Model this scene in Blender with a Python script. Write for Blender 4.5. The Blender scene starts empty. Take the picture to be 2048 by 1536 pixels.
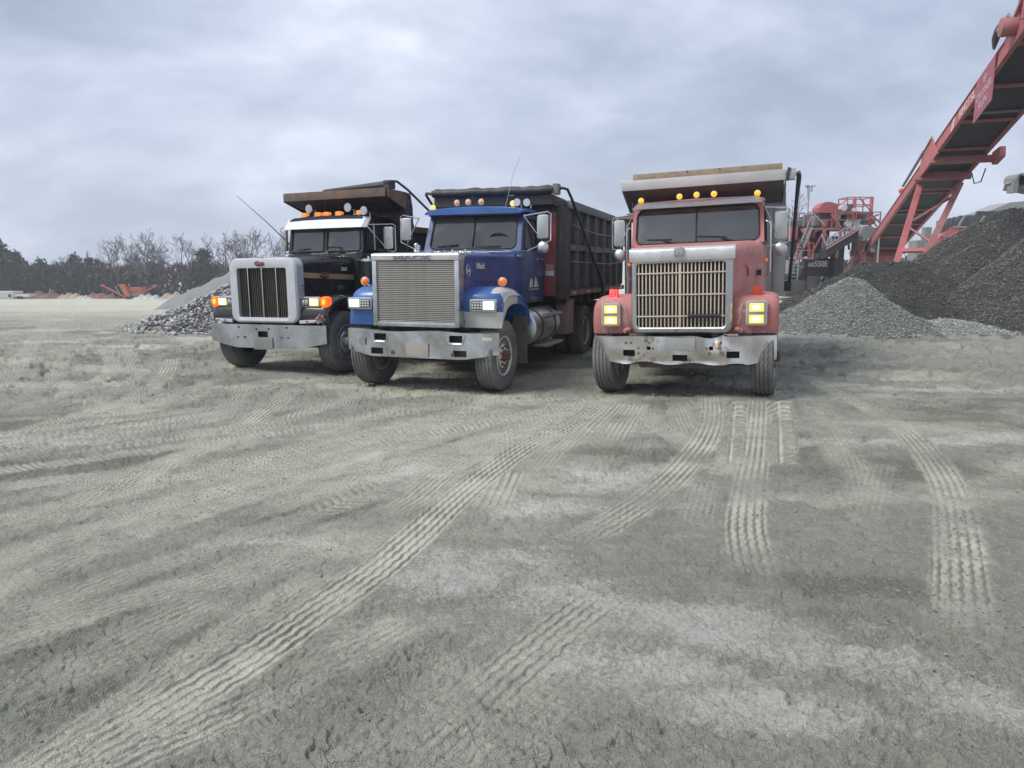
import bpy, bmesh, math, random
import numpy as np
from mathutils import Vector, Matrix, noise as mnoise
R = math.radians
S = bpy.context.scene
COL = S.collection
rnd = random.Random(7)

# ---------------------------------------------------------------- camera, sky, sun, exposure
CAM_H, PITCH, FPX = 1.7, R(9.1), 1420.0
cd = bpy.data.cameras.new('camera'); cam = bpy.data.objects.new('camera', cd); COL.objects.link(cam)
cam.location = (0, 0, CAM_H); cam.rotation_euler = (R(90) - PITCH, 0, 0)
cd.sensor_fit = 'HORIZONTAL'; cd.sensor_width = 36; cd.lens = 36 * FPX / 2048; cd.clip_end = 3000; cd.clip_start = .05
S.camera = cam
SUN_ELEV, SUN_AZ = R(50), R(248)      # compass azimuth: 0 = +Y, clockwise; behind the camera to the left
wd = bpy.data.worlds.new('World'); S.world = wd; wd.use_nodes = True
def build_world():
    nt = wd.node_tree; N = nt.nodes; L = nt.links; N.clear()
    out = N.new('ShaderNodeOutputWorld'); bg = N.new('ShaderNodeBackground'); L.new(bg.outputs[0], out.inputs[0])
    sky = N.new('ShaderNodeTexSky'); sky.sky_type = 'NISHITA'; sky.sun_disc = False
    sky.sun_elevation = SUN_ELEV; sky.sun_rotation = SUN_AZ; sky.dust_density = 2.0
    bg.inputs['Strength'].default_value = 0.1
    tc = N.new('ShaderNodeTexCoord'); sep = N.new('ShaderNodeSeparateXYZ'); L.new(tc.outputs['Generated'], sep.inputs[0])
    def m(op, a, b=None, c=None):
        n = N.new('ShaderNodeMath'); n.operation = op
        for i, v in enumerate((a, b, c)):
            if v is None: continue
            if isinstance(v, (int, float)): n.inputs[i].default_value = v
            else: L.new(v, n.inputs[i])
        return n.outputs[0]
    zc = m('MAXIMUM', sep.outputs[2], 0.0); den = m('ADD', zc, 0.42)
    px = m('DIVIDE', sep.outputs[0], den); py = m('DIVIDE', sep.outputs[1], den)
    cmb = N.new('ShaderNodeCombineXYZ'); L.new(px, cmb.inputs[0]); L.new(py, cmb.inputs[1])
    mp = N.new('ShaderNodeMapping'); mp.inputs['Rotation'].default_value = (0, 0, R(-38)); mp.inputs['Scale'].default_value = (.8, 1.15, 1)
    mp.inputs['Location'].default_value = (3.1, 1.7, 0)
    L.new(cmb.outputs[0], mp.inputs[0])
    def nz(scale, detail, rough, dist):
        n = N.new('ShaderNodeTexNoise'); n.inputs['Scale'].default_value = scale; n.inputs['Detail'].default_value = detail
        n.inputs['Roughness'].default_value = rough; n.inputs['Distortion'].default_value = dist; L.new(mp.outputs[0], n.inputs['Vector']); return n.outputs[0]
    a = nz(1.2, 5, .52, .12); b = nz(3.6, 6, .6, .15)
    f = m('ADD', m('MULTIPLY', a, .64), m('MULTIPLY', b, .36))
    rp = N.new('ShaderNodeValToRGB'); L.new(f, rp.inputs[0]); e = rp.color_ramp.elements
    e[0].position = .38; e[0].color = (1.75, 2.03, 2.62, 1); e[1].position = .64; e[1].color = (4.7, 4.9, 5.4, 1)
    x = e.new(.46); x.color = (2.4, 2.7, 3.4, 1); x = e.new(.55); x.color = (3.3, 3.58, 4.25, 1)
    # pale haze low above the horizon
    hz = N.new('ShaderNodeMapRange'); L.new(zc, hz.inputs[0]); hz.inputs[1].default_value = 0.0; hz.inputs[2].default_value = .28
    hz.inputs[3].default_value = .35; hz.inputs[4].default_value = 0
    mh = N.new('ShaderNodeMix'); mh.data_type = 'RGBA'; L.new(hz.outputs[0], mh.inputs[0]); L.new(rp.outputs[0], mh.inputs[6]); mh.inputs[7].default_value = (3.5, 3.8, 4.5, 1)
    mx = N.new('ShaderNodeMix'); mx.data_type = 'RGBA'; mx.inputs[0].default_value = .93
    L.new(sky.outputs[0], mx.inputs[6]); L.new(mh.outputs[2], mx.inputs[7]); L.new(mx.outputs[2], bg.inputs[0])
build_world()
wd.cycles.sampling_method = 'MANUAL'; wd.cycles.sample_map_resolution = 512
sd = bpy.data.lights.new('sun', 'SUN'); sd.energy = 1.4; sd.angle = R(24); sd.color = (1, .96, .9)
sun = bpy.data.objects.new('sun', sd); COL.objects.link(sun)
sun.rotation_euler = Vector((math.sin(SUN_AZ) * math.cos(SUN_ELEV), math.cos(SUN_AZ) * math.cos(SUN_ELEV), math.sin(SUN_ELEV))).to_track_quat('Z', 'Y').to_euler()
vs = S.view_settings; vs.view_transform = 'Standard'; vs.look = 'None'; vs.gamma = 1; vs.exposure = 1.2
S.display_settings.display_device = 'sRGB'
S.cycles.max_bounces = 6; S.cycles.diffuse_bounces = 3; S.cycles.glossy_bounces = 3; S.cycles.transparent_max_bounces = 10
S.cycles.volume_bounces = 0; S.cycles.use_denoising = True; S.cycles.caustics_reflective = False; S.cycles.caustics_refractive = False

_F = Vector((0, math.cos(PITCH), -math.sin(PITCH))); _U = Vector((0, math.sin(PITCH), math.cos(PITCH)))
def at(u, v, Y):
    """world point seen at photo pixel (u, v) that lies Y metres in front of the camera's foot"""
    d = Vector(((u - 1024) / FPX, 0, 0)) + _U * ((768 - v) / FPX) + _F
    return Vector((0, 0, CAM_H)) + d * (Y / d.y)
def gpt(u, v):
    d = Vector(((u - 1024) / FPX, 0, 0)) + _U * ((768 - v) / FPX) + _F
    p = Vector((0, 0, CAM_H)) + d * (-CAM_H / d.z); return (p.x, p.y)

# ---------------------------------------------------------------- materials
MATS = {}
def mat(name, col, rough=.6, metal=0.0, var=.15, scale=5.0, dust=0.0, dustcol=(.33, .33, .29), rust=0.0, rustcol=(.16, .06, .025),
        bump=0.0, bscale=60.0, coat=0.0, emit=None, estr=0.0, dz=None, rscale=4.0, spec=.5, white=False):
    if name in MATS: return MATS[name]
    m = bpy.data.materials.new(name); m.use_nodes = True; nt = m.node_tree; N = nt.nodes; L = nt.links
    p = N['Principled BSDF']; tc = N.new('ShaderNodeTexCoord')
    def nz(s, d=5, r=.6):
        n = N.new('ShaderNodeTexNoise'); n.inputs['Scale'].default_value = s; n.inputs['Detail'].default_value = d; n.inputs['Roughness'].default_value = r
        L.new(tc.outputs['Object'], n.inputs['Vector']); return n.outputs[0]
    def mr(x, a, b, c, d):
        n = N.new('ShaderNodeMapRange'); L.new(x, n.inputs[0])
        for i, v in enumerate((a, b, c, d)): n.inputs[i + 1].default_value = v
        return n.outputs[0]
    def mul(a, b):
        n = N.new('ShaderNodeMath'); n.operation = 'MULTIPLY'
        for i, v in enumerate((a, b)):
            if isinstance(v, (int, float)): n.inputs[i].default_value = v
            else: L.new(v, n.inputs[i])
        return n.outputs[0]
    def mix(f, a, b):
        n = N.new('ShaderNodeMix'); n.data_type = 'RGBA'
        if isinstance(f, (int, float)): n.inputs[0].default_value = f
        else: L.new(f, n.inputs[0])
        for i, v in ((6, a), (7, b)):
            if isinstance(v, tuple): n.inputs[i].default_value = (*v[:3], 1)
            else: L.new(v, n.inputs[i])
        return n.outputs[2]
    c = mix(mr(nz(scale), .3, .7, 0, 1), tuple(x * (1 - var) for x in col), tuple(min(1, x * (1 + var)) for x in col))
    rg = mr(nz(scale * 1.7), .3, .7, max(0, rough - .1), min(1, rough + .1))
    if white:                         # sanded white primer over the repaired corner of the blue fender
        sp = N.new('ShaderNodeSeparateXYZ'); L.new(tc.outputs['Object'], sp.inputs[0])
        def cmp(o, x, v):
            n = N.new('ShaderNodeMath'); n.operation = o; L.new(x, n.inputs[0]) ; n.inputs[1].default_value = v; return n.outputs[0]
        X, Y, Z = sp.outputs
        low = cmp('LESS_THAN', Z, 1.165); side = mul(cmp('GREATER_THAN', X, 1.05), cmp('LESS_THAN', Y, .33))
        lamp = mul(mul(cmp('LESS_THAN', Y, -.28), cmp('LESS_THAN', Z, 1.42)), cmp('GREATER_THAN', Z, 1.165))
        inv = N.new('ShaderNodeMath'); inv.operation = 'SUBTRACT'; inv.inputs[0].default_value = 1; L.new(lamp, inv.inputs[1])
        mx = N.new('ShaderNodeMath'); mx.operation = 'MAXIMUM'; L.new(mul(low, cmp('LESS_THAN', Y, .33)), mx.inputs[0]); L.new(mul(side, inv.outputs[0]), mx.inputs[1])
        c = mix(mx.outputs[0], c, (.55, .55, .5))
    if rust:
        c = mix(mr(nz(rscale, 8, .7), .62 - rust * .3, .70 - rust * .3, 0, 1), c, rustcol)
    if dust:
        f = mr(nz(2.3, 6, .65), .35, .7, .35 * dust, dust)
        if dz:
            sp = N.new('ShaderNodeSeparateXYZ'); L.new(tc.outputs['Object'], sp.inputs[0]); f = mul(f, mr(sp.outputs[2], dz[0], dz[1], 1.0, .25))
        c = mix(f, c, dustcol)
        ad = N.new('ShaderNodeMath'); ad.operation = 'ADD'; ad.use_clamp = True; L.new(rg, ad.inputs[0]); L.new(mul(f, .55), ad.inputs[1]); rg = ad.outputs[0]
    L.new(c, p.inputs['Base Color']); L.new(rg, p.inputs['Roughness']); p.inputs['Metallic'].default_value = metal
    p.inputs['Coat Weight'].default_value = coat; p.inputs['Coat Roughness'].default_value = .12; p.inputs['Specular IOR Level'].default_value = spec
    if emit: p.inputs['Emission Color'].default_value = (*emit, 1); p.inputs['Emission Strength'].default_value = estr
    if bump:
        b = N.new('ShaderNodeBump'); b.inputs['Strength'].default_value = min(1, bump); b.inputs['Distance'].default_value = .02; L.new(nz(bscale, 6, .65), b.inputs['Height']); L.new(b.outputs[0], p.inputs['Normal'])
    MATS[name] = m; return m
def glass(name, tint, refl=.9, wipe=None):
    m = bpy.data.materials.new(name); m.use_nodes = True; nt = m.node_tree; N = nt.nodes; L = nt.links; N.remove(N['Principled BSDF'])
    t = N.new('ShaderNodeBsdfTransparent'); t.inputs[0].default_value = (*tint, 1); g = N.new('ShaderNodeBsdfGlossy'); g.inputs['Roughness'].default_value = .03
    g.inputs[0].default_value = (refl, refl, refl, 1)
    fr = N.new('ShaderNodeFresnel'); fr.inputs[0].default_value = 2.1; mx = N.new('ShaderNodeMixShader')
    L.new(fr.outputs[0], mx.inputs[0]); L.new(t.outputs[0], mx.inputs[1]); L.new(g.outputs[0], mx.inputs[2])
    d = N.new('ShaderNodeBsdfDiffuse'); d.inputs[0].default_value = (.3, .31, .29, 1); tc = N.new('ShaderNodeTexCoord'); n = N.new('ShaderNodeTexNoise')  # diffuse film: dust, strengthened to carry pale sky reflection in its colour
    n.inputs['Scale'].default_value = 3; n.inputs['Detail'].default_value = 6; L.new(tc.outputs['Object'], n.inputs['Vector'])
    mr = N.new('ShaderNodeMapRange'); L.new(n.outputs[0], mr.inputs[0]); mr.inputs[1].default_value = .35; mr.inputs[2].default_value = .75; mr.inputs[3].default_value = .06; mr.inputs[4].default_value = .24
    fac = mr.outputs[0]
    if wipe:                          # dusty glass, film also painting sky reflection, with arcs the wipers have swept clean
        mr.inputs[3].default_value = .16; mr.inputs[4].default_value = .36
        for (wx, wz, wr) in wipe:
            d_ = N.new('ShaderNodeVectorMath'); d_.operation = 'MULTIPLY_ADD'; L.new(tc.outputs['Object'], d_.inputs[0]); d_.inputs[1].default_value = (1, 0, 1); d_.inputs[2].default_value = (-wx, 0, -wz)
            l_ = N.new('ShaderNodeVectorMath'); l_.operation = 'LENGTH'; L.new(d_.outputs[0], l_.inputs[0])
            q_ = N.new('ShaderNodeMapRange'); L.new(l_.outputs['Value'], q_.inputs[0]); q_.inputs[1].default_value = wr - .012; q_.inputs[2].default_value = wr + .012; q_.inputs[3].default_value = .3; q_.inputs[4].default_value = 1
            k_ = N.new('ShaderNodeMath'); k_.operation = 'MULTIPLY'; L.new(fac, k_.inputs[0]); L.new(q_.outputs[0], k_.inputs[1]); fac = k_.outputs[0]
    m2 = N.new('ShaderNodeMixShader'); L.new(fac, m2.inputs[0]); L.new(mx.outputs[0], m2.inputs[1]); L.new(d.outputs[0], m2.inputs[2])
    L.new(m2.outputs[0], N['Material Output'].inputs[0]); return m

# ---------------------------------------------------------------- mesh building
class MB:
    def __init__(s): s.v = []; s.f = []
    def add(s, vs, fs):
        o = len(s.v); s.v += [tuple(p) for p in vs]; s.f += [tuple(i + o for i in f) for f in fs]; return s
    def hexa(s, p):           # 8 points: bottom ring 0-3, top ring 4-7
        return s.add(p, [(3, 2, 1, 0), (4, 5, 6, 7), (0, 1, 5, 4), (1, 2, 6, 5), (2, 3, 7, 6), (3, 0, 4, 7)])
    def box(s, x0, x1, y0, y1, z0, z1):
        return s.hexa([(x0, y0, z0), (x1, y0, z0), (x1, y1, z0), (x0, y1, z0), (x0, y0, z1), (x1, y0, z1), (x1, y1, z1), (x0, y1, z1)])
    def loft(s, loops, cap=True, closed=False):
        n = len(loops[0]); vs = [p for l in loops for p in l]; fs = []; k = len(loops)
        for i in range(k if closed else k - 1):
            a = i * n; b = ((i + 1) % k) * n
            for j in range(n): q = (j + 1) % n; fs.append((a + j, a + q, b + q, b + j))
        if cap and not closed: fs += [tuple(range(n - 1, -1, -1)), tuple(range((k - 1) * n, k * n))]
        return s.add(vs, fs)
    def prism(s, poly, axis, a0, a1):
        def P(p, a): return {'x': (a, p[0], p[1]), 'y': (p[0], a, p[1]), 'z': (p[0], p[1], a)}[axis]
        return s.loft([[P(p, a0) for p in poly], [P(p, a1) for p in poly]])
    def tube(s, path, r, n=8, closed=False):
        pts = [Vector(p) for p in path]; loops = []; k = len(pts)
        rs = r if isinstance(r, (list, tuple)) else [r] * k; prev = None
        for i, p in enumerate(pts):
            if closed: t = pts[(i + 1) % k] - pts[i - 1]
            else: t = pts[min(i + 1, k - 1)] - pts[max(i - 1, 0)]
            t = t.normalized() if t.length > 1e-9 else Vector((0, 0, 1))
            if prev is None:
                u = t.cross(Vector((0, 0, 1)));
                if u.length < .05: u = t.cross(Vector((1, 0, 0)))
            else: u = prev - t * prev.dot(t)
            u.normalize(); prev = u; w = t.cross(u)
            loops.append([p + (u * math.cos(2 * math.pi * j / n) + w * math.sin(2 * math.pi * j / n)) * rs[i] for j in range(n)])
        return s.loft(loops, closed=closed)
    def cyl(s, p0, p1, r0, r1=None, n=16): return s.tube([p0, p1], [r0, r0 if r1 is None else r1], n)
    def bar(s, p0, p1, w, h, up=(0, 0, 1)):      # rectangular bar between two points
        a, b = Vector(p0), Vector(p1); t = (b - a).normalized(); u = t.cross(Vector(up))
        if u.length < .02: u = t.cross(Vector((0, 1, 0)))
        u.normalize(); v = u.cross(t)
        return s.loft([[q + u * (w / 2 * i) + v * (h / 2 * j) for i, j in ((-1, -1), (1, -1), (1, 1), (-1, 1))] for q in (a, b)])
    def lathe(s, prof, axis='x', c=(0, 0, 0), n=32, zig=None):
        loops = []
        for k, (a, r) in enumerate(prof):
            l = []
            for j in range(n):
                th = 2 * math.pi * j / n; aa = a + (zig[k] * (1 if j % 2 else -1) if zig else 0)
                q = (aa, r * math.cos(th), r * math.sin(th)) if axis == 'x' else (r * math.cos(th), aa, r * math.sin(th)) if axis == 'y' else (r * math.cos(th), r * math.sin(th), aa)
                l.append((q[0] + c[0], q[1] + c[1], q[2] + c[2]))
            loops.append(l)
        return s.loft(loops)
    def ball(s, c, rx, ry=None, rz=None, n=12, m=8):
        ry = rx if ry is None else ry; rz = rx if rz is None else rz
        return s.loft([[(c[0] + rx * math.sin(t) * math.cos(a), c[1] + ry * math.sin(t) * math.sin(a), c[2] + rz * math.cos(t)) for a in (2 * math.pi * j / n for j in range(n))]
                       for t in (math.pi * (i + .02) / (m + .04) for i in range(m + 1))])
    def panel(s, q, hole=None, t=.03, rad=.05, seg=4):
        """quad wall q = (bl, br, tr, tl) with an optional rounded window (u0,u1,v0,v1); thickness t towards the back"""
        q = [Vector(p) for p in q]
        P = lambda u, v: (q[0] * (1 - u) + q[1] * u) * (1 - v) + (q[3] * (1 - u) + q[2] * u) * v
        nrm = (q[1] - q[0]).cross(q[3] - q[0]).normalized()
        if not hole:
            return s.hexa([q[0], q[1], q[1] - nrm * t, q[0] - nrm * t, q[3], q[2], q[2] - nrm * t, q[3] - nrm * t])
        u0, u1, v0, v1 = hole; W = (q[1] - q[0]).length; H = (q[3] - q[0]).length; ru, rv = rad / W, rad / H
        inner, outer = [], []
        for (cx, cy, a0, ox, oy) in ((u1 - ru, v0 + rv, -90, 1, 0), (u1 - ru, v1 - rv, 0, 1, 1), (u0 + ru, v1 - rv, 90, 0, 1), (u0 + ru, v0 + rv, 180, 0, 0)):
            for k in range(seg + 1):
                a = R(a0 + 90 * k / seg); uu, vv = cx + ru * math.cos(a), cy + rv * math.sin(a); inner.append((uu, vv))
                f = k / seg
                if f < .5: outer.append(((uu, 0) if a0 == -90 else (1, vv) if a0 == 0 else (uu, 1) if a0 == 90 else (0, vv)))
                elif f > .5: outer.append(((1, vv) if a0 == -90 else (uu, 1) if a0 == 0 else (0, vv) if a0 == 90 else (uu, 0)))
                else: outer.append((ox, oy))
        n = len(inner); A = [P(*x) for x in outer]; B = [P(*x) for x in inner]
        s.add(A + B + [p - nrm * t for p in A] + [p - nrm * t for p in B],
              [f for j in range(n) for k in ((j + 1) % n,) for f in ((j, k, n + k, n + j), (2 * n + k, 2 * n + j, 3 * n + j, 3 * n + k), (n + j, n + k, 3 * n + k, 3 * n + j), (k, j, 2 * n + j, 2 * n + k))])
        return B
    def mesh(s, name, bevel=0.0, ang=32, seg=2):
        me = bpy.data.meshes.new(name); me.from_pydata(s.v, [], s.f)
        bm = bmesh.new(); bm.from_mesh(me); bmesh.ops.remove_doubles(bm, verts=bm.verts, dist=1e-5); bmesh.ops.recalc_face_normals(bm, faces=bm.faces)
        if bevel:
            ed = [e for e in bm.edges if len(e.link_faces) == 2 and e.calc_face_angle(0) > R(35)]
            bmesh.ops.bevel(bm, geom=ed, offset=bevel, segments=seg, profile=.6, affect='EDGES', clamp_overlap=True)
        bm.to_mesh(me); bm.free(); me.shade_smooth(); me.set_sharp_from_angle(angle=R(ang)); return me
    def build(s, name, m, parent=None, bevel=0.0, ang=32, loc=None, seg=2):
        return link(name, s.mesh(name, bevel, ang, seg), m, parent, loc)
def link(name, me, m, parent=None, loc=None):
    o = bpy.data.objects.new(name, me); COL.objects.link(o)
    if m and not me.materials: me.materials.append(m)
    if parent: o.parent = parent
    if loc: o.location = loc
    return o
def empty(name, loc=(0, 0, 0), rot=(0, 0, 0), parent=None):
    o = bpy.data.objects.new(name, None); COL.objects.link(o); o.location = loc; o.rotation_euler = rot; o.empty_display_size = .3
    if parent: o.parent = parent
    return o
def tag(o, label=None, cat=None, group=None, kind=None):
    for k, v in (('label', label), ('category', cat), ('group', group), ('kind', kind)):
        if v: o[k] = v
    return o
def copy_tree(o, parent=None):
    c = o.copy(); COL.objects.link(c); c.parent = parent
    for ch in list(o.children): copy_tree(ch, c)
    return c
def cut(o, boxes):            # real openings through a sheet
    cb = MB()
    for b in boxes: cb.box(*b)
    co = cb.build('cutter', None, o.parent); md = o.modifiers.new('cut', 'BOOLEAN'); md.object = co; md.solver = 'EXACT'; md.operation = 'DIFFERENCE'
    bpy.context.view_layer.update(); dg = bpy.context.evaluated_depsgraph_get(); me = bpy.data.meshes.new_from_object(o.evaluated_get(dg))
    o.modifiers.clear(); old = o.data; o.data = me; bpy.data.meshes.remove(old); m = co.data; bpy.data.objects.remove(co); bpy.data.meshes.remove(m)
    if len(me.polygons): me.set_sharp_from_angle(angle=R(32))
def text(body, size, m, parent, loc, rot, ext=.004, name='lettering', fit=None, shear=0, bold=0):
    c = bpy.data.curves.new('t', 'FONT'); c.body = body; c.size = size; c.extrude = ext; c.align_x = 'CENTER'; c.align_y = 'CENTER'; c.resolution_u = 3; c.shear = shear; c.offset = bold
    o = bpy.data.objects.new('t', c); COL.objects.link(o); bpy.context.view_layer.update()
    me = bpy.data.meshes.new_from_object(o.evaluated_get(bpy.context.evaluated_depsgraph_get())); bpy.data.objects.remove(o); bpy.data.curves.remove(c)
    me.name = name; me.materials.clear(); o = link(name, me, m, parent, loc); o.rotation_euler = rot
    if fit:
        xs = [v.co.x for v in me.vertices]; ys = [v.co.y for v in me.vertices]; w, h = max(xs) - min(xs), max(ys) - min(ys); cx, cy = (max(xs) + min(xs)) / 2, (max(ys) + min(ys)) / 2
        for v in me.vertices: v.co.x = (v.co.x - cx) * fit[0] / w; v.co.y = (v.co.y - cy) * fit[1] / h
    return o
FRONT, SIDE = (R(90), 0, 0), (R(90), 0, R(90))
def rrect(x0, x1, z0, z1, r, seg=5, top_only=False):
    pts = []
    for cx, cz, a0, rr in ((x1 - r, z0 + r, -90, 0 if top_only else r), (x1 - r, z1 - r, 0, r), (x0 + r, z1 - r, 90, r), (x0 + r, z0 + r, 180, 0 if top_only else r)):
        for k in range(seg + 1):
            a = R(a0 + 90 * k / seg)
            if rr: pts.append((cx + r * math.cos(a), cz + r * math.sin(a)))
            else: pts.append((x1 if a0 == -90 else x0, z0 + (0.0 if k in (0, seg) else 0)) if False else ((x1 if a0 == -90 else x0) + (1e-4 * k if a0 == -90 else -1e-4 * k) * 0 , z0 + (1e-3 * k if a0 == -90 else 1e-3 * (seg - k))))
    return pts

# ---------------------------------------------------------------- the ground
def vnoise(x, y, seed=0):
    xi = np.floor(x).astype(np.int64); yi = np.floor(y).astype(np.int64); fx = x - xi; fy = y - yi
    fx = fx * fx * (3 - 2 * fx); fy = fy * fy * (3 - 2 * fy)
    def h(a, b):
        n = (a * 374761393 + b * 668265263 + seed * 974634777) & 0x7fffffff
        n = ((n ^ (n >> 13)) * 1274126177) & 0x7fffffff
        return ((n ^ (n >> 16)) & 0xffff) / 65535.0
    return (h(xi, yi) * (1 - fx) + h(xi + 1, yi) * fx) * (1 - fy) + (h(xi, yi + 1) * (1 - fx) + h(xi + 1, yi + 1) * fx) * fy
def fbm(x, y, freq, octv=4, seed=0, gain=.5):
    r = 0; a = 1; t = 0
    for o in range(octv):
        r = r + a * vnoise(x * freq + 17.3 * o, y * freq - 9.1 * o, seed + o); t += a; a *= gain; freq *= 2.03
    return r / t
def sstep(a, b, x):
    t = np.clip((x - a) / (b - a), 0, 1); return t * t * (3 - 2 * t)
def base_z(x, y):
    """lie of the yard: level around the machines, falling away to the trees on the left"""
    x = np.asarray(x, float); y = np.asarray(y, float)
    s = sstep(22, 10, x) * .0325
    yy = np.maximum(0, y - 22); d = s * (np.minimum(yy, 118) - 4 * (1 - np.exp(-yy / 4)))
    z = -d
    for cx, cy, h, sg in ((-1.16, 10.6, -.037, 1.3), (1.5, 10.1, -.008, .8), (3.45, 9.4, .055, .9), (-3.9, 12.4, -.014, 1.3)):
        z = z + h * np.exp(-((x - cx) ** 2 + (y - cy) ** 2) / (2 * sg * sg))
    return z
def bz(x, y): return float(base_z(x, y))

# wheel tracks: photo pixels on the ground, width (m), kind, strength
TRACKS = [
 ([(1222, 792), (1140, 848), (1060, 890), (985, 940), (900, 1010), (820, 1082), (740, 1150), (640, 1218), (520, 1300), (400, 1375), (250, 1462), (60, 1560), (-200, 1700), (-420, 1840)], .30, 'rib', 1.0),
 ([(840, 1235), (740, 1290), (600, 1352), (450, 1425), (300, 1490), (180, 1545), (-60, 1660), (-300, 1780)], .27, 'rib', .8),
 ([(930, 1290), (900, 1340), (840, 1400)], .22, 'rib', .5),
 ([(1419, 785), (1424, 825), (1412, 870), (1380, 915), (1322, 975), (1250, 1028), (1170, 1075), (1080, 1122)], .30, 'rib', 1.0),
 ([(1519, 790), (1516, 840), (1510, 900), (1498, 970), (1490, 1060), (1512, 1160), (1530, 1230)], .30, 'rib', .9),
 ([(1470, 805), (1466, 860), (1458, 935)], .26, 'lug', 1.0),
 ([(1556, 805), (1560, 860), (1562, 938)], .30, 'lug', 1.0),
 ([(1612, 750), (1665, 785), (1724, 812), (1804, 858), (1850, 905), (1884, 950), (1905, 1005), (1916, 1080), (1922, 1160), (1928, 1260), (1930, 1330)], .30, 'rib', .9),
 ([(1880, 1000), (1888, 1090), (1890, 1180), (1886, 1280)], .2, 'rib', .5),
 ([(1010, 785), (920, 818), (800, 850), (640, 890), (480, 930), (300, 968), (120, 1010), (-60, 1050)], .30, 'rib', .85),
 ([(990, 800), (880, 840), (740, 880), (560, 925), (380, 975), (180, 1025), (-40, 1080)], .28, 'rib', .7),
 ([(760, 775), (640, 815), (520, 858), (380, 905), (220, 955), (60, 995), (-60, 1020)], .30, 'rib', .8),
 ([(592, 772), (556, 800), (520, 828), (470, 862), (400, 900), (320, 935), (200, 985), (80, 1030), (-40, 1075)], .30, 'rib', .9),
 ([(345, 715), (336, 745), (308, 770), (250, 800), (150, 832), (40, 860), (-60, 880)], .30, 'rib', .9),
 ([(205, 690), (222, 715), (225, 740), (180, 768), (110, 795), (20, 822), (-50, 840)], .30, 'rib', .8),
 ([(250, 695), (272, 735), (262, 765), (200, 800)], .28, 'rib', .7),
 ([(92, 640), (70, 680), (30, 735), (-20, 790)], .35, 'rib', .6),
 ([(450, 745), (410, 775), (375, 805)], .28, 'rib', .5),
 ([(1015, 935), (990, 985), (955, 1050)], .34, 'rib', .9),
 ([(905, 935), (870, 965), (830, 1000), (760, 1040)], .28, 'rib', .5),
 ([(1250, 805), (1300, 838), (1350, 872), (1420, 920)], .30, 'rib', .7),
 ([(1230, 800), (1190, 840), (1140, 890)], .34, 'rib', .7),
 ([(1275, 805), (1245, 850), (1215, 900)], .30, 'rib', .7),
 ([(1195, 795), (1100, 830), (1000, 880), (900, 925)], .34, 'rib', .7),
 ([(860, 900), (760, 940), (640, 985), (500, 1030), (420, 1060)], .30, 'rib', .55),
 ([(800, 960), (700, 1000), (600, 1040)], .30, 'lug', .45),
 ([(700, 905), (560, 950), (420, 990), (250, 1040), (60, 1100), (-60, 1140)], .30, 'rib', .6),
 ([(640, 760), (700, 790), (690, 830)], .26, 'rib', .6),
 ([(900, 835), (960, 850), (1010, 845)], .3, 'lug', .5),
 ([(1410, 960), (1390, 1030), (1375, 1110)], .26, 'rib', .45),
 ([(1660, 845), (1690, 870), (1720, 900)], .26, 'rib', .5),
 ([(1910, 838), (1930, 865), (1945, 885)], .3, 'rib', .5),
 ([(1760, 920), (1740, 1000), (1720, 1080)], .26, 'rib', .35),
 ([(1210, 1190), (1120, 1260), (1040, 1330), (960, 1400), (880, 1480)], .28, 'rib', .55),
 ([(1300, 1230), (1200, 1320), (1090, 1420), (1000, 1510)], .28, 'rib', .3),
 ([(300, 1130), (180, 1180), (40, 1230), (-60, 1260)], .28, 'rib', .6),
 ([(480, 1180), (340, 1250), (160, 1330), (0, 1400)], .28, 'rib', .4),
 ([(330, 620), (420, 640), (560, 650)], .4, 'rib', .4),
 ([(820, 800), (700, 850), (540, 900), (340, 950), (140, 985), (-60, 1010)], .26, 'rib', .6), ([(1180, 800), (1040, 835), (880, 865), (700, 900), (520, 940)], .26, 'rib', .7),
 ([(1150, 815), (1060, 850), (960, 900), (880, 950), (800, 1010), (700, 1060)], .28, 'rib', .6), ([(1205, 830), (1130, 890), (1060, 960), (1000, 1030)], .26, 'rib', .55),
 ([(1300, 800), (1290, 860), (1270, 930)], .26, 'rib', .6), ([(1350, 800), (1370, 850), (1400, 900)], .26, 'rib', .5), ([(700, 800), (600, 830), (470, 850), (330, 880), (160, 900), (-40, 930)], .26, 'rib', .6),
 ([(420, 760), (330, 800), (220, 830), (90, 850), (-40, 870)], .28, 'rib', .6), ([(500, 770), (470, 800), (430, 835), (360, 870)], .28, 'rib', .6), ([(130, 700), (120, 740), (80, 780), (-20, 810)], .28, 'rib', .5),
 ([(1960, 700), (1800, 720), (1660, 735)], .3, 'rib', .4), ([(1640, 800), (1700, 900), (1730, 1000), (1750, 1100)], .26, 'rib', .3), ([(640, 1100), (520, 1150), (380, 1210), (220, 1280), (60, 1340)], .28, 'rib', .4), ([(1000, 1420), (900, 1500), (840, 1560)], .26, 'rib', .4),
 ([(480, 640), (380, 660), (240, 672), (100, 680), (-60, 690)], .4, 'rib', .5), ([(330, 640), (200, 655), (60, 665), (-60, 672)], .4, 'rib', .4),
]
def catmull(P, step=.12):
    P = [np.array(p) for p in P]; P = [2 * P[0] - P[1]] + P + [2 * P[-1] - P[-2]]; out = []
    for i in range(1, len(P) - 2):
        n = max(2, int(np.linalg.norm(P[i + 1] - P[i]) / step))
        for k in range(n):
            t = k / n; a, b, c, d = P[i - 1:i + 3]
            out.append(.5 * ((2 * b) + (-a + c) * t + (2 * a - 5 * b + 4 * c - d) * t * t + (-a + 3 * b - 3 * c + d) * t ** 3))
    out.append(P[-2]); return np.array(out)

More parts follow.
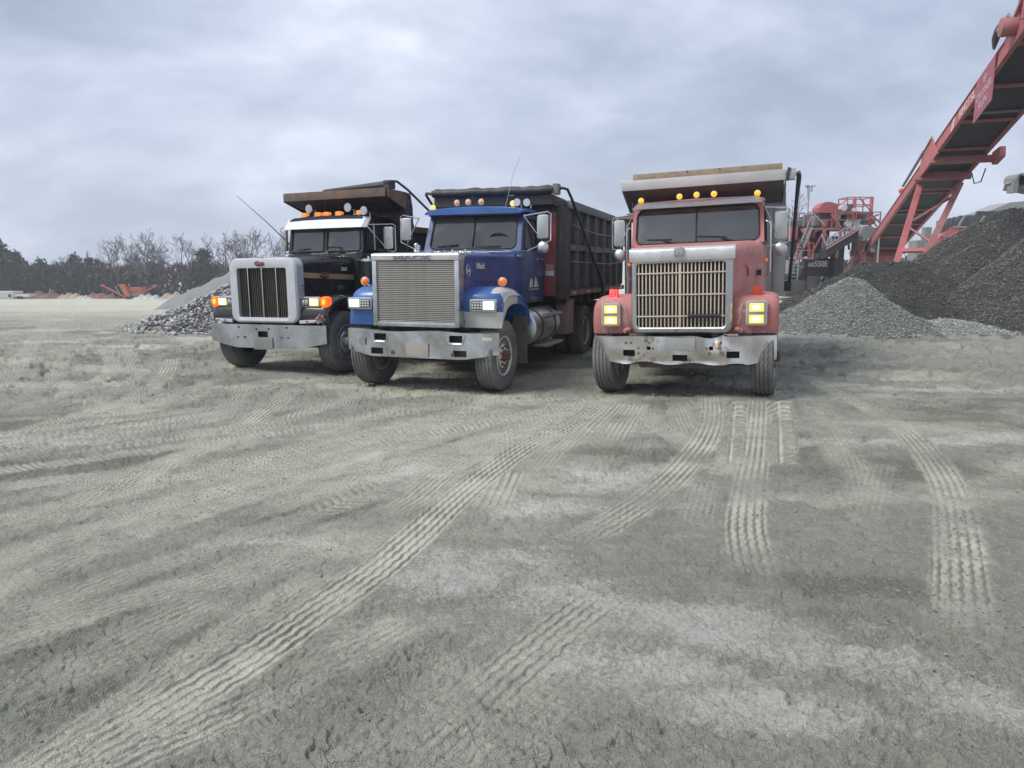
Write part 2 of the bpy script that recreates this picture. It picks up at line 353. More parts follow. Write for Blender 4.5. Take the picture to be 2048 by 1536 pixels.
def build_ground():
    NA, ND = 1200, 720
    az = np.radians(np.linspace(-47, 47, NA))
    # rows even in viewing angle near by, stretched with distance
    dep = np.radians(np.linspace(58, 1.35, ND)); dist = 1.7 / np.tan(dep)
    dist = np.concatenate([dist, np.geomspace(75, 1400, 34)]); ND = len(dist)
    A, D = np.meshgrid(az, dist); x = (D * np.tan(A)).ravel(); y = D.ravel().copy()
    far = sstep(60, 25, y)
    z = base_z(x, y)
    wx = x + .25 * (fbm(x, y, 1.3, 3, 50) - .5); wy = y + .25 * (fbm(x, y, 1.3, 3, 60) - .5)
    low = fbm(x, y, .45, 3, 1) - .5; z += .05 * low * far
    # churned and smooth areas
    ch = fbm(wx, wy * .8, .55, 4, 11); churn = sstep(.46, .62, ch)
    rid = 1 - np.abs(2 * fbm(wx * .8, wy * 1.5, 4.5, 4, 21, .55) - 1)
    small = fbm(wx, wy, 14, 4, 31, .6) - .5; tiny = fbm(x, y, 48, 2, 41, .6) - .5
    # ripples of loose dirt on the right behind the red truck and far left
    rip_m = np.maximum(sstep(3.6, 6, x) * sstep(9.5, 11.5, y) * sstep(26, 17, y), sstep(-4.5, -7, x) * sstep(7.5, 10, y) * sstep(20, 14, y) * .8)
    terr = fbm(wx, wy, 2.6, 4, 401, .58) * 11; terr = (np.floor(terr) + sstep(.0, .16, terr % 1)) / 11
    rel = (.020 + .034 * churn) * small + .026 * churn * (rid - .75) + .018 * tiny
    cr1 = 1 - np.abs(2 * fbm(wx * 1.0, wy * 1.35, 3.1, 4, 431, .5) - 1); cr2 = 1 - np.abs(2 * fbm(wx, wy * 1.2, 8.0, 3, 441, .5) - 1); cr3 = 1 - np.abs(2 * fbm(wx * .8, wy * 1.3, 1.5, 3, 451, .5) - 1)
    cm = .35 + .65 * sstep(.4, .6, fbm(wx, wy, .8, 3, 461)); nearf = sstep(12, 7, y)
    rel -= cm * ((.012 + .02 * sstep(4, 8, y)) * sstep(.86, 1, cr1) * sstep(18, 10, y) + .008 * sstep(.84, 1, cr2) * nearf)
    rel -= (.25 * cm * sstep(6, 9, y) + rip_m) * sstep(30, 18, y) * .12 * sstep(.80, 1, cr3)
    rel += rip_m * .2 * (fbm(wx * 1.1, wy * 2.0, 2.6, 4, 71, .6) - .5)
    foot = fbm(wx, wy, 5.0, 2, 81); rel -= .012 * sstep(.66, .8, foot)
    pale = np.zeros_like(x); cover = np.zeros_like(x); trk = np.zeros_like(x)
    rows_y = dist; tracks = [(catmull([gpt(*p) for p in px], .2), w, kind, st) for px, w, kind, st in TRACKS]
    tg = random.Random(21)
    def arc(p0, h0, bend, n, w, st):           # a long shallow sweep: start, heading (deg), turn per metre, length
        P = [p0]; h = R(h0)
        for k in range(int(n / .5)): P.append((P[-1][0] + .5 * math.sin(h), P[-1][1] + .5 * math.cos(h))); h += R(bend) * .5
        tracks.append((catmull(P, .25), w, 'faint', st * .8))
    for k in range(26):                        # out of the row of trucks, curling away to the left of the yard
        p = (tg.uniform(-3.5, 4.5), tg.uniform(8.4, 10.2)); h = tg.uniform(196, 228); b = tg.uniform(-2, 7); st = tg.uniform(.35, .75); w = tg.choice((.24, .28, .3)); n = tg.uniform(5, 11)
        arc(p, h, b, n, w, st)
        if tg.random() < .6: a = R(h + 90); arc((p[0] + .36 * math.sin(a), p[1] + .36 * math.cos(a)), h, b, n * tg.uniform(.8, 1.1), w, st * .9)
    for k in range(12):
        p = (tg.uniform(2.5, 8.5), tg.uniform(7.5, 13)); h = tg.uniform(165, 215); b = tg.uniform(-3, 6); arc(p, h, b, tg.uniform(4, 9), tg.choice((.26, .3)), tg.uniform(.25, .55))
    for k in range(12):
        p = (tg.uniform(-9, -3), tg.uniform(11, 22)); h = tg.uniform(190, 250); arc(p, h, tg.uniform(-6, 8), tg.uniform(6, 14), .3, tg.uniform(.3, .6))
    for k in range(8):
        p = (tg.uniform(-2.5, 2.5), tg.uniform(3.5, 6)); h = tg.uniform(205, 250); arc(p, h, tg.uniform(-2, 4), tg.uniform(3, 6), .27, tg.uniform(.3, .55))
    tracks = tracks[len(TRACKS):] + sorted(tracks[1:len(TRACKS)], key=lambda t: t[3]) + tracks[:1]
    for ti, (P, w, kind, st) in enumerate(tracks):
        seg = np.hypot(*np.diff(P, axis=0).T); cum = np.concatenate([[0], np.cumsum(seg)]); Lt = cum[-1]; mg = w / 2 + .12; bestd = {}
        CH = 8; S_i, S_b, S_s, S_a = [], [], [], []
        for c0 in range(0, len(P) - 1, CH):
            Q = P[c0:c0 + CH + 1]; r0 = np.searchsorted(rows_y, Q[:, 1].min() - mg); r1 = np.searchsorted(rows_y, Q[:, 1].max() + mg)
            if r1 <= r0: continue
            lo, hi = r0 * NA, r1 * NA; xs = x[lo:hi]; ys = y[lo:hi]
            sel = np.where((xs > Q[:, 0].min() - mg) & (xs < Q[:, 0].max() + mg))[0]
            if not len(sel): continue
            X = xs[sel]; Y = ys[sel]; best = np.full(len(sel), 9.0); sg = np.zeros(len(sel)); sa = np.zeros(len(sel))
            for i in range(len(Q) - 1):
                ax, ay = Q[i]; dx, dy = Q[i + 1] - Q[i]; ln = math.hypot(dx, dy)
                if ln < 1e-6: continue
                t = np.clip(((X - ax) * dx + (Y - ay) * dy) / ln ** 2, 0, 1); ex = X - ax - t * dx; ey = Y - ay - t * dy; d = np.hypot(ex, ey)
                k = d < best; best[k] = d[k]; sg[k] = np.where(dx * ey - dy * ex >= 0, 1, -1)[k]; sa[k] = (cum[c0 + i] + t * ln)[k]
            k = best < mg; S_i.append(sel[k] + lo); S_b.append(best[k]); S_s.append(sg[k]); S_a.append(sa[k])
        if not S_i: continue
        I = np.concatenate(S_i); best = np.concatenate(S_b); sg = np.concatenate(S_s); sa = np.concatenate(S_a)
        o = np.lexsort((best, I)); I, best, sg, sa = I[o], best[o], sg[o], sa[o]; first = np.concatenate([[True], I[1:] != I[:-1]]); sel, best, sg, sa = I[first], best[first], sg[first], sa[first]
        X = x[sel]; Y = y[sel]; tt = best * sg; h = w / 2
        f0, f1 = (.25, 1.4) if kind == 'rib' else (.2, .3) if kind == 'lug' else (1.1, 1.1); endf = sstep(0, f0, sa) * sstep(Lt, Lt - min(f1, Lt * .4), sa)
        wear = sstep(.3, .58, fbm(X, Y, 1.1, 5, 100 + ti, .62)) * (.72 if X.mean() > .8 else .5) + (.28 if X.mean() > .8 else .5)
        edge = .06 * (fbm(X, Y, 6, 3, 140 + ti, .6) - .5)
        ins = sstep(h + .03, h - .03, best + edge) * st * endf * wear
        zg = .0055 * (2 * np.abs(((sa / .12) % 1) * 2 - 1) - 1)
        if kind == 'faint': ins *= 1 - sstep(-.2, .6, X) * sstep(6.2, 5.2, Y)
        if kind != 'lug':
            pat = np.zeros(len(sel))
            for kx in (-.36, -.18, 0.0, .18, .36): pat = np.maximum(pat, np.exp(-((tt + zg - kx * w) / (.0045 + .0008 * Y)) ** 2))
            pat += .6 * np.exp(-((best - h) / .014) ** 2) * (.4 + fbm(X, Y, 9, 2, 170 + ti))
            pat *= (.5 if kind == 'rib' else .15) + 1.0 * sstep(.25, .65, fbm(X, Y, 3.5, 3, 190 + ti, .6))
        else:
            ph = sa / .085 + .9 * np.abs(tt) / h
            pat = 1.3 * sstep(.25, .8, np.abs(((ph % 1) * 2) - 1)) * (best > .12 * h) * (best < h)
        berm = np.exp(-((best - h - .035) / .03) ** 2) * .008 * st * endf * (fbm(X, Y, 5, 2, 210 + ti))
        rel[sel] = rel[sel] * (1 - .8 * np.minimum(1, ins * 1.3)) + berm + ins * (-.005 + (.0105 if kind != 'lug' else .022) * pat)
        pale[sel] = pale[sel] * (1 - ins) + ins * (.85 + .5 * (fbm(X, Y, 3, 3, 230 + ti) - .5)) * (1 - .95 * np.clip(pat, 0, 1))
        trk[sel] = np.maximum(trk[sel], np.minimum(1, ins * 1.3))
    z = z + (rel * 1.0) * sstep(75, 30, y)
    # colour masks: R compacted pale mud, G white stone dust, B damp dark earth, A cracked flaky mud
    pale = np.maximum(pale, .55 * sstep(.5, .7, fbm(wx * .7, wy * 1.3, .9, 4, 301)) * (1 - churn))
    pale = np.maximum(pale, sstep(16, 40, y) * (.45 + .4 * fbm(x * .35, y * 1.2, .25, 3, 305)))
    def blob(u, v, rx, ry, rot=0):
        cx, cy = gpt(u, v); c, s = math.cos(rot), math.sin(rot); dx = (x - cx) * c + (y - cy) * s; dy = -(x - cx) * s + (y - cy) * c
        return np.exp(-(dx / rx) ** 2 - (dy / ry) ** 2)
    g = np.zeros_like(x)
    for b in ((930, 1150, .75, .42, 0), (1120, 1190, .7, .35, -.35), (1400, 1245, .9, .30, -.3), (1700, 1320, .9, .26, -.3), (1960, 1400, .6, .3, -.4), (1250, 1330, .8, .22, -.2), (1560, 1420, .7, .2, -.2),
              (1960, 775, 3.0, .35, 0), (1800, 885, 1.7, .25, 0), (1980, 880, 1.3, .4, 0), (1250, 960, .8, .4, 0), (780, 935, 1.0, .5, -.2), (250, 692, 1.6, .5, 0), (1860, 662, 5.0, .8, 0), (120, 770, 2, .6, 0), (60, 880, 1.6, .4, 0), (1100, 1020, .4, .3, 0), (560, 1085, .45, .12, 0), (300, 1070, .5, .14, 0)):
        g = np.maximum(g, blob(*b))
    white = sstep(.1, 1.1, g * .95 + 1.1 * (fbm(wx, wy, 2.2, 6, 331, .68) - .5)) * (1 - .75 * trk)
    damp = sstep(.47, .72, fbm(wx * .6 + 5, wy * 1.2, .75, 6, 351, .62)) * (1 - trk) * (1 - white)
    d2 = np.maximum.reduce([blob(1330, 915, 1.6, .45, 0), blob(1750, 935, 1.4, .5, 0), blob(1000, 1085, .9, .14, 0), blob(640, 1030, 1.3, .35, .1), blob(1700, 1170, 1.1, .25, -.15), blob(1960, 800, 1.6, .22, 0), blob(480, 900, 1.6, .4, .3), blob(150, 930, 2, .5, .3)])
    damp = np.maximum(damp, sstep(.3, 1.0, d2 + .9 * (fbm(wx, wy, 1.8, 6, 371, .65) - .5)) * (1 - .7 * trk))
    flake = np.maximum.reduce([blob(130, 1420, 1.3, .8, 0), blob(430, 1290, .9, .5, .4), blob(760, 1480, 1.0, .4, 0), blob(1150, 1500, .8, .25, 0), blob(820, 1330, .5, .3, 0)])
    rel_f = sstep(.2, .6, flake + .5 * (fbm(wx, wy, 2.2, 4, 391) - .5)) * (1 - .75 * trk); z += rel_f * .17 * (terr - fbm(wx, wy, 2.6, 4, 401, .58)) * sstep(14, 8, y); z += .10 * churn * (1 - trk) * (terr - fbm(wx, wy, 2.6, 4, 401, .58)) * sstep(16, 9, y)
    flake = sstep(.25, .7, flake + .7 * (fbm(wx, wy, 2.2, 4, 391) - .5)) * (1 - .7 * trk)
    verts = np.empty((len(x), 3), np.float32); verts[:, 0] = x; verts[:, 1] = y; verts[:, 2] = z
    i = np.arange(ND - 1)[:, None] * NA + np.arange(NA - 1)[None, :]; i = i.ravel()
    quads = np.stack([i, i + 1, i + NA + 1, i + NA], 1).astype(np.int32)
    me = bpy.data.meshes.new('ground'); me.vertices.add(len(verts)); me.vertices.foreach_set('co', verts.ravel())
    me.loops.add(quads.size); me.loops.foreach_set('vertex_index', quads.ravel()); me.polygons.add(len(quads))
    me.polygons.foreach_set('loop_start', np.arange(0, quads.size, 4, dtype=np.int32))
    me.polygons.foreach_set('use_smooth', np.ones(len(quads), bool)); me.update(calc_edges=True)
    at_ = me.attributes.new('soil', 'FLOAT_COLOR', 'POINT'); cols = np.stack([pale, white, damp, flake], 1).astype(np.float32); at_.data.foreach_set('color', np.clip(cols, 0, 1).ravel())
    return me
def ground_mat():
    m = bpy.data.materials.new('yard_mud'); m.use_nodes = True; nt = m.node_tree; N = nt.nodes; L = nt.links; p = N['Principled BSDF']
    tc = N.new('ShaderNodeTexCoord'); at_ = N.new('ShaderNodeAttribute'); at_.attribute_name = 'soil'; sp = N.new('ShaderNodeSeparateColor'); L.new(at_.outputs['Color'], sp.inputs[0])
    def nz(s, d=5, r=.6):
        n = N.new('ShaderNodeTexNoise'); n.inputs['Scale'].default_value = s; n.inputs['Detail'].default_value = d; n.inputs['Roughness'].default_value = r
        L.new(tc.outputs['Object'], n.inputs['Vector']); return n.outputs[0]
    def mr(x, a, b, c, d):
        n = N.new('ShaderNodeMapRange'); L.new(x, n.inputs[0])
        for i, v in enumerate((a, b, c, d)): n.inputs[i + 1].default_value = v
        return n.outputs[0]
    def mt(op, a, b):
        n = N.new('ShaderNodeMath'); n.operation = op
        for i, v in enumerate((a, b)):
            if isinstance(v, (int, float)): n.inputs[i].default_value = v
            else: L.new(v, n.inputs[i])
        return n.outputs[0]
    def mix(f, a, b):
        n = N.new('ShaderNodeMix'); n.data_type = 'RGBA'; L.new(f, n.inputs[0])
        for i, v in ((6, a), (7, b)):
            if isinstance(v, tuple): n.inputs[i].default_value = (*v, 1)
            else: L.new(v, n.inputs[i])
        return n.outputs[2]
    c = mix(mr(nz(1.7, 6), .3, .7, 0, 1), SOIL['base0'], SOIL['base1'])
    c = mix(mr(nz(9, 6, .7), .35, .7, 0, .6), c, SOIL['shade_speck'])  # dark specks: tiny shadows of the rough surface put into the colour
    g1, g2 = mr(nz(34, 5, .75), .34, .66, 0, 1), mr(nz(6, 5, .7), .34, .66, 0, 1); gm = mt('ADD', mt('MULTIPLY', g1, .5), mt('MULTIPLY', g2, .35))
    def crisp(mask, a=.78, b=.98): return mr(mt('ADD', mt('MULTIPLY', mask, .75), gm), a, b, 0, 1)
    c = mix(mt('MULTIPLY', crisp(sp.outputs[2], .55, 1.05), .9), c, SOIL['damp'])
    c = mix(mt('MULTIPLY', crisp(sp.outputs[0], .45, 1.1), .9), c, SOIL['pale'])
    c = mix(mt('MULTIPLY', crisp(sp.outputs[1], .68, 1.2), .95), c, SOIL['white'])
    grit = mr(nz(150, 3, .8), .60, .70, 0, .35); c = mix(grit, c, (.56, .56, .52))
    grit2 = mr(nz(95, 3, .8), .60, .70, 0, .45); c = mix(grit2, c, (.14, .138, .115))
    L.new(c, p.inputs['Base Color']); p.inputs['Roughness'].default_value = .93; p.inputs['Specular IOR Level'].default_value = .2
    vo = N.new('ShaderNodeTexVoronoi'); vo.feature = 'DISTANCE_TO_EDGE'; vo.inputs['Scale'].default_value = 17
    wv = N.new('ShaderNodeTexNoise'); wv.inputs['Scale'].default_value = 6; L.new(tc.outputs['Object'], wv.inputs['Vector'])
    vm = N.new('ShaderNodeVectorMath'); vm.operation = 'MULTIPLY_ADD'; L.new(wv.outputs['Color'], vm.inputs[0]); vm.inputs[1].default_value = (.22, .22, .22); L.new(tc.outputs['Object'], vm.inputs[2]); L.new(vm.outputs[0], vo.inputs['Vector'])
    crack = mt('MULTIPLY', mr(vo.outputs['Distance'], 0, .09, -1, 0), mt('MULTIPLY', at_.outputs['Alpha'], mr(wv.outputs[0], .48, .6, 0, .6)))
    inv = mt('SUBTRACT', 1.0, mt('MULTIPLY', sp.outputs[0], .6))
    rg_ = N.new('ShaderNodeTexNoise'); rg_.noise_type = 'RIDGED_MULTIFRACTAL'; rg_.inputs['Scale'].default_value = 7; rg_.inputs['Detail'].default_value = 5; rg_.inputs['Roughness'].default_value = .55; L.new(tc.outputs['Object'], rg_.inputs['Vector'])
    h = mt('MULTIPLY', mt('ADD', mt('ADD', mt('MULTIPLY', nz(26, 5, .75), 1.2), mt('ADD', mt('MULTIPLY', nz(120, 3, .7), .5), mt('MULTIPLY', mr(rg_.outputs[0], 0, 1.6, 0, 1), -.85))), mt('MULTIPLY', crack, .55)), inv)
    b = N.new('ShaderNodeBump'); b.inputs['Strength'].default_value = 1; b.inputs['Distance'].default_value = .05; L.new(h, b.inputs['Height']); L.new(b.outputs[0], p.inputs['Normal'])
    return m
SOIL = dict(base0=(.355, .36, .305), base1=(.465, .47, .408), shade_speck=(.25, .252, .208), damp=(.238, .24, .195), pale=(.615, .608, .485), white=(.66, .652, .59))
GM = ground_mat()
tag(link('ground', build_ground(), GM), kind='structure')
def outer_ground():          # the rest of the yard, beside and behind where the photographer stands
    b = MB(); T47 = math.tan(R(46.8))
    ys = [-120, -60, -20, -8, -3, .5, 1, 2, 4, 8, 15, 25, 40, 70, 120, 200, 400, 900, 1400]
    for sgn in (-1, 1):
        rows = []
        for y in ys:
            x0 = sgn * max(0.0, y * T47) ; x1 = sgn * (1500 + abs(y))
            rows.append([(xx, y, bz(xx, y) - .05) for xx in (x0 + (x1 - x0) * t for t in (0, .002, .006, .015, .04, .1, .3, 1))])
        for r0, r1 in zip(rows, rows[1:]):
            for j in range(7): b.add([r0[j], r0[j + 1], r1[j + 1], r1[j]], [(0, 1, 2, 3)])
    b.add([(-.6, -1, -.06), (.6, -1, -.06), (1.3, 1.2, -.06), (-1.3, 1.2, -.06)], [(0, 1, 2, 3)])
    return b.build('ground', GM)
tag(outer_ground(), kind='structure')

# ---------------------------------------------------------------- stones
def rock_mesh(name, seed, m, sub=1, squash=.7):
    bm = bmesh.new(); bmesh.ops.create_icosphere(bm, subdivisions=sub, radius=1); r = random.Random(seed)
    for v in bm.verts: v.co *= r.uniform(.7, 1.25)
    sx, sy, sz = r.uniform(.75, 1.3), r.uniform(.75, 1.2), r.uniform(.5, 1) * squash + .15
    for v in bm.verts: v.co = Vector((v.co.x * sx, v.co.y * sy, v.co.z * sz))
    me = bpy.data.meshes.new(name); bm.to_mesh(me); bm.free(); me.materials.append(m); return me
def stones_mesh(name, pts, m, seed=3):
    """many stones in one mesh: pts = array of (x,y,z,size)"""
    bm = bmesh.new(); bmesh.ops.create_icosphere(bm, subdivisions=1, radius=1); V0 = np.array([v.co[:] for v in bm.verts]); F0 = np.array([[v.index for v in f.verts] for f in bm.faces]); bm.free()
    if pts[:, 3].max() < .055:
        V0 = np.array([(1, 0, 0), (-1, 0, 0), (0, 1, 0), (0, -1, 0), (0, 0, 1), (0, 0, -1)], float) * 1.15; F0 = np.array([(0, 2, 4), (2, 1, 4), (1, 3, 4), (3, 0, 4), (2, 0, 5), (1, 2, 5), (3, 1, 5), (0, 3, 5)])
    g = np.random.default_rng(seed); n = len(pts); k = len(V0)
    a = g.uniform(0, 2 * np.pi, n); ca, sa = np.cos(a), np.sin(a)
    V = V0[None] * g.uniform(.68, 1.3, (n, k, 1)) * g.uniform(.65, 1.3, (n, 1, 3)) * np.array([1, 1, .8])
    tl = g.normal(0, .5, n); ct, st = np.cos(tl), np.sin(tl)
    y2 = V[..., 1] * ct[:, None] - V[..., 2] * st[:, None]; z2 = V[..., 1] * st[:, None] + V[..., 2] * ct[:, None]
    V = np.stack([V[..., 0] * ca[:, None] - y2 * sa[:, None], V[..., 0] * sa[:, None] + y2 * ca[:, None], z2], -1)
    V = V * pts[:, None, 3:4] + pts[:, None, :3]; F = (F0[None] + (np.arange(n) * k)[:, None, None]).reshape(-1, 3)
    me = bpy.data.meshes.new(name); me.vertices.add(n * k); me.vertices.foreach_set('co', V.astype(np.float32).ravel())
    me.loops.add(F.size); me.loops.foreach_set('vertex_index', F.astype(np.int32).ravel()); me.polygons.add(len(F)); me.polygons.foreach_set('loop_start', np.arange(0, F.size, 3, dtype=np.int32))
    me.update(calc_edges=True)
    c = me.attributes.new('tone', 'FLOAT', 'POINT'); c.data.foreach_set('value', np.repeat(g.uniform(0, 1, n), k).astype(np.float32)); me.materials.append(m); return me
def stone_mat(name, lo, hi, rough=.9, patch=None):
    m = bpy.data.materials.new(name); m.use_nodes = True; nt = m.node_tree; N = nt.nodes; L = nt.links; p = N['Principled BSDF']
    at_ = N.new('ShaderNodeAttribute'); at_.attribute_name = 'tone'; ob = N.new('ShaderNodeObjectInfo'); ad = N.new('ShaderNodeMath'); ad.operation = 'ADD'; L.new(at_.outputs['Fac'], ad.inputs[0])
    tc = N.new('ShaderNodeTexCoord'); n = N.new('ShaderNodeTexNoise'); n.inputs['Scale'].default_value = 2.5 if patch else 14; n.inputs['Detail'].default_value = 8; n.inputs['Roughness'].default_value = .75; L.new(tc.outputs['Object'], n.inputs['Vector'])
    mr = N.new('ShaderNodeMapRange'); L.new(n.outputs[0], mr.inputs[0]); mr.inputs[1].default_value = .3; mr.inputs[2].default_value = .7; mr.inputs[3].default_value = -.35; mr.inputs[4].default_value = .35; L.new(mr.outputs[0], ad.inputs[1])
    a2 = N.new('ShaderNodeMath'); a2.operation = 'ADD'; a2.use_clamp = True; L.new(ad.outputs[0], a2.inputs[0])
    rr = N.new('ShaderNodeMapRange'); L.new(ob.outputs['Random'], rr.inputs[0]); rr.inputs[3].default_value = 0; rr.inputs[4].default_value = 0 if patch else .6; L.new(rr.outputs[0], a2.inputs[1])
    mx = N.new('ShaderNodeMix'); mx.data_type = 'RGBA'; L.new(a2.outputs[0], mx.inputs[0]); mx.inputs[6].default_value = (*lo, 1); mx.inputs[7].default_value = (*hi, 1); c = mx.outputs[2]
    L.new(c, p.inputs['Base Color']); p.inputs['Roughness'].default_value = rough; p.inputs['Specular IOR Level'].default_value = .25
    b = N.new('ShaderNodeBump'); b.inputs['Distance'].default_value = .03; b.inputs['Strength'].default_value = .9; n2 = N.new('ShaderNodeTexNoise'); n2.inputs['Scale'].default_value = 16; n2.inputs['Detail'].default_value = 7; n2.inputs['Roughness'].default_value = .75
    L.new(tc.outputs['Object'], n2.inputs['Vector']); L.new(n2.outputs[0], b.inputs['Height']); L.new(b.outputs[0], p.inputs['Normal']); return m
def pile(name, label, cx, cy, H, rx, ry, m_core, m_stone, nst, smin, smax, seed, rough=.06, rocks=0, rock_size=(.07, .13), ridge=(0, 0), power=1.0, sel=None, core_n=90, group=None, extra=None):
    """a heap with the slope of tipped stone; ridge = half length of a crest along (dx, dy)"""
    root = empty(name, (cx, cy, bz(cx, cy))); tag(root, label, 'stockpile' if 'stockpile' in name else 'pile', group)
    g = np.random.default_rng(seed); ex = rx * 1.12 + abs(ridge[0]); ey = ry * 1.12 + abs(ridge[1])
    def hf(X, Y):
        l2 = ridge[0] ** 2 + ridge[1] ** 2
        t = np.clip((X * ridge[0] + Y * ridge[1]) / l2, -1, 1) if l2 else 0
        qx = X - t * ridge[0]; qy = Y - t * ridge[1]
        ang = np.arctan2(qy, qx); wob = 1 + .13 * (fbm(np.cos(ang) * 2 + 5, np.sin(ang) * 2 + 5, 1.4, 3, seed) - .5) * 2
        d = np.hypot(qx / rx, qy / ry) / wob
        h = H * np.clip(1 - d, -.2, 1) ** 1.0 if power == 1 else H * np.sign(1 - d) * np.abs(np.clip(1 - d, -.2, 1)) ** power
        h = np.where(d < .16, H * (1 - .16) + (H * .16) * (1 - (d / .16) ** 2) * .55, h) if power == 1 else h
        if extra is not None: h = extra(X, Y, h)
        n1 = fbm(X + cx, Y + cy, .9, 4, seed + 5) - .5; n2 = fbm(X + cx, Y + cy, 5, 4, seed + 9, .65) - .5
        return h + (n1 * .55 * min(1, H / 2) + n2 * rough * 2.2) * sstep(1.15, .9, d) - .06 * sstep(.95, 1.1, d) + (base_z(X + cx, Y + cy) - bz(cx, cy))
    n = core_n; gx = np.linspace(-ex, ex, n); gy = np.linspace(-ey, ey, n); X, Y = np.meshgrid(gx, gy); Zh = hf(X, Y)
    V = np.stack([X, Y, Zh], -1).reshape(-1, 3); idx = (np.arange(n - 1)[:, None] * n + np.arange(n - 1)[None]).ravel()
    me = bpy.data.meshes.new('heap'); me.from_pydata(V.tolist(), [], np.stack([idx, idx + 1, idx + n + 1, idx + n], 1).tolist()); me.shade_smooth(); link('heap', me, m_core, root)
    def samp(k):
        X = g.uniform(-ex, ex, k * 3); Y = g.uniform(-ey, ey, k * 3); Zh = hf(X, Y); gz = base_z(X + cx, Y + cy) - bz(cx, cy); ok = Zh > gz - .02
        if sel is not None: ok &= sel(X + cx, Y + cy)
        i = np.where(ok)[0][:k]; return X[i], Y[i], Zh[i]
    if nst:
        X, Y, Zh = samp(nst); sz = smin + (smax - smin) * g.uniform(0, 1, len(X)) ** 2.2
        na = int(nst * .10); ang = g.uniform(0, 2 * np.pi, na); rr = 1 + .17 * g.uniform(0, 1, na) ** 2; AX = np.cos(ang) * (rx * rr) + np.sign(np.cos(ang)) * abs(ridge[0]) * .7; AY = np.sin(ang) * (ry * rr); s2 = smin + (smax - smin) * g.uniform(0, 1, na) ** 2; X = np.concatenate([X, AX]); Y = np.concatenate([Y, AY]); Zh = np.concatenate([Zh, base_z(AX + cx, AY + cy) - bz(cx, cy) - .005]); sz = np.concatenate([sz, s2])
        o = link('loose_stones', stones_mesh('loose_stones', np.stack([X, Y, Zh + sz * .25, sz], 1), m_stone, seed), None, root); tag(o, kind='stuff')
    if rocks:
        ms = [rock_mesh('rock', seed + 30 + i, m_stone, 1) for i in range(6)]
        X, Y, Zh = samp(rocks * 4); k = np.argsort(Y)[:rocks]
        for j, i in enumerate(k):
            o = link('rock', ms[j % 6], None, root, (X[i], Y[i], Zh[i] + .03)); q = g.uniform(*rock_size); o.scale = (q, q, q); o.rotation_euler = tuple(g.uniform(0, 6.28, 3))
    return root
SM_ROCK = stone_mat('broken_granite', (.10, .10, .10), (.58, .575, .565)); SM_ROCKC = stone_mat('granite_gap_shade', (.06, .06, .06), (.16, .16, .158), patch=True)  # rock core kept dark: shade between the stones put into its colour
SM_DARK = stone_mat('dark_aggregate', (.036, .036, .034), (.165, .165, .152)); SM_DARKC = stone_mat('dark_aggregate_core', (.044, .044, .041), (.115, .113, .10), patch=True)
SM_PALE = stone_mat('pale_gravel', (.10, .108, .10), (.38, .395, .37)); SM_PALEC = stone_mat('pale_gravel_core', (.14, .148, .138), (.27, .28, .262), patch=True)
SM_SAND = stone_mat('stone_sand', (.22, .225, .22), (.30, .305, .295), patch=True)
pile('rock_pile', 'heap of broken grey rock beside the black truck', -7.3, 22.4, 1.85, 4.0, 3.1, SM_ROCKC, SM_ROCK, 13000, .02, .06, 4, .08, rocks=300, rock_size=(.045, .08), ridge=(.3, .1))
pile('sand_pile', 'smooth grey stone-sand heap behind the broken rock', -14.9, 43.0, 3.1, 6.0, 5, SM_SAND, SM_SAND, 0, .02, .05, 14, .03)
pile('gravel_pile', 'small pale gravel heap between the red truck and the dark stockpile', 9.75, 20.7, 1.5, 2.4, 2.2, SM_PALEC, SM_PALE, 14000, .012, .035, 24, .05)
pile('stockpile', 'tall dark stockpile of crushed stone under the red conveyor', 20.6, 27.0, 4.15, 6.6, 5.4, SM_DARKC, SM_DARK, 16000, .02, .05, 34, .10, ridge=(2.3, .2), sel=lambda X, Y: Y < 28, core_n=150)
pile('stockpile', 'nearest dark stone stockpile at the right edge', 17.7, 22.6, 3.9, 5.0, 4.1, SM_DARKC, SM_DARK, 16000, .018, .045, 44, .09, sel=lambda X, Y: Y < 23.5, core_n=150)
pile('gravel_spill', 'low spill of grey gravel slumped against the dark stockpiles', 12.7, 20.8, .32, 1.7, 1.7, SM_PALEC, SM_PALE, 4000, .012, .035, 54, .05)
pile('stockpile', 'low dark mound of crushed stone behind the pale gravel heap', 12.5, 23.9, 2.15, 3.7, 3.2, SM_DARKC, SM_DARK, 7000, .016, .04, 64, .08, ridge=(.6, 0), sel=lambda X, Y: Y < 25, core_n=80)
def clods():
    g = np.random.default_rng(5); pts = []
    for (n, y0, y1, s0, s1) in ((9000, 1.9, 5.5, .002, .008), (6000, 4, 12, .003, .011), (3000, 9, 20, .006, .022)):
        y = g.uniform(y0, y1, n); x = y * np.tan(np.radians(g.uniform(-41, 41, n))); k = sstep(.42, .62, fbm(x, y, .9, 4, 88, .6)) + .10 > g.uniform(0, 1, n); x, y = x[k], y[k]
        s = s0 + (s1 - s0) * g.uniform(0, 1, len(x)) ** 3; pts.append(np.stack([x, y, base_z(x, y) + s * .1, s], 1))
    return stones_mesh('clods', np.concatenate(pts), stone_mat('clod', (.24, .238, .195), (.42, .415, .36)), 9)
tag(link('clods', clods(), None), 'loose clods and pebbles scattered over the muddy yard', 'clods', kind='stuff')

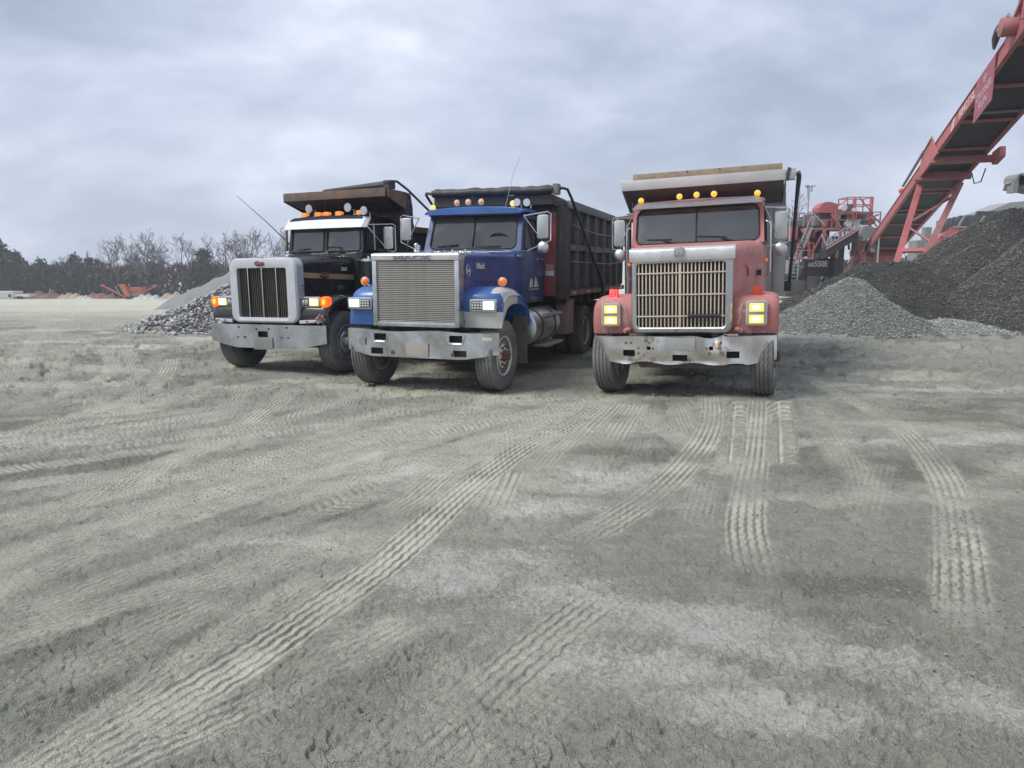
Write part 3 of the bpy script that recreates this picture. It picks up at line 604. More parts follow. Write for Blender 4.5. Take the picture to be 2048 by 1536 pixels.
# ---------------------------------------------------------------- trucks: shared pieces
DUSTC = (.36, .355, .31)
M_TYRE = mat('tyre_rubber', (.055, .057, .058), .85, var=.2, dust=.55, dustcol=(.30, .30, .27), scale=9, bump=.15, bscale=90, spec=.25)
M_BLACK = mat('black_steel', (.018, .018, .02), .6, var=.3, dust=.25, dustcol=(.2, .2, .18))
M_FRAME = mat('chassis_black', (.02, .02, .02), .75, var=.3, dust=.35, dustcol=(.17, .165, .15))
M_CHROME = mat('chrome', (.66, .67, .69), .12, 1, var=.06, dust=.10)
M_ALU = mat('aluminium', (.55, .56, .57), .32, 1, var=.12, dust=.25, scale=8)
M_BRUSH = mat('brushed_steel', (.56, .57, .58), .24, 1, var=.25, dust=.14, scale=4, bump=.05, bscale=30)
M_RUBBER = mat('rubber', (.015, .015, .016), .6)
M_INT = mat('cab_interior', (.07, .068, .065), .85)
M_SEAT = mat('seat_cloth', (.12, .115, .11), .9)
M_GLASS = glass('windshield_glass', (.42, .45, .45)); M_GL_BLUE = glass('blue_truck_windshield', (.42, .45, .45), wipe=[(-.3, 2.0, .52), (.42, 2.0, .52)]); M_GL_RED = glass('red_truck_windshield', (.42, .45, .45), wipe=[(-.30, 2.02, .56), (.56, 2.02, .56)]); M_GL_BLACK = glass('black_truck_windshield', (.42, .45, .45), wipe=[(-.4, 2.0, .4), (.5, 2.0, .4)]); M_SIDEGL = glass('window_glass', (.6, .63, .62))
M_MIRROR = mat('mirror_glass', (.75, .77, .78), .05, 1, var=.02)
M_HOLE = mat('dark_hole', (.006, .006, .006), .9)
M_AMBER = mat('amber_lens', (.75, .16, .02), .25, var=.08, coat=.5, emit=(1, .2, .02), estr=.12)
M_AMBERLIT = mat('amber_lens_lit', (.9, .3, .02), .25, emit=(1, .35, .02), estr=.9)
M_YELLOWLIT = mat('yellow_lens_lit', (.5, .2, .01), .25, emit=(1, .42, .004), estr=.6)
M_PLATE = mat('licence_plate', (.30, .31, .30), .55, var=.1, scale=3)
M_PLATET = mat('licence_plate_tan', (.33, .31, .26), .55, var=.15, scale=3)
M_MUDFLAP = mat('mudflap', (.03, .03, .032), .8, dust=.5)
M_RUSTBOLT = mat('rusty_bolt', (.12, .06, .035), .8, var=.3)

def tyre_mesh():
    W, Ro = .14, .52; prof, zig = [], []
    def P(a, r, z=0.0): prof.append((a, r)); zig.append(z)
    P(-.095, .287); P(-.118, .30); P(-.140, .37); P(-.143, .43); P(-.134, .487); P(-.122, .507)
    for k in (-.078, -.026, .026, .078):
        P(k - .0075, Ro - .003 * abs(k) * 10, .007); P(k - .0045, Ro - .014, .007); P(k + .0045, Ro - .014, .007); P(k + .0075, Ro - .003 * abs(k) * 10, .007)
    P(.122, .507); P(.134, .487); P(.143, .43); P(.140, .37); P(.118, .30); P(.095, .287)
    b = MB(); b.lathe(prof, 'x', n=80, zig=zig); me = b.mesh('tyre', ang=38); me.materials.append(M_TYRE); return me
TYRE = tyre_mesh()
def disc_wheel(m_rim, m_hub, front=True, holes=10, bolts=10, m_bolt=None):
    """meshes of a truck wheel whose outer face looks along +X: rim, hub with bolts, dark hand holes"""
    b = MB()
    if front: prof = [(-.10, .292), (.118, .292), (.124, .283), (.118, .272), (.06, .262), (.035, .245), (.05, .225), (.085, .185), (.105, .168), (.108, .12), (.108, .05), (.02, .05), (.0, .24), (-.10, .27)]
    else: prof = [(-.10, .292), (.118, .292), (.124, .283), (.118, .272), (.07, .258), (-.02, .235), (-.045, .21), (-.075, .17), (-.085, .15), (-.085, .05), (-.11, .05), (-.10, .25), (-.10, .27)]
    b.lathe(prof, 'x', n=40); rim = b.mesh('wheel', ang=40); rim.materials.append(m_rim)
    h = MB(); f = .105 if front else -.085
    if front: h.lathe([(f - .01, .085), (f + .035, .083), (f + .05, .07), (f + .085, .066), (f + .092, .05), (f + .092, .001), (f - .01, .001)], 'x', n=24)
    else: h.lathe([(f - .01, .12), (f + .05, .115), (f + .10, .09), (f + .17, .085), (f + .18, .07), (f + .18, .001), (f - .01, .001)], 'x', n=24)
    hub = h.mesh('hub'); hub.materials.append(m_hub)
    bo = MB()
    for k in range(bolts):
        a = 2 * math.pi * k / bolts; c = (.143 * math.cos(a), .143 * math.sin(a)); bo.cyl((f - .005, *c), (f + .035, *c), .017, .015, 6)
    bolt = bo.mesh('lug_nuts'); bolt.materials.append(m_bolt or m_hub)
    ho = MB()
    for k in range(holes):
        a = 2 * math.pi * (k + .5) / holes; r = .213; ax = .062 if front else -.04
        ho.cyl((ax - .006, r * math.cos(a), r * math.sin(a)), (ax + .013, r * .985 * math.cos(a), r * .985 * math.sin(a)), .024, .024, 12)
    hole = ho.mesh('hand_holes'); hole.materials.append(M_HOLE); return rim, hub, bolt, hole
def put_wheel(root, ms, x, y, side, steer=0.0, z=.512, detail=True):
    w = link('wheel', ms[0], None, root, (x, y, z)); w.rotation_euler = (rnd.uniform(0, 6) if side > 0 else rnd.uniform(0, 6), 0, (0 if side > 0 else math.pi) + steer)
    w.rotation_mode = 'XYZ'
    link('tyre', TYRE, None, w)
    if detail:
        for n, me in zip(('hub', 'lug_nuts', 'hand_holes'), ms[1:]): link(n, me, None, w)
    return w
def fender(root, side, outer, arch, stations, m, name='fender', ang=40):
    """loft across the truck; outer/arch are (y,z) lists from front foot over the top to rear foot, stations are (x, pinch)"""
    b = MB(); loops = []
    for x, k in stations:
        o = [((p[0] * (1 - k) + q[0] * k), (p[1] * (1 - k) + q[1] * k)) for p, q in zip(outer, arch)]
        loops.append([(side * x, *p) for p in o] + [(side * x, *p) for p in reversed(arch)])
    b.loft(loops); return b.build(name, m, root, ang=ang)
def smooth_pts(P, n):
    q = catmull([np.array(p, float) for p in P], .02); d = np.concatenate([[0], np.cumsum(np.hypot(*np.diff(q, axis=0).T))]); t = np.linspace(0, d[-1], n)
    return list(zip(np.interp(t, d, q[:, 0]).tolist(), np.interp(t, d, q[:, 1]).tolist()))
def bumper(root, xs, ztop, zbot, yf, m, dent=None, rows=8, t=.012, flange=.09, nx=60):
    b = MB(); loops = []
    for i in range(nx + 1):
        x = xs[0] + (xs[1] - xs[0]) * i / nx; zt, zb = ztop(x), zbot(x); fr, bk = [], []
        for j in range(rows + 1):
            f = j / rows; z = zb + (zt - zb) * f; d = dent(x, z) if dent else 0; y = yf(x, z) + d
            fr.append((x, y, z)); bk.append((x, y + t, z))
        yy = fr[-1][1]; yb = fr[0][1]
        loop = [(x, yb + flange, zb + .004)] + fr + [(x, yy + flange, zt), (x, yy + flange, zt - .01)] + [(p[0], p[1], p[2] - (.01 if k == 0 else 0) + (.012 if k == rows else 0)) for k, p in enumerate(reversed(bk))] + [(x, yb + flange, zb + .014)]
        loops.append(loop)
    b.loft(loops); o = b.build('bumper', m, root, ang=28); return o
def frame_and_axles(root, y1, axles, ms_rear, rear_x=1.06, mud=True, front_y=-.5):
    b = MB()
    for s in (-1, 1): b.box(s * .43 - .045, s * .43 + .045, front_y, y1, .78, 1.06)
    for y in (-.4, .6, 2.4, 4.0, y1 - .1): b.box(-.4, .4, y, y + .1, .82, 1.0)
    b.build('chassis_frame', M_FRAME, root)
    a = MB(); a.bar((-.95, 0, .46), (.95, 0, .46), .12, .13); a.bar((-.5, -.05, .62), (.5, -.05, .62), .1, .04)
    for s in (-1, 1): a.bar((s * .45, -.48, .66), (s * .45, .75, .70), .09, .07); a.cyl((s * .82, .1, .5), (s * .82, -.02, .5), .06)
    a.cyl((-.7, .22, .45), (.7, .22, .45), .025); a.build('front_axle', M_FRAME, root)
    e = MB(); e.loft([[(x * w, y, z) for x, z in ((-1, 1.0), (-.9, .62), (-.5, .50), (.5, .50), (.9, .62), (1, 1.0))] for y, w in ((-.3, .28), (.1, .36), (.9, .36), (1.3, .28))]); e.box(-.36, .36, -.28, 1.3, 1.0, 1.5); e.build('engine', M_FRAME, root, bevel=.02)
    for y in axles:
        a = MB(); a.cyl((-.95, y, .512), (.95, y, .512), .085, n=12); a.ball((0, y, .53), .23, .25, .23); a.build('rear_axle', M_FRAME, root)
        for s in (-1, 1):
            put_wheel(root, ms_rear, s * rear_x, y, s); w = put_wheel(root, ms_rear, s * (rear_x - .33), y, s, detail=False)
    if mud:
        for s in (-1, 1):
            b = MB(); b.box(s * .75 - .32, s * .75 + .32, axles[-1] + .68, axles[-1] + .70, .25, 1.05); b.build('mudflap', M_MUDFLAP, root)
def seats(root, y, zf, hw):
    for s in (-1, 1):
        b = MB(); b.box(s * hw * .5 - .23, s * hw * .5 + .23, y, y + .5, zf, zf + .14); b.hexa([(s * hw * .5 + i * .22, y + j, zf + .1) for i, j in ((-1, .42), (1, .42), (1, .56), (-1, .56))] + [(s * hw * .5 + i * .2, y + j, zf + .85) for i, j in ((-1, .56), (1, .56), (1, .66), (-1, .66))]); b.build('seat', M_SEAT, root, bevel=.03)
    b = MB(); c = Vector((hw * .5, y - .22, zf + .42)); b.tube([(c.x + .21 * math.cos(a), c.y - .1 * math.sin(a), c.z + .18 * math.sin(a)) for a in (2 * math.pi * k / 20 for k in range(20))], .016, 6, closed=True); b.cyl(c, (c.x, c.y - .28, c.z - .3), .03); b.bar((c.x - .2, c.y, c.z), (c.x + .2, c.y, c.z), .03, .02); b.build('steering_wheel', M_INT, root)
def glazed(root, q, hole, m_wall, name, gname, rad=.05, t=.035, gm=None, rub=True, split=False):
    """a cab wall with a window: wall, rubber seal and pane"""
    b = MB(); B = b.panel(q, hole, t, rad); wall = b.build(name, m_wall, root, ang=35)
    nrm = (Vector(q[1]) - Vector(q[0])).cross(Vector(q[3]) - Vector(q[0])).normalized()
    g = MB(); n = len(B); F = [p - nrm * .012 for p in B]; K = [p - nrm * .018 for p in B]; g.add(F + K, [tuple(range(n)), tuple(range(2 * n - 1, n - 1, -1))] + [(j, (j + 1) % n, n + (j + 1) % n, n + j) for j in range(n)])
    pane = g.build(gname, gm or M_GLASS, root, ang=20)
    if rub:
        r = MB(); r.tube([p + nrm * .002 for p in B], .014, 6, closed=True)
        if split:
            lo = min(B, key=lambda p: abs((p - (B[0] + B[n // 2]) / 2).x) + (p.z)); mid = [sum((p for p in B), Vector()) / n]
            c = mid[0]; zs = [p for p in B]; top = max(zs, key=lambda p: p.z); bot = min(zs, key=lambda p: p.z)
            r.bar((c.x, bot.y + nrm.y * .004, bot.z), (c.x, top.y + nrm.y * .004, top.z), .03, .02, up=(1, 0, 0))
        r.build('window_seal', M_RUBBER, root)
    return wall
def west_mirror(root, s, x, y, z0, z1, att, w=.17, back=None, conv=True, m_frame=None):
    """tall door mirror in a bent tube bracket; att = three points on the door"""
    m_frame = m_frame or M_CHROME; xi, xo = x - w / 2, x + w / 2
    b = MB(); P = [att[0], (s * (xo - .02), y - .01, z1 + .045), (s * (xo + .03), y, z1 + .015), (s * (xo + .03), y, z0 - .03), (s * (xo - .02), y, z0 - .05), att[1]]
    b.tube(P, .011, 8); b.tube([att[0], (s * x, y - .02, z0 - .045)], .009, 6); br = b.build('mirror_bracket', m_frame, root)
    h = MB(); h.prism(rrect(xi, xo, z0, z1, .04), 'y', y - .05, y + .025) if s > 0 else h.prism(rrect(-xo, -xi, z0, z1, .04), 'y', y - .05, y + .025)
    mi = h.build('mirror', back or M_ALU, root, bevel=.018)
    g = MB(); g.box(s * x - w / 2 + .015, s * x + w / 2 - .015, y + .026, y + .03, z0 + .02, z1 - .02); g.build('mirror_glass', M_MIRROR, mi)
    if conv:
        c = MB(); c.lathe([(y - .05, .02), (y - .045, .06), (y - .02, .095), (y, .1), (y + .004, .09), (y + .004, .001)], 'y', c=(s * x, 0, z0 - .14), n=20); c.build('convex_mirror', back or M_ALU, root)
def round_lamp(root, name, x, y, z, r, m_lens, m_body, d=.06, tilt=0):
    b = MB(); b.lathe([(y + d + .05, .015), (y + d, r * .75), (y + .015, r), (y, r * 1.02), (y, .9 * r), (y + .02, .8 * r), (y + .02, .001)], 'y', c=(x, 0, z), n=18); o = b.build(name, m_body, root)
    l = MB(); l.lathe([(y + .012, r * .95), (y - .012, r * .8), (y - .028, r * .45), (y - .033, .001)], 'y', c=(x, 0, z), n=18); l.build('lens', m_lens, o); return o
def wiper(root, p0, p1, p2, p3):
    b = MB(); b.bar(p0, p1, .022, .014, up=(0, 1, 0)); b.bar(p2, p3, .014, .022, up=(0, 1, 0)); return b.build('wiper', M_RUBBER, root)
def truck_root(name, label, o, yaw, roll, z):
    r = empty(name, (o[0], o[1], z), (0, -R(roll), -R(yaw))); tag(r, label, 'truck', 'dump trucks parked side by side'); return r

# ---------------------------------------------------------------- the blue truck
def hood_loft(root, secs, m, name='hood', r=.08, ang=40, zb=1.0):
    b = MB(); b.loft([[(x, y, z) for x, z in rrect(-hw, hw, zb, zt, rr, 6, True)] for y, hw, zt, rr in secs]); return b.build(name, m, root, ang=ang)
def blue_truck():
    T = truck_root('dump_truck', 'blue dump truck with wide slatted chrome grille, parked in the middle', (-1.163, 10.626), 19.26, -.08, -.037)
    BLUE = mat('blue_paint', (.013, .045, .175), .34, var=.22, scale=2.2, dust=.24, dustcol=(.16, .2, .28), coat=.35, dz=(.8, 2.2))
    BLUEW = mat('blue_paint_patched', (.02, .105, .34), .36, var=.15, scale=2.2, dust=.12, dustcol=(.2, .24, .3), coat=.3, white=True)
    BLUEF = mat('blue_fender_paint', (.02, .105, .34), .36, var=.15, scale=2.2, dust=.12, dustcol=(.2, .24, .3), coat=.3)
    REDP = mat('red_bulkhead_paint', (.22, .02, .025), .5, dust=.2, rust=.25)
    WHITER = mat('white_wheel_paint', (.66, .61, .54), .55, dust=.15, rust=.12, rustcol=(.2, .12, .08), rscale=6)
    BOX = mat('black_body_steel', (.022, .021, .024), .5, var=.35, scale=3, dust=.42, dustcol=(.12, .12, .125), rust=.12, rustcol=(.09, .05, .04), bump=.1, bscale=20)
    RAIL = mat('worn_rail', (.09, .09, .095), .6, var=.35, dust=.5, dustcol=(.3, .3, .29))
    TARP = mat('black_tarp', (.022, .02, .026), .55, var=.3, scale=6, dust=.15, bump=.4, bscale=9)
    SILV = mat('grille_header', (.62, .62, .60), .34, .7, var=.1, dust=.2)
    ms_f = disc_wheel(WHITER, M_RUSTBOLT, True, 5, 10, M_RUSTBOLT); ms_r = disc_wheel(mat('cream_wheel_paint', (.62, .50, .38), .6, dust=.25), M_RUSTBOLT, False, 5, 10)
    for s in (-1, 1): put_wheel(T, ms_f, s * 1.0, 0, s, R(-2))
    frame_and_axles(T, 8.6, (4.78, 6.12), ms_r)
    # bumper
    yf = lambda x, z: -.62 + .17 * max(0, (abs(x) - .62) / .58) ** 1.6
    bp = bumper(T, (-1.2, 1.2), lambda x: .885 + .012 * math.sin(x * 5), lambda x: .505 + .07 * max(0, (abs(x) - .72) / .48), yf, M_BRUSH, dent=lambda x, z: .006 * math.sin(7 * x + 9 * z), nx=48)
    cut(bp, [(-.665, -.47, -.8, -.45, .745, .84), (.525, .715, -.8, -.45, .745, .84), (-.73, -.53, -.8, -.45, .54, .63), (.577, .772, -.8, -.45, .545, .632)])
    b = MB(); b.box(-1.0, 1.0, -.5, -.42, .52, .88); b.build('bumper_backing', M_FRAME, T)
    for x in (-.57, .62):        # rounded steel rims of the upper slots
        r = MB(); P = [(x + a, -.630, .793 + c) for a, c in ((-.15, .05), (-.125, .02), (-.115, -.045), (-.09, -.07), (.09, -.07), (.115, -.045), (.125, .02), (.15, .05))]; r.tube(P, .010, 6); r.build('slot_rim', M_BRUSH, T)
        h = MB(); h.cyl((x - .05 if x > 0 else x + .2, -.63, .57), (x - .05 if x > 0 else x + .2, -.60, .57), .028); h.build('tow_eye', M_RUSTBOLT, T)
    b = MB(); b.box(-.154, .204, -.636, -.628, .522, .716); b.build('licence_plate', M_PLATET, T, bevel=.004)
    b = MB(); b.box(-.93, -.83, -.60, -.592, .66, .76); b.build('tape_patch', mat('duct_tape', (.26, .265, .27), .5, .3), T)
    b = MB(); b.hexa([(.99, -.565, .775), (1.12, -.512, .775), (1.12, -.505, .775), (.99, -.558, .775), (.99, -.565, .83), (1.12, -.512, .82), (1.12, -.505, .82), (.99, -.558, .83)]); b.build('torn_sticker', mat('sticker_white', (.6, .6, .54), .5, var=.25, scale=40), T)
    # hood, header, grille
    hd = hood_loft(T, [(-.42, .678, 1.96, .05), (-.2, .72, 1.985, .07), (.4, .82, 2.0, .09), (.85, .895, 2.01, .10), (1.03, .915, 2.015, .10)], BLUE, zb=1.0)
    b = MB(); b.box(-.60, .60, -.5, -.425, .95, 1.9); b.build('radiator', mat('radiator_core', (.05, .042, .035), .8, var=.4, scale=30), T)
    g = MB()
    for s in (-1, 1): g.box(s * .640 - .034, s * .640 + .034, -.615, -.415, .95, 1.872)
    g.box(-.606, .606, -.612, -.52, .945, 1.012); gs = g.build('grille_surround', M_BRUSH, T, bevel=.006)
    b = MB(); b.prism([(-.628, 1.874), (-.628, 1.945), (-.612, 1.968), (-.575, 1.976), (-.30, 1.988), (-.30, 1.874)], 'x', -.678, .678); hh = b.build('grille_header', SILV, T, bevel=.008)
    text('MACK', .11, mat('letter_steel', (.30, .30, .30), .25, 1), hh, (-.02, -.631, 1.912), FRONT, .010, 'lettering', fit=(.60, .066), bold=.004)
    sl = MB(); sl.hexa([(-.606, -.590, -.007), (.606, -.590, -.007), (.606, -.55, -.013), (-.606, -.55, -.013), (-.606, -.590, .007), (.606, -.590, .007), (.606, -.55, .0), (-.606, -.55, .0)])
    sme = sl.mesh('slat'); sme.materials.append(mat('slat_steel', (.58, .55, .50), .35, .9, var=.15, dust=.3, dustcol=(.36, .32, .26)))
    for k in range(33): link('slat', sme, None, gs, (0, 0, 1.026 + k * .0258))
    # hood badge, ornament, script
    b = MB(); b.tube([(0, -.5, 1.985), (0, -.5, 2.02)], .03); b.ball((0, -.49, 2.055), .035, .06, .035); b.ball((0, -.545, 2.085), .03, .035, .03); b.tube([(-.02, -.51, 2.05), (-.025, -.55, 2.0)], .012); b.tube([(.02, -.51, 2.05), (.025, -.55, 2.0)], .012); b.build('hood_ornament', M_CHROME, T)
    text('Mack', .09, mat('script_silver', (.62, .62, .56), .35, .3), hd, (.758, -.02, 1.80), (R(90), 0, R(90 - 9)), .006, 'lettering', fit=(.24, .085), shear=.25, bold=.003)
    e = MB(); e.tube([(.708, -.36 + .06 * math.cos(a), 1.735 + .085 * math.sin(a)) for a in (2 * math.pi * k / 24 for k in range(24))], .005, 6, closed=True); eb = e.build('oval_emblem', M_CHROME, hd); eb.rotation_euler = (0, 0, 0)
    e = MB(); e.tube([(.708, -.40, 1.70), (.710, -.375, 1.745), (.710, -.36, 1.72), (.712, -.34, 1.75), (.712, -.325, 1.715)], .005, 5); e.build('emblem_mark', M_CHROME, eb)
    b = MB(); b.bar((.86, .62, 1.585), (.735, -.17, 1.585), .01, .02); b.build('hood_crease', BLUE, T)
    for x in (.42, .62): 
        b = MB(); b.cyl((x, -.25, 1.98), (x, -.25, 2.03), .016); b.build('hood_pin', M_CHROME, T)
    # fenders with lamps
    outer = smooth_pts([(-.40, .94), (-.43, 1.1), (-.45, 1.3), (-.40, 1.43), (-.24, 1.505), (.0, 1.515), (.3, 1.49), (.6, 1.40), (.84, 1.23), (.93, 1.02), (.95, .92)], 26)
    arch = smooth_pts([(-.34, .94), (-.30, 1.0), (-.22, 1.10), (-.10, 1.20), (.05, 1.245), (.15, 1.255), (.3, 1.255), (.5, 1.24), (.70, 1.16), (.84, 1.02), (.88, .92)], 26)
    st = [(.60, .0), (.80, .0), (.98, .02), (1.09, .07), (1.155, .18), (1.19, .36), (1.20, .52)]
    for s in (-1, 1):
        fd = fender(T, s, outer, arch, st, BLUEW if s > 0 else BLUEF)
        lip = MB(); lip.tube([(s * 1.197, a[0] * .5 + o[0] * .5, a[1] * .5 + o[1] * .5) for a, o in zip(arch, outer)], .02, 6); lip.build('fender_lip', BLUEW if s > 0 else BLUEF, fd)
        x0, x1 = (.771, 1.173)
        a, c = (x0, x1) if s > 0 else (-x1, -x0)
        hb = MB(); hb.prism(rrect(a, c, 1.172, 1.345, .03), 'y', -.485, -.40); hl = hb.build('headlight', M_CHROME, T, bevel=.01)
        bz_ = MB(); bz_.box(a + .022, c - .022, -.4885, -.47, 1.195, 1.322); bz_.build('lamp_bezel', M_BLACK, hl)
        mid = (a + c) / 2; lit = (mid + .004, c - .03) if s > 0 else (a + .03, mid - .004); dim = (a + .03, mid - .004) if s > 0 else (mid + .004, c - .03)
        l = MB(); l.box(*lit, -.499, -.485, 1.202, 1.315); l.build('lit_lamp', mat('led_lit', (.8, .9, .85), .2, emit=(.64, 1, .80), estr=.62), hl, bevel=.01); l = MB(); l.ball(((lit[0] + lit[1]) / 2, -.499, 1.258), .06, .012, .038); l.build('lamp_core', mat('led_core', (.9, 1, .95), .2, emit=(.85, 1, .92), estr=2.5), hl)
        l = MB(); l.box(*dim, -.497, -.485, 1.202, 1.315); l.build('led_lamp', mat('led_lens', (.16, .17, .15), .25, coat=.6), hl, bevel=.006)
        d = MB()
        for i in range(4):
            for j in range(3): q = (dim[0] + (dim[1] - dim[0]) * (i + .5) / 4, 1.202 + .113 * (j + .5) / 3); d.ball((q[0], -.499, q[1]), .016, .008, .012, 8, 4)
        d.build('led_beads', mat('led_bead', (.62, .64, .58), .25), hl)
        y = 0.02 if s > 0 else -.2
        round_lamp(T, 'turn_signal', s * (1.075 if s > 0 else 1.045), y, 1.575, .066, M_AMBER, mat('lamp_body_white', (.6, .58, .55), .5))
        b = MB(); b.cyl((s * (1.075 if s > 0 else 1.045), y + .04, 1.47), (s * (1.075 if s > 0 else 1.045), y + .04, 1.53), .02); b.build('lamp_stalk', M_BLACK, T)
        b = MB(); b.box(s * .62 - .1 if s > 0 else -.75, s * .62 + .13 if s > 0 else -.49, -.38, -.30, .90, 1.3); b.build('fender_brace', M_FRAME, T)
    b = MB(); b.ball((1.13, .1, 1.43), .03, .04, .02); b.build('fender_latch', M_CHROME, T)
    # cab
    low = MB(); low.loft([[(-hw, y, 1.2), (hw, y, 1.2), (hw, y, 1.9), (hw * .985, y, zt), (-hw * .985, y, zt), (-hw, y, 1.9)] for y, hw, zt in ((1.06, .925, 2.02), (1.45, .955, 2.07), (1.6, .965, 2.06), (2.5, .965, 2.06))]); low.build('cab_body', BLUE, T, bevel=.03)
    zb, zt = 2.05, 2.66
    FL, FR = (-.87, 1.46, zb), (.87, 1.46, zb); TL, TR = (-.83, 1.68, zt), (.83, 1.68, zt); BRr, BLr = (.93, 2.48, zb), (-.93, 2.48, zb); TRr, TLr = (.87, 2.44, zt), (-.87, 2.44, zt)
    glazed(T, (FL, FR, TR, TL), (.055, .945, .07, .93), BLUE, 'windshield_frame', 'windshield', rad=.09, split=True, gm=M_GL_BLUE)
    glazed(T, (FR, BRr, TRr, TR), (.14, .76, .05, .88), BLUE, 'cab_side', 'side_window', rad=.05, gm=M_SIDEGL); glazed(T, (BLr, FL, TL, TLr), (.24, .86, .05, .88), BLUE, 'cab_side', 'side_window', rad=.05, gm=M_SIDEGL)
    b = MB(); b.panel((BRr, BLr, TLr, TRr), (.2, .8, .3, .85), .03); b.build('cab_back', BLUE, T)
    rf = MB(); rf.loft([[(x * hw, y, z0 + dz) for x, dz in ((-1, 0), (-1, .03), (-.9, .075), (-.5, .10), (0, .11), (.5, .10), (.9, .075), (1, .03), (1, 0))] for y, hw, z0 in ((1.50, .86, 2.655), (1.56, .875, 2.672), (1.8, .885, 2.69), (2.3, .885, 2.69), (2.5, .87, 2.65))]); rf.build('cab_roof', BLUEF, T, ang=50)
    b = MB(); b.box(-.8, .8, 1.52, 1.66, 2.635, 2.655); b.build('sun_shade', M_BLACK, T)
    seats(T, 1.85, 1.75, .9)
    b = MB(); b.box(-.88, .88, 1.5, 1.75, 1.9, 2.09); b.build('dashboard', M_INT, T, bevel=.03)
    wiper(T, (-.3, 1.42, 2.07), (-.45, 1.47, 2.14), (-.62, 1.48, 2.13), (-.25, 1.49, 2.16)); wiper(T, (.42, 1.42, 2.07), (.25, 1.47, 2.12), (.08, 1.475, 2.12), (.5, 1.48, 2.13))
    for x, z, m in ((-.78, 2.79, M_YELLOWLIT), (-.337, 2.86, M_AMBER), (-.131, 2.865, M_AMBER), (.102, 2.865, M_AMBER), (.663, 2.82, M_YELLOWLIT)):
        round_lamp(T, 'roof_lamp', x, 1.66, z, .052, mat('peach_lens', (.62, .34, .19), .35, emit=(1, .5, .25), estr=.1) if m is M_AMBER else mat('gold_lens', (.75, .50, .04), .3, emit=(1, .7, .05), estr=.45), M_CHROME, d=.13)
    for x, y in ((.76, 1.7), (.90, 1.78)):
        h = MB(); h.tube([(x, y - .12, 2.83), (x, y - .06, 2.83), (x, y, 2.83), (x, y + .3, 2.83)], [.062, .036, .022, .018], 14); h.tube([(x, y + .1, 2.83), (x, y + .1, 2.75)], .012); h.build('air_horn', M_CHROME, T)
    a = MB(); a.tube([(.50, 1.75, 2.78), (.58, 1.9, 3.3), (.68, 2.0, 3.62)], .004, 5); a.build('antenna', M_ALU, T)
    # door details
    dr = MB(); dr.tube([(.973, 1.18, 1.98), (.973, 1.18, 1.30), (.973, 1.3, 1.24), (.973, 2.36, 1.24), (.973, 2.40, 1.3), (.973, 2.40, 1.98)], .006, 5); dr.build('door_seam', M_RUBBER, T)
    b = MB(); b.bar((.985, 2.22, 1.93), (.985, 2.38, 1.93), .02, .025); b.build('door_handle', M_CHROME, T); b = MB(); b.bar((.965, 1.02, 1.965), (.965, 1.2, 1.965), .025, .03); b.build('hood_latch', M_CHROME, T)
    sg = mat('sign_white', (.6, .6, .57), .55)
    lg = MB(); lg.prism([(1.60, 1.46), (1.66, 1.60), (1.74, 1.60), (1.78, 1.54), (1.78, 1.46)], 'x', .972, .977); lg.prism([(1.84, 1.46), (1.95, 1.64), (1.97, 1.46)], 'x', .972, .977); lg.prism([(1.985, 1.46), (1.985, 1.60), (2.12, 1.46)], 'x', .972, .977); lg.build('door_emblem', sg, T)
    lg = MB(); lg.tube([(.975, 1.56 + .03 * k, 1.425 + .008 * math.sin(k * 2.4)) for k in range(20)], .0055, 5); lg.build('faded_script', sg, T)
    west_mirror(T, 1, 1.22, 1.55, 2.24, 2.62, [(.93, 1.42, 2.60), (.965, 1.5, 2.05)], w=.19); west_mirror(T, -1, 1.22, 1.55, 2.24, 2.62, [(-.93, 1.42, 2.60), (-.965, 1.5, 2.05)], w=.19, conv=False)
    # bulkhead and dump body
    b = MB(); b.box(-1.1, 1.12, 2.66, 2.71, 1.29, 2.74); b.build('bulkhead', REDP, T)
    for i, (a0, a1, c) in enumerate(((1.64, 1.73, sg), (1.73, 1.84, mat('sign_pink', (.4, .22, .22), .6)))): 
        b = MB(); b.box(.935, 1.09, 2.652, 2.658, a0 + .002, a1); b.build('placard', c, T)
    for s in (-1, 1): b = MB(); b.box(s * 1.16 - .06, s * 1.16 + .06, 2.72, 3.25, 1.22, 2.86); b.build('front_post', BOX, T, bevel=.01)
    b = MB(); b.box(-1.1, 1.1, 2.74, 2.80, 1.25, 2.9); b.build('front_wall', BOX, T)
    for s in (-1, 1):
        b = MB(); b.box(s * 1.15 - .03, s * 1.15 + .03, 3.25, 8.6, 1.36, 2.84); sd_ = b.build('side_wall', BOX, T)
        rb = MB(); rb.box(-.045, .045, -.04, .04, 1.40, 2.84); rme = rb.mesh('rib', bevel=.008); rme.materials.append(RAIL)
        for y in (3.735, 4.528, 5.289, 6.088, 6.866, 7.606, 8.35): link('rib', rme, None, sd_, (s * 1.21, y, 0))
        b = MB(); b.hexa([(s * 1.18, 3.25, 2.10), (s * 1.245, 3.25, 2.10), (s * 1.245, 8.6, 2.14), (s * 1.18, 8.6, 2.14), (s * 1.18, 3.25, 2.22), (s * 1.235, 3.25, 2.20), (s * 1.235, 8.6, 2.24), (s * 1.18, 8.6, 2.26)]); b.build('belt_rail', RAIL, sd_)
        b = MB(); b.box(s * 1.19 - .08, s * 1.19 + .08, 3.2, 8.65, 2.84, 2.99); b.build('top_rail', RAIL, sd_, bevel=.01)
        b = MB(); b.box(s * 1.20 - .06, s * 1.20 + .06, 3.24, 8.62, 1.27, 1.37); b.build('bottom_rail', mat('red_rail', (.2, .07, .05), .6, dust=.4, rust=.4), sd_)
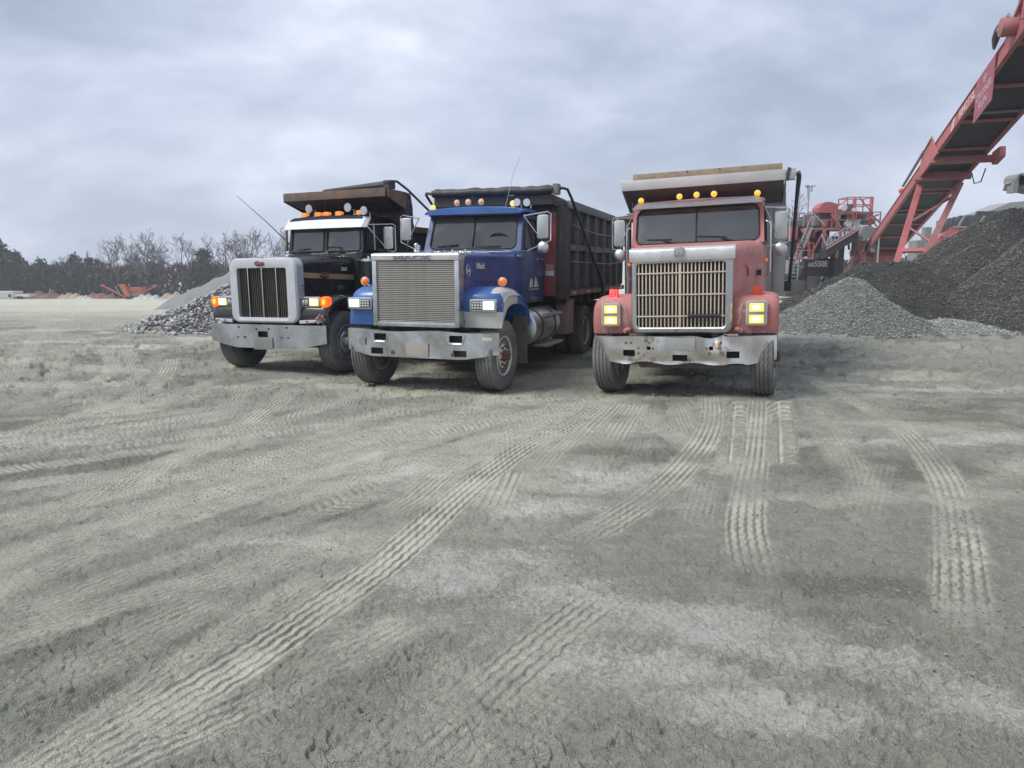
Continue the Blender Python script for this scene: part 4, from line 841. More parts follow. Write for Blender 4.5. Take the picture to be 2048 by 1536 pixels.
        for i in range(9):
            t_ = MB(); y = 3.35 + i * .58; t_.box(s * 1.2625 - .0015, s * 1.2625 + .0015, y, y + .28, 1.295, 1.345); t_.build('reflector', mat('reflector_red', (.32, .05, .04), .4) if i % 2 else mat('reflector_white', (.5, .42, .38), .4), sd_)
        c = MB(); c.tube([(s * 1.27, y, z) for y, z in ((3.2, 2.56), (4.0, 2.53), (4.7, 2.50), (5.4, 2.49), (6.2, 2.50), (8.4, 2.55))], .008, 5); c.tube([(s * 1.27, y, z) for y, z in ((3.2, 1.90), (5.2, 1.885), (6.6, 1.88), (8.4, 1.95))], .008, 5); c.build('tarp_cord', mat('cord', (.3, .3, .3), .6), sd_)
    for s in (-1, 1): b = MB(); b.box(s * .62 - .06, s * .62 + .06, 3.1, 8.5, 1.02, 1.295); b.build('body_sill', M_FRAME, T)
    for k in range(9): b = MB(); b.box(-1.14, 1.14, 3.3 + k * .62, 3.42 + k * .62, 1.10, 1.268); b.build('cross_member', M_FRAME, T)
    b = MB(); b.box(-1.12, 1.12, 3.0, 8.6, 1.30, 1.36); b.build('bed_floor', BOX, T); b = MB(); b.box(-1.15, 1.15, 8.56, 8.62, 1.36, 2.7); b.build('tailgate', BOX, T)
    # cab guard and rolled tarp
    b = MB(); b.hexa([(-1.12, 2.42, 2.86), (1.12, 2.42, 2.86), (1.15, 3.2, 2.80), (-1.15, 3.2, 2.80), (-1.12, 2.42, 3.03), (1.12, 2.42, 3.03), (1.15, 3.2, 3.0), (-1.15, 3.2, 3.0)]); b.build('cab_guard', BOX, T, bevel=.01)
    tr = MB(); loops = []
    for i in range(25):
        x = -1.14 + 2.28 * i / 24; w = .012 * math.sin(i * 1.7) + .01 * math.sin(i * .9); r = .078 + .006 * math.sin(i * 2.3)
        if i in (0, 24): r *= .8
        loops.append([(x, 2.44 + (r + .03) * math.cos(a) * 1.25, 3.10 + w * .5 + r * math.sin(a) * (1 + .05 * math.sin(3 * a + i))) for a in (2 * math.pi * j / 16 for j in range(16))])
    tr.loft(loops); tr.build('rolled_tarp', TARP, T, ang=60)
    b = MB(); b.box(1.13, 1.24, 2.36, 2.52, 3.02, 3.2); b.build('tarp_motor', RAIL, T, bevel=.02)
    for s in (-1, 1):
        a = MB(); a.tube([(s * 1.18, 2.44, 3.10), (s * 1.28, 2.46, 3.13), (s * 1.33, 2.62, 3.12), (s * 1.34, 2.9, 2.98), (s * 1.33, 3.6, 2.60), (s * 1.31, 4.6, 2.08), (s * 1.29, 5.92, 1.42)] if s > 0 else [(-1.14, 2.44, 3.10), (-1.28, 2.44, 3.12), (-1.34, 2.55, 3.10), (-1.34, 2.75, 2.98), (-1.34, 3.2, 2.72), (-1.31, 4.6, 2.08), (-1.29, 5.92, 1.42)], .024, 8); a.build('tarp_arm', M_BLACK, T)
        b = MB(); b.box(s * 1.29 - .04, s * 1.29 + .04, 5.84, 6.0, 1.20, 1.46); b.build('arm_pivot', M_BLACK, T, bevel=.01)
    # tank and steps
    for s in (-1, 1):
        tk = MB(); tk.lathe([(1.22, .001), (1.22, .25), (1.24, .285), (1.27, .295), (2.62, .295), (2.66, .285), (2.68, .25), (2.68, .001)], 'y', c=(s * .93, 0, .82), n=32); tk.build('fuel_tank', M_ALU, T)
        for y in (1.55, 2.3):
            st_ = MB(); st_.lathe([(y, .297), (y, .303), (y + .06, .303), (y + .06, .297)], 'y', c=(s * .93, 0, .82), n=32); st_.build('tank_strap', M_FRAME, T)
        for z, y0, y1, xo in ((1.0, 1.7, 2.75, 1.26), (.50, 1.75, 2.7, 1.28)):
            sp = MB(); sp.box(s * (xo - .16) - .12, s * (xo - .16) + .14, y0, y1, z - .03, z + .01)
            for k in range(3): sp.box(s * (xo - .16) - .09 + k * .08, s * (xo - .16) - .06 + k * .08, y0 + .02, y1 - .02, z + .012, z + .02)
            sp.build('step', mat('step_alu', (.45, .44, .42), .45, .6, dust=.4), T, bevel=.006)
        b = MB(); b.box(s * 1.08 - .12, s * 1.08 + .12, .80, .83, .3, 1.05); b.build('splash_guard', M_MUDFLAP, T)
    b = MB(); b.box(.95, 1.2, 3.3, 3.7, .55, 1.22); b.build('tool_box', mat('white_red_box', (.35, .18, .17), .6, dust=.5), T, bevel=.02)
    h = MB()
    for k in range(4): h.tube([(-.1 + .1 * k, -.45, .60), (-.05 + .1 * k, -.5, .47), (.1 + .08 * k, -.45, .46), (.2 + .06 * k, -.4, .60)], .012, 6)
    h.build('air_hoses', M_RUBBER, T)
    return T
blue_truck()

# ---------------------------------------------------------------- the black truck
def black_truck():
    T = truck_root('dump_truck', 'black dump truck with white sun visor and gold hood stripe, leftmost of the three', (-3.861, 12.413), 21.92, .59, -.014)
    BLK = mat('black_paint', (.008, .009, .012), .26, var=.25, scale=2, dust=.16, dustcol=(.11, .115, .12), coat=.4, dz=(.6, 2))
    GOLD = mat('gold_stripe', (.36, .24, .105), .42, dust=.15)
    WHT = mat('white_visor', (.66, .665, .68), .4, var=.05, dust=.12)
    SURR = mat('white_metal_surround', (.60, .62, .645), .34, .5, var=.08, dust=.12)
    RUSTY = mat('rusty_steel', (.07, .068, .066), .75, var=.5, rust=.55, rustcol=(.18, .08, .04), rscale=7, dust=.35, dustcol=(.26, .22, .19), bump=.3, bscale=25)
    BODY = mat('rusty_black_body', (.022, .022, .024), .65, var=.35, rust=.28, rustcol=(.11, .06, .035), dust=.3, dustcol=(.15, .15, .15), rscale=2.2)
    BADGE = mat('red_badge', (.10, .012, .02), .35, coat=.5)
    ms_f = disc_wheel(M_ALU, M_ALU, True, 10, 10); ms_r = disc_wheel(M_ALU, M_FRAME, False, 10, 10)
    for s in (-1, 1): put_wheel(T, ms_f, s * 1.04, 0, s, R(3))
    frame_and_axles(T, 8.0, (4.4, 5.75), ms_r)
    bp = bumper(T, (-1.2, 1.2), lambda x: .822, lambda x: .428 + .1 * max(0, (abs(x) - .60) / .6), lambda x, z: -.66 + .05 * max(0, (abs(x) - .7) / .5) ** 2, mat('bumper_alu', (.56, .58, .61), .22, 1, var=.2, scale=2.5, dust=.16), dent=lambda x, z: .004 * math.sin(6 * x + 5 * z) + .003 * math.sin(13 * x), nx=48)
    cut(bp, [(-.143, .061, -.8, -.5, .612, .712)])
    b = MB(); b.box(-1.0, 1.0, -.56, -.5, .47, .81); b.build('bumper_backing', M_FRAME, T)
    h = MB()
    for x, z in ((-.543, .773), (-.171, .744), (.086, .75), (.455, .778), (-.567, .603), (-.43, .606), (.345, .611), (.477, .614)): h.cyl((x, -.668, z), (x, -.65, z), .015, n=10)
    h.build('bumper_bolts', M_HOLE, T)
    b = MB(); b.box(-.235, .16, -.674, -.668, .405, .612); b.build('licence_plate', mat('licence_plate_grey', (.21, .215, .20), .6, var=.25, scale=2), T, bevel=.004)
    # hood and surround
    hd = hood_loft(T, [(-.47, .68, 1.91, .15), (-.2, .69, 1.93, .15), (.4, .71, 1.96, .16), (.8, .722, 1.975, .17), (.93, .725, 1.978, .17)], BLK, zb=.98)
    o, i_ = rrect(-.685, .685, .845, 1.915, .15, 6), rrect(-.52, .50, .94, 1.752, .04, 6)
    b = MB(); loops = [[(x, y, z) for x, z in P] for y, P in ((-.45, o), (-.62, o), (-.655, rrect(-.665, .665, .865, 1.895, .135, 6)), (-.665, rrect(-.60, .585, .885, 1.83, .09, 6)), (-.655, i_), (-.56, i_))]; b.loft(loops, cap=False); gs = b.build('grille_surround', SURR, T, ang=25)
    b = MB(); b.box(-.54, .52, -.50, -.44, .93, 1.77); b.build('radiator_screen', mat('bug_screen', (.07, .05, .035), .85, var=.5, scale=14, bump=.5, bscale=60), T)
    vb = MB(); vb.box(-.0045, .0045, -.60, -.58, .94, 1.752); vme = vb.mesh('grille_bar'); vme.materials.append(mat('grille_bar_grey', (.15, .14, .125), .45, .7))
    for k in range(26): link('grille_bar', vme, None, gs, (-.50 + k * .0392, 0, 0))
    vb = MB(); vb.box(-.0085, .0085, -.635, -.60, .94, 1.752); vme = vb.mesh('grille_bar'); vme.materials.append(M_CHROME)
    for x in (-.305, -.015, .275): link('grille_bar', vme, None, gs, (x, 0, 0))
    hb = MB(); hb.box(-.5, .48, -.577, -.57, -.002, .002); hme = hb.mesh('grille_wire'); hme.materials.append(mat('grille_bar_grey', (.2, .2, .2)))
    for k in range(30): link('grille_wire', hme, None, gs, (0, 0, .965 + k * .0265))
    def badge(loc, rot, par, w=.095, h=.042):
        b = MB(); b.lathe([(0, w), (-.006, w), (-.01, w * .93), (-.01, .001)], 'y', n=28); o = b.build('oval_badge', BADGE, par, loc=loc); o.scale = (1, 1, h / w); o.rotation_euler = rot
        r = MB(); r.tube([(w * math.cos(a), -.008, w * math.sin(a)) for a in (2 * math.pi * k / 28 for k in range(28))], .0045, 6, closed=True); r.build('badge_rim', mat('badge_rim', (.25, .12, .12), .4, .5), o)
        text('Peterbilt', .05, mat('badge_script', (.45, .25, .25), .4), o, (0, -.012, 0), FRONT, .001, 'lettering', fit=(w * 1.5, w * .75), shear=.3)
    badge((-.02, -.668, 1.822), (0, 0, 0), gs)
    b = MB(); b.tube([(-.02, -.6, 1.91), (-.02, -.62, 1.95)], .02, 10); b.tube([(-.10, -.63, 1.955), (.06, -.63, 1.955)], [.01, .014], 8); b.prism([(-.05, 1.91), (.01, 1.91), (.04, 1.955), (-.08, 1.955)], 'y', -.64, -.62); b.build('hood_ornament', M_CHROME, T)
    for s in (1, -1):
        st = MB()
        pts = [(-.45, 1.585, 1.672), (-.2, 1.575, 1.664), (.4, 1.555, 1.645), (.90, 1.537, 1.627)]; hwf = lambda y: .681 + .0335 * (y + .6)
        st.loft([[(s * (hwf(y)), y, a), (s * (hwf(y) + .004), y, a), (s * (hwf(y) + .004), y, c), (s * hwf(y), y, c)] for y, a, c in pts]); st.build('hood_stripe', GOLD, hd)
        badge((s * .722, .06, 1.622), (0, 0, R(90) * s), hd, .11, .05)
        for z0 in (1.43, 1.36): 
            sm = MB(); sm.bar((s * .690, -.5, z0 + .03), (s * .728, .88, z0), .008, .012); sm.build('hood_bead', BLK, hd)
    b = MB(); b.box(.722, .728, .55, .70, 1.70, 1.757); b.build('number_sticker', mat('sticker_white', (.6, .6, .58), .5), T); b = MB(); b.box(.7285, .7295, .585, .60, 1.715, 1.742); b.box(.7285, .7295, .615, .64, 1.715, 1.742); b.build('sticker_marks', M_BLACK, T)
    # fenders
    outer = smooth_pts([(-.56, .86), (-.58, .98), (-.55, 1.10), (-.46, 1.20), (-.32, 1.27), (-.1, 1.305), (.15, 1.29), (.4, 1.21), (.58, 1.06), (.66, .90), (.68, .80)], 26)
    arch = smooth_pts([(-.50, .86), (-.50, .93), (-.47, 1.02), (-.40, 1.11), (-.29, 1.18), (-.1, 1.215), (.12, 1.20), (.34, 1.13), (.51, 1.0), (.60, .88), (.62, .80)], 26)
    for s in (-1, 1):
        fender(T, s, outer, arch, [(.66, .0), (.85, .0), (1.05, .03), (1.14, .12), (1.19, .3), (1.215, .6)], BLK)
        x0, x1 = .665, 1.064; a, c = (x0, x1) if s > 0 else (-x1, -x0)
        b = MB(); b.box(a, c, -.56, -.34, 1.115, 1.285); hp = b.build('headlight', M_CHROME, T, bevel=.015)
        b = MB(); b.hexa([(a, -.5, 1.08), (c if s < 0 else .95, -.5, 1.112), (c if s < 0 else .95, -.36, 1.112), (a, -.36, 1.08), (a, -.5, 1.113), (c, -.5, 1.1135), (c, -.36, 1.1135), (a, -.36, 1.113)]); b.build('lamp_bracket', SURR, T)
        b = MB(); b.box(a + .012, c - .012, -.5635, -.55, 1.128, 1.262); b.build('lamp_bezel', M_BLACK, hp)
        mid = (a + c) / 2; lit = (mid, c - .025) if s > 0 else (a + .025, mid); dim = (a + .025, mid - .01) if s > 0 else (mid + .01, c - .025)
        l = MB(); l.box(*lit, -.573, -.56, 1.137, 1.253); l.build('lit_lamp', mat('amber_white_lit', (.9, .6, .3), .2, emit=(1, .52, .14), estr=.7), hp, bevel=.012)
        l = MB(); l.ball(((lit[0] + lit[1]) / 2, -.571, 1.19), .06, .01, .05); l.build('lamp_bulb', mat('bulb_lit', (1, .8, .5), .2, emit=(1, .78, .40), estr=1.6), hp)
        l = MB(); l.box(*dim, -.571, -.56, 1.137, 1.253); dl = l.build('clear_lamp', mat('clear_lens', (.16, .165, .17), .12, .6), hp, bevel=.012)
        for dx in (-.035, .03):
            d = MB(); d.ball(((dim[0] + dim[1]) / 2 + dx, -.571, 1.185), .035, .008, .04); d.build('reflector_bowl', mat('lamp_bowl', (.45, .46, .47), .2, .8), dl)
        ts = MB(); ts.prism(rrect(1.07, 1.2, 1.105, 1.285, .06) if s > 0 else rrect(-1.2, -1.07, 1.105, 1.285, .06), 'y', -.56, -.42); t_ = ts.build('turn_signal', mat('orange_lens_lit', (.85, .13, .01), .25, emit=(1, .12, .01), estr=.55), T, bevel=.02)
        d = MB(); d.ball((s * 1.135, -.562, 1.195), .03, .012, .045); d.build('bulb', M_AMBERLIT, t_)
        sb = MB(); sb.hexa([(s * .70, -.64, .845), (s * 1.08, -.62, .87), (s * 1.08, -.57, .87), (s * .70, -.57, .845), (s * .70, -.64, .90), (s * 1.08, -.62, .915), (s * 1.08, -.57, .915), (s * .70, -.57, .90)]); sb.build('bumper_strip', SURR, T, bevel=.006)
        d = MB()
        for x in (.85, 1.02): d.cyl((s * x, -.648, .885), (s * x, -.60, .885), .011, n=10)
        d.build('strip_bolts', M_HOLE, T)
    # little bunch of artificial flowers wired to the fender
    g = random.Random(3); f = MB()
    for k in range(46):
        c = Vector((1.13 + g.gauss(0, .04), -.65 + g.gauss(0, .02), .92 + g.gauss(0, .035))); n = Vector((g.gauss(0, 1), g.gauss(-1, .6), g.gauss(.3, .8))).normalized(); u = n.orthogonal().normalized() * .022; w = n.cross(u) * 1.0
        f.add([c - u, c - w, c + u, c + w], [(0, 1, 2, 3)])
    fl = f.build('flower_bunch', mat('faded_pink_petals', (.36, .22, .21), .8, var=.5, scale=30), T); b = MB(); b.tube([(1.08, -.64, .93), (1.11, -.66, 1.01), (1.17, -.66, .99), (1.18, -.64, .92)], .006, 5); b.build('ribbon', mat('pink_ribbon', (.35, .12, .2), .6), fl)
    # cab
    b = MB(); b.loft([[(-hw, y, 1.1), (hw, y, 1.1), (hw, y, zt - .1), (hw - .06, y, zt), (-hw + .06, y, zt), (-hw, y, zt - .1)] for y, hw, zt in ((.95, .80, 2.0), (1.08, .86, 2.05), (2.35, .90, 2.05))]); b.build('cab_body', BLK, T, bevel=.02)
    zb, zt = 2.04, 2.62
    FL, FR = (-.835, 1.08, zb), (.835, 1.08, zb); TL, TR = (-.80, 1.17, zt), (.80, 1.17, zt); BRr, BLr = (.885, 2.33, zb), (-.885, 2.33, zb); TRr, TLr = (.85, 2.3, zt), (-.85, 2.3, zt)
    fl_ = lambda a, c, f: tuple(a[k] * (1 - f) + c[k] * f for k in range(3))
    M0, M1 = fl_(FL, FR, .5), fl_(TL, TR, .5)
    glazed(T, (FL, M0, M1, TL), (.075, .955, .05, .78), BLK, 'windshield_frame', 'windshield', rad=.04, gm=M_GL_BLACK); glazed(T, (M0, FR, TR, M1), (.045, .925, .05, .78), BLK, 'windshield_frame', 'windshield', rad=.04, gm=M_GL_BLACK)
    glazed(T, (FR, BRr, TRr, TR), (.10, .80, .05, .85), BLK, 'cab_side', 'side_window', rad=.05, gm=M_SIDEGL); glazed(T, (BLr, FL, TL, TLr), (.20, .90, .05, .85), BLK, 'cab_side', 'side_window', rad=.05, gm=M_SIDEGL)
    b = MB(); b.panel((BRr, BLr, TLr, TRr), (.3, .7, .35, .8), .03); b.build('cab_back', BLK, T)
    b = MB(); b.bar((.868, 1.42, 2.08), (.845, 1.44, 2.56), .02, .02); b.build('vent_divider', M_ALU, T)
    b = MB(); b.loft([[(x * hw, y, z0 + dz) for x, dz in ((-1, 0), (-.98, .04), (-.85, .075), (0, .10), (.85, .075), (.98, .04), (1, 0))] for y, hw, z0 in ((1.14, .82, 2.615), (1.3, .86, 2.625), (2.1, .87, 2.64), (2.4, .86, 2.62))]); b.build('cab_roof', BLK, T, ang=50)
    v = MB(); loops = []
    for x, dy, dz in ((-.92, .10, -.03), (-.86, .02, 0), (-.5, 0, 0), (0, -.01, 0), (.5, 0, 0), (.86, .02, 0), (.92, .10, -.03)):
        loops.append([(x, .99 + dy, 2.475), (x, 1.17 + dy * .6, 2.672 + dz), (x, 1.19 + dy * .6, 2.665 + dz), (x, 1.01 + dy, 2.47)])
    v.loft(loops); v.build('sun_visor', WHT, T, ang=20)
    seats(T, 1.6, 1.75, .85); b = MB(); b.box(-.8, .8, 1.14, 1.4, 1.9, 2.08); b.build('dashboard', M_INT, T, bevel=.03)
    wiper(T, (-.4, 1.04, 2.05), (-.52, 1.08, 2.11), (-.62, 1.085, 2.10), (-.35, 1.085, 2.115)); wiper(T, (.55, 1.04, 2.03), (.3, 1.08, 2.12), (.02, 1.085, 2.15), (.36, 1.085, 2.13))
    for x in (-.567, -.259, -.063, .211, .666):
        b = MB(); b.box(x - .07, x + .07, 1.24, 1.36, 2.715, 2.73); cl = b.build('roof_marker', M_CHROME, T); l = MB(); l.prism(rrect(x - .065, x + .065, 2.73, 2.79, .025), 'y', 1.24, 1.34); l.build('lens', mat('marker_orange', (.8, .2, .02), .3, emit=(1, .25, .02), estr=.4), cl, bevel=.015)
    for x, z in ((-.36, 2.85), (.50, 2.84), (.84, 2.77)):
        h = MB(); h.tube([(x, 1.14, z), (x, 1.15, z), (x, 1.2, z), (x, 1.3, z), (x, 1.75, z - .02)], [.078, .072, .045, .027, .02], 18); h.tube([(x, 1.35, z), (x, 1.35, z - .12)], .014); hh = h.build('air_horn', M_CHROME, T); d = MB(); d.lathe([(1.136, .072), (1.135, .001)], 'y', c=(x, 0, z), n=18); d.build('horn_bell', M_ALU, hh)
    for x, a in ((-.25, .0), (.02, .16)):
        b = MB(); b.tube([(x, 1.5, 2.72), (x + a, 1.5, 3.05)], .004, 5); b.build('roof_antenna', M_BLACK, T)
    a = MB(); a.tube([(-.95, 1.3, 2.2), (-1.35, 1.15, 2.63), (-1.92, 1.0, 3.15)], [.012, .008, .004], 6); a.build('antenna', M_BLACK, T)
    west_mirror(T, 1, 1.17, 1.45, 2.09, 2.49, [(.87, 1.15, 2.52), (.89, 1.5, 2.08)], w=.20, conv=False); west_mirror(T, -1, 1.12, 1.35, 2.09, 2.49, [(-.87, 1.15, 2.52), (-.89, 1.5, 2.08)], w=.13, conv=False)
    b = MB(); b.lathe([(1.30, .001), (1.30, .19), (1.84, .195), (1.845, .195), (1.845, .001)], 'z', c=(1.0, 1.0, 0), n=28); ac = b.build('air_cleaner', BLK, T); b = MB(); b.lathe([(1.85, .001), (1.85, .215), (1.86, .225), (1.895, .225), (1.905, .21), (1.91, .03), (1.955, .03), (1.955, .001)], 'z', c=(1.0, 1.0, 0), n=28); b.build('lid', M_CHROME, ac)
    b = MB(); b.cyl((1.0, 1.0, 1.40), (1.0, 1.0, 1.46), .197, n=28); b.build('strap', M_CHROME, ac)
    for s in (-1, 1):
        b = MB(); b.lathe([(1.2, .001), (1.2, .26), (1.24, .3), (2.5, .3), (2.55, .26), (2.55, .001)], 'y', c=(s * .9, 0, .82), n=28); b.build('fuel_tank', M_ALU, T)
        b = MB(); b.cyl((s * 1.05, 2.45, 1.2), (s * 1.05, 2.45, 2.6), .07); b.build('exhaust_stack', M_CHROME, T)
    # dump body
    b = MB(); b.box(-1.14, 1.14, 1.40, 1.44, 3.035, 3.19); b.build('guard_lip', RUSTY, T, bevel=.008)
    b = MB(); b.hexa([(-1.13, 1.44, 3.14), (1.13, 1.44, 3.14), (1.15, 2.2, 3.14), (-1.15, 2.2, 3.14), (-1.13, 1.44, 3.178), (1.13, 1.44, 3.178), (1.15, 2.2, 3.165), (-1.15, 2.2, 3.165)]); b.build('cab_guard', BODY, T)
    b = MB(); b.hexa([(-1.13, 1.44, 3.035), (1.13, 1.44, 3.035), (.95, 2.15, 2.80), (-.95, 2.15, 2.80), (-1.13, 1.44, 3.06), (1.13, 1.44, 3.06), (.95, 2.15, 2.83), (-.95, 2.15, 2.83)]); b.build('guard_soffit', BODY, T)
    for s in (-1, 1):
        b = MB(); b.prism([(1.442, 3.03), (2.14, 2.83), (2.14, 3.168), (1.442, 3.178)], 'x', s * 1.155, s * 1.18); b.build('guard_side', RUSTY, T)
        b = MB(); b.tube([(s * 1.17, 2.12, 1.3), (s * 1.17, 2.12, 3.0), (s * 1.17, 2.18, 3.13), (s * 1.17, 2.24, 2.9), (s * 1.17, 2.27, 1.3)], .05, 6); b.build('front_post', BODY, T)
        b = MB(); b.box(s * 1.15 - .03, s * 1.15 + .03, 2.27, 8.0, 1.33, 2.42); sw = b.build('side_wall', BODY, T); b = MB(); b.box(s * 1.17 - .07, s * 1.17 + .07, 2.27, 8.05, 2.42, 2.54); b.build('top_rail', RUSTY, sw, bevel=.01)
        rb = MB(); rb.box(-.04, .04, -.045, .045, 1.33, 2.42); rme = rb.mesh('rib', bevel=.006); rme.materials.append(BODY)
        for k in range(6): link('rib', rme, None, sw, (s * 1.2, 2.9 + k * .95, 0))
        a = MB(); a.tube(([(1.16, 1.35, 3.25), (1.25, 1.45, 3.30), (1.27, 1.62, 3.31)] if s > 0 else []) + [(s * 1.27, 2.0, 3.2 if s > 0 else 3.1), (s * 1.26, 2.9, 2.85), (s * 1.26, 4.2, 2.2), (s * 1.24, 5.6, 1.4)], .022, 8); a.build('tarp_arm', M_BLACK, T)
    b = MB(); b.box(-1.12, 1.12, 2.14, 2.2, 1.3, 3.14); b.build('front_wall', BODY, T); b = MB(); b.box(-1.12, 1.12, 2.2, 8.0, 1.28, 1.34); b.build('bed_floor', BODY, T); b = MB(); b.box(-1.12, 1.12, 7.98, 8.04, 1.34, 2.45); b.build('tailgate', BODY, T)
    b = MB(); loops = []
    for i in range(13):
        x = -.35 + 1.5 * i / 12; r = .03 + .05 * i / 12; loops.append([(x, 1.62 + r * 1.4 * math.cos(a), 3.19 + r * .9 + r * math.sin(a)) for a in (2 * math.pi * j / 10 for j in range(10))])
    b.loft(loops); b.box(1.05, 1.17, 1.5, 1.72, 3.19, 3.33); b.build('rolled_tarp', M_BLACK, T)
    return T
black_truck()

# ---------------------------------------------------------------- the red truck
def red_truck():
    T = truck_root('dump_truck', 'faded red dump truck with dented bumper and headlights on, rightmost of the three', (2.42, 9.764), 20.2, 1.87, .024)
    RED = mat('faded_red_paint', (.36, .072, .066), .52, var=.22, scale=3, dust=.62, dustcol=(.54, .35, .32), rust=.12, rustcol=(.38, .33, .31), rscale=5, coat=.1, spec=.35)
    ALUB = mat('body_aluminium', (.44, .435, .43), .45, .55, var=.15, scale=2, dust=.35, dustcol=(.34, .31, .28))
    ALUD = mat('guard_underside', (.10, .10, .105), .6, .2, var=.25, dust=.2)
    SURR = mat('dull_chrome', (.52, .52, .52), .27, 1, var=.15, scale=3, dust=.22, rust=.10, rscale=9, rustcol=(.25, .17, .12))
    BUMP = mat('dented_chrome', (.60, .595, .58), .24, .9, var=.2, scale=3, dust=.22, dustcol=(.40, .37, .33), rust=.20, rustcol=(.27, .18, .12), rscale=3.2)
    GBAR = mat('grille_bar_cream', (.60, .52, .41), .4, .35, var=.15, dust=.2, dustcol=(.4, .33, .25))
    WOOD = mat('side_board_wood', (.30, .235, .165), .8, var=.25, scale=9)
    ms_f = disc_wheel(mat('white_rim_dirty', (.5, .47, .43), .6, dust=.4, rust=.3), M_RUSTBOLT, True, 5, 10); ms_r = disc_wheel(mat('cream_wheel_paint', (.5, .42, .33)), M_RUSTBOLT, False, 5, 10)
    for s in (-1, 1): put_wheel(T, ms_f, s * 1.03, 0, s, R(-5) if s < 0 else R(-3))
    frame_and_axles(T, 8.0, (4.6, 5.95), ms_r)
    def dent(x, z):
        d = .05 * math.exp(-((x + .78) / .16) ** 2 - ((z - .50) / .09) ** 2) + .045 * math.exp(-((x - .43) / .10) ** 2 - ((z - .80) / .12) ** 2) - .035 * math.exp(-((x - .545) / .05) ** 2)
        d += .035 * math.exp(-((x - .3) / .25) ** 2 - ((z - .5) / .07) ** 2) + .03 * math.exp(-((x + .3) / .2) ** 2 - ((z - .5) / .06) ** 2)
        return d + .008 * math.sin(9 * x + 11 * z) + .006 * math.sin(17 * x - 6 * z)
    zt = lambda x: .825 + .022 * math.exp(-((x - .52) / .04) ** 2) - .03 * math.exp(-((x - .36) / .12) ** 2) + .004 * math.sin(8 * x)
    zb = lambda x: .463 + (.055 * max(0, (-x - .85) / .3) if x < 0 else .05 * max(0, (x - .85) / .3)) + .014 * math.sin(11 * x) * (abs(x) < .8) + .02 * math.exp(-((x + .55) / .12) ** 2)
    bp = bumper(T, (-1.18, 1.18), zt, zb, lambda x, z: -.57 + .16 * max(0, (abs(x) - .72) / .46) ** 2, BUMP, dent, rows=12, nx=110)
    cut(bp, [(-.76, -.60, -.9, -.3, .56, .645), (-.105, .087, -.9, -.3, .502, .582), (.578, .735, -.9, -.3, .545, .632), (-.441, -.387, -.9, -.4, .645, .69), (.36, .411, -.9, -.4, .646, .694)])
    b = MB(); b.box(-.95, .95, -.42, -.34, .5, .80); b.build('bumper_backing', M_FRAME, T)
    h = MB()
    for x, z in ((-.72, .74), (-.65, .74), (-.55, .67), (-.55, .60), (-.36, .665), (.33, .67), (.50, .745), (.50, .67), (.51, .61), (.36, .60)): h.cyl((x, -.595, z), (x, -.53, z), .013, n=8)
    h.build('bumper_bolts', M_RUSTBOLT, T)
    b = MB(); b.box(-.20, .19, -.60, -.594, .645, .808); b.build('licence_plate', M_PLATE, T, bevel=.004)
    b = MB(); b.loft([[(x * w, y, z) for x, z in ((-1, .46), (-.9, .38), (.9, .38), (1, .46))] for y, w in ((-.35, .62), (-.1, .66), (.1, .6))]); b.build('sump_guard', mat('rusty_sump', (.07, .045, .035), .8, dust=.3), T)
    # hood and grille
    hd = hood_loft(T, [(-.40, .61, 1.94, .10), (-.3, .63, 1.96, .12), (.2, .76, 2.01, .14), (.8, .90, 2.06, .17), (1.16, .955, 2.085, .18)], RED, zb=1.0)
    hd2 = MB(); hd2.loft([[(x, y, z) for x, z in rrect(-hw, hw, .85, zt_, .06, 4, True)] for y, hw, zt_ in ((-.40, .60, 1.6), (.2, .78, 1.72), (1.16, .97, 1.78))]); hd2.build('hood_flank', RED, T, ang=40)
    o, i_ = rrect(-.642, .64, .868, 1.95, .11, 6), rrect(-.572, .556, .945, 1.775, .045, 6)
    b = MB(); b.loft([[(x, y, z) for x, z in P] for y, P in ((-.38, o), (-.56, o), (-.585, rrect(-.625, .622, .885, 1.93, .10, 6)), (-.595, rrect(-.59, .575, .925, 1.82, .06, 6)), (-.585, i_), (-.50, i_))], cap=False); gs = b.build('grille_surround', SURR, T, ang=25)
    cap = MB(); cap.loft([[(x, y, z) for y, z in ((-.605, 1.80), (-.615, 1.90), (-.595, 1.955), (-.54, 1.975), (-.40, 1.985), (-.40, 1.95), (-.58, 1.80))] for x in (-.66, -.64, -.3, 0, .3, .64, .67)]); cap.build('grille_cap', mat('white_cap', (.62, .61, .60), .3, .6, var=.12, scale=6, dust=.12), T, bevel=.008, ang=30)
    b = MB(); b.box(-.57, .56, -.47, -.41, .92, 1.8); b.build('radiator', mat('radiator_core', (.05, .042, .035), .8), T)
    vb = MB(); vb.box(-.0085, .0085, -.565, -.545, .945, 1.775); vme = vb.mesh('grille_bar', bevel=.003); vme.materials.append(GBAR)
    vb = MB(); vb.box(-.016, .016, -.573, -.545, .945, 1.775); vwe = vb.mesh('grille_bar', bevel=.004); vwe.materials.append(GBAR)
    for k in range(23):
        x = -.541 + k * .0484; link('grille_bar', vwe if k == 11 else vme, None, gs, (x - .003, 0, 0))
    for z in (1.645, 1.366, 1.088):
        b = MB(); b.box(-.572, .556, -.5785, -.566, z - .009, z + .009); b.build('grille_crossbar', GBAR, gs, bevel=.003)
    b = MB(); b.tube([(.10, -.60, 1.088), (.14, -.605, 1.09), (.51, -.605, 1.09)], [.04, .022, .022], 8); b.build('tape_wrap', M_RUBBER, gs)
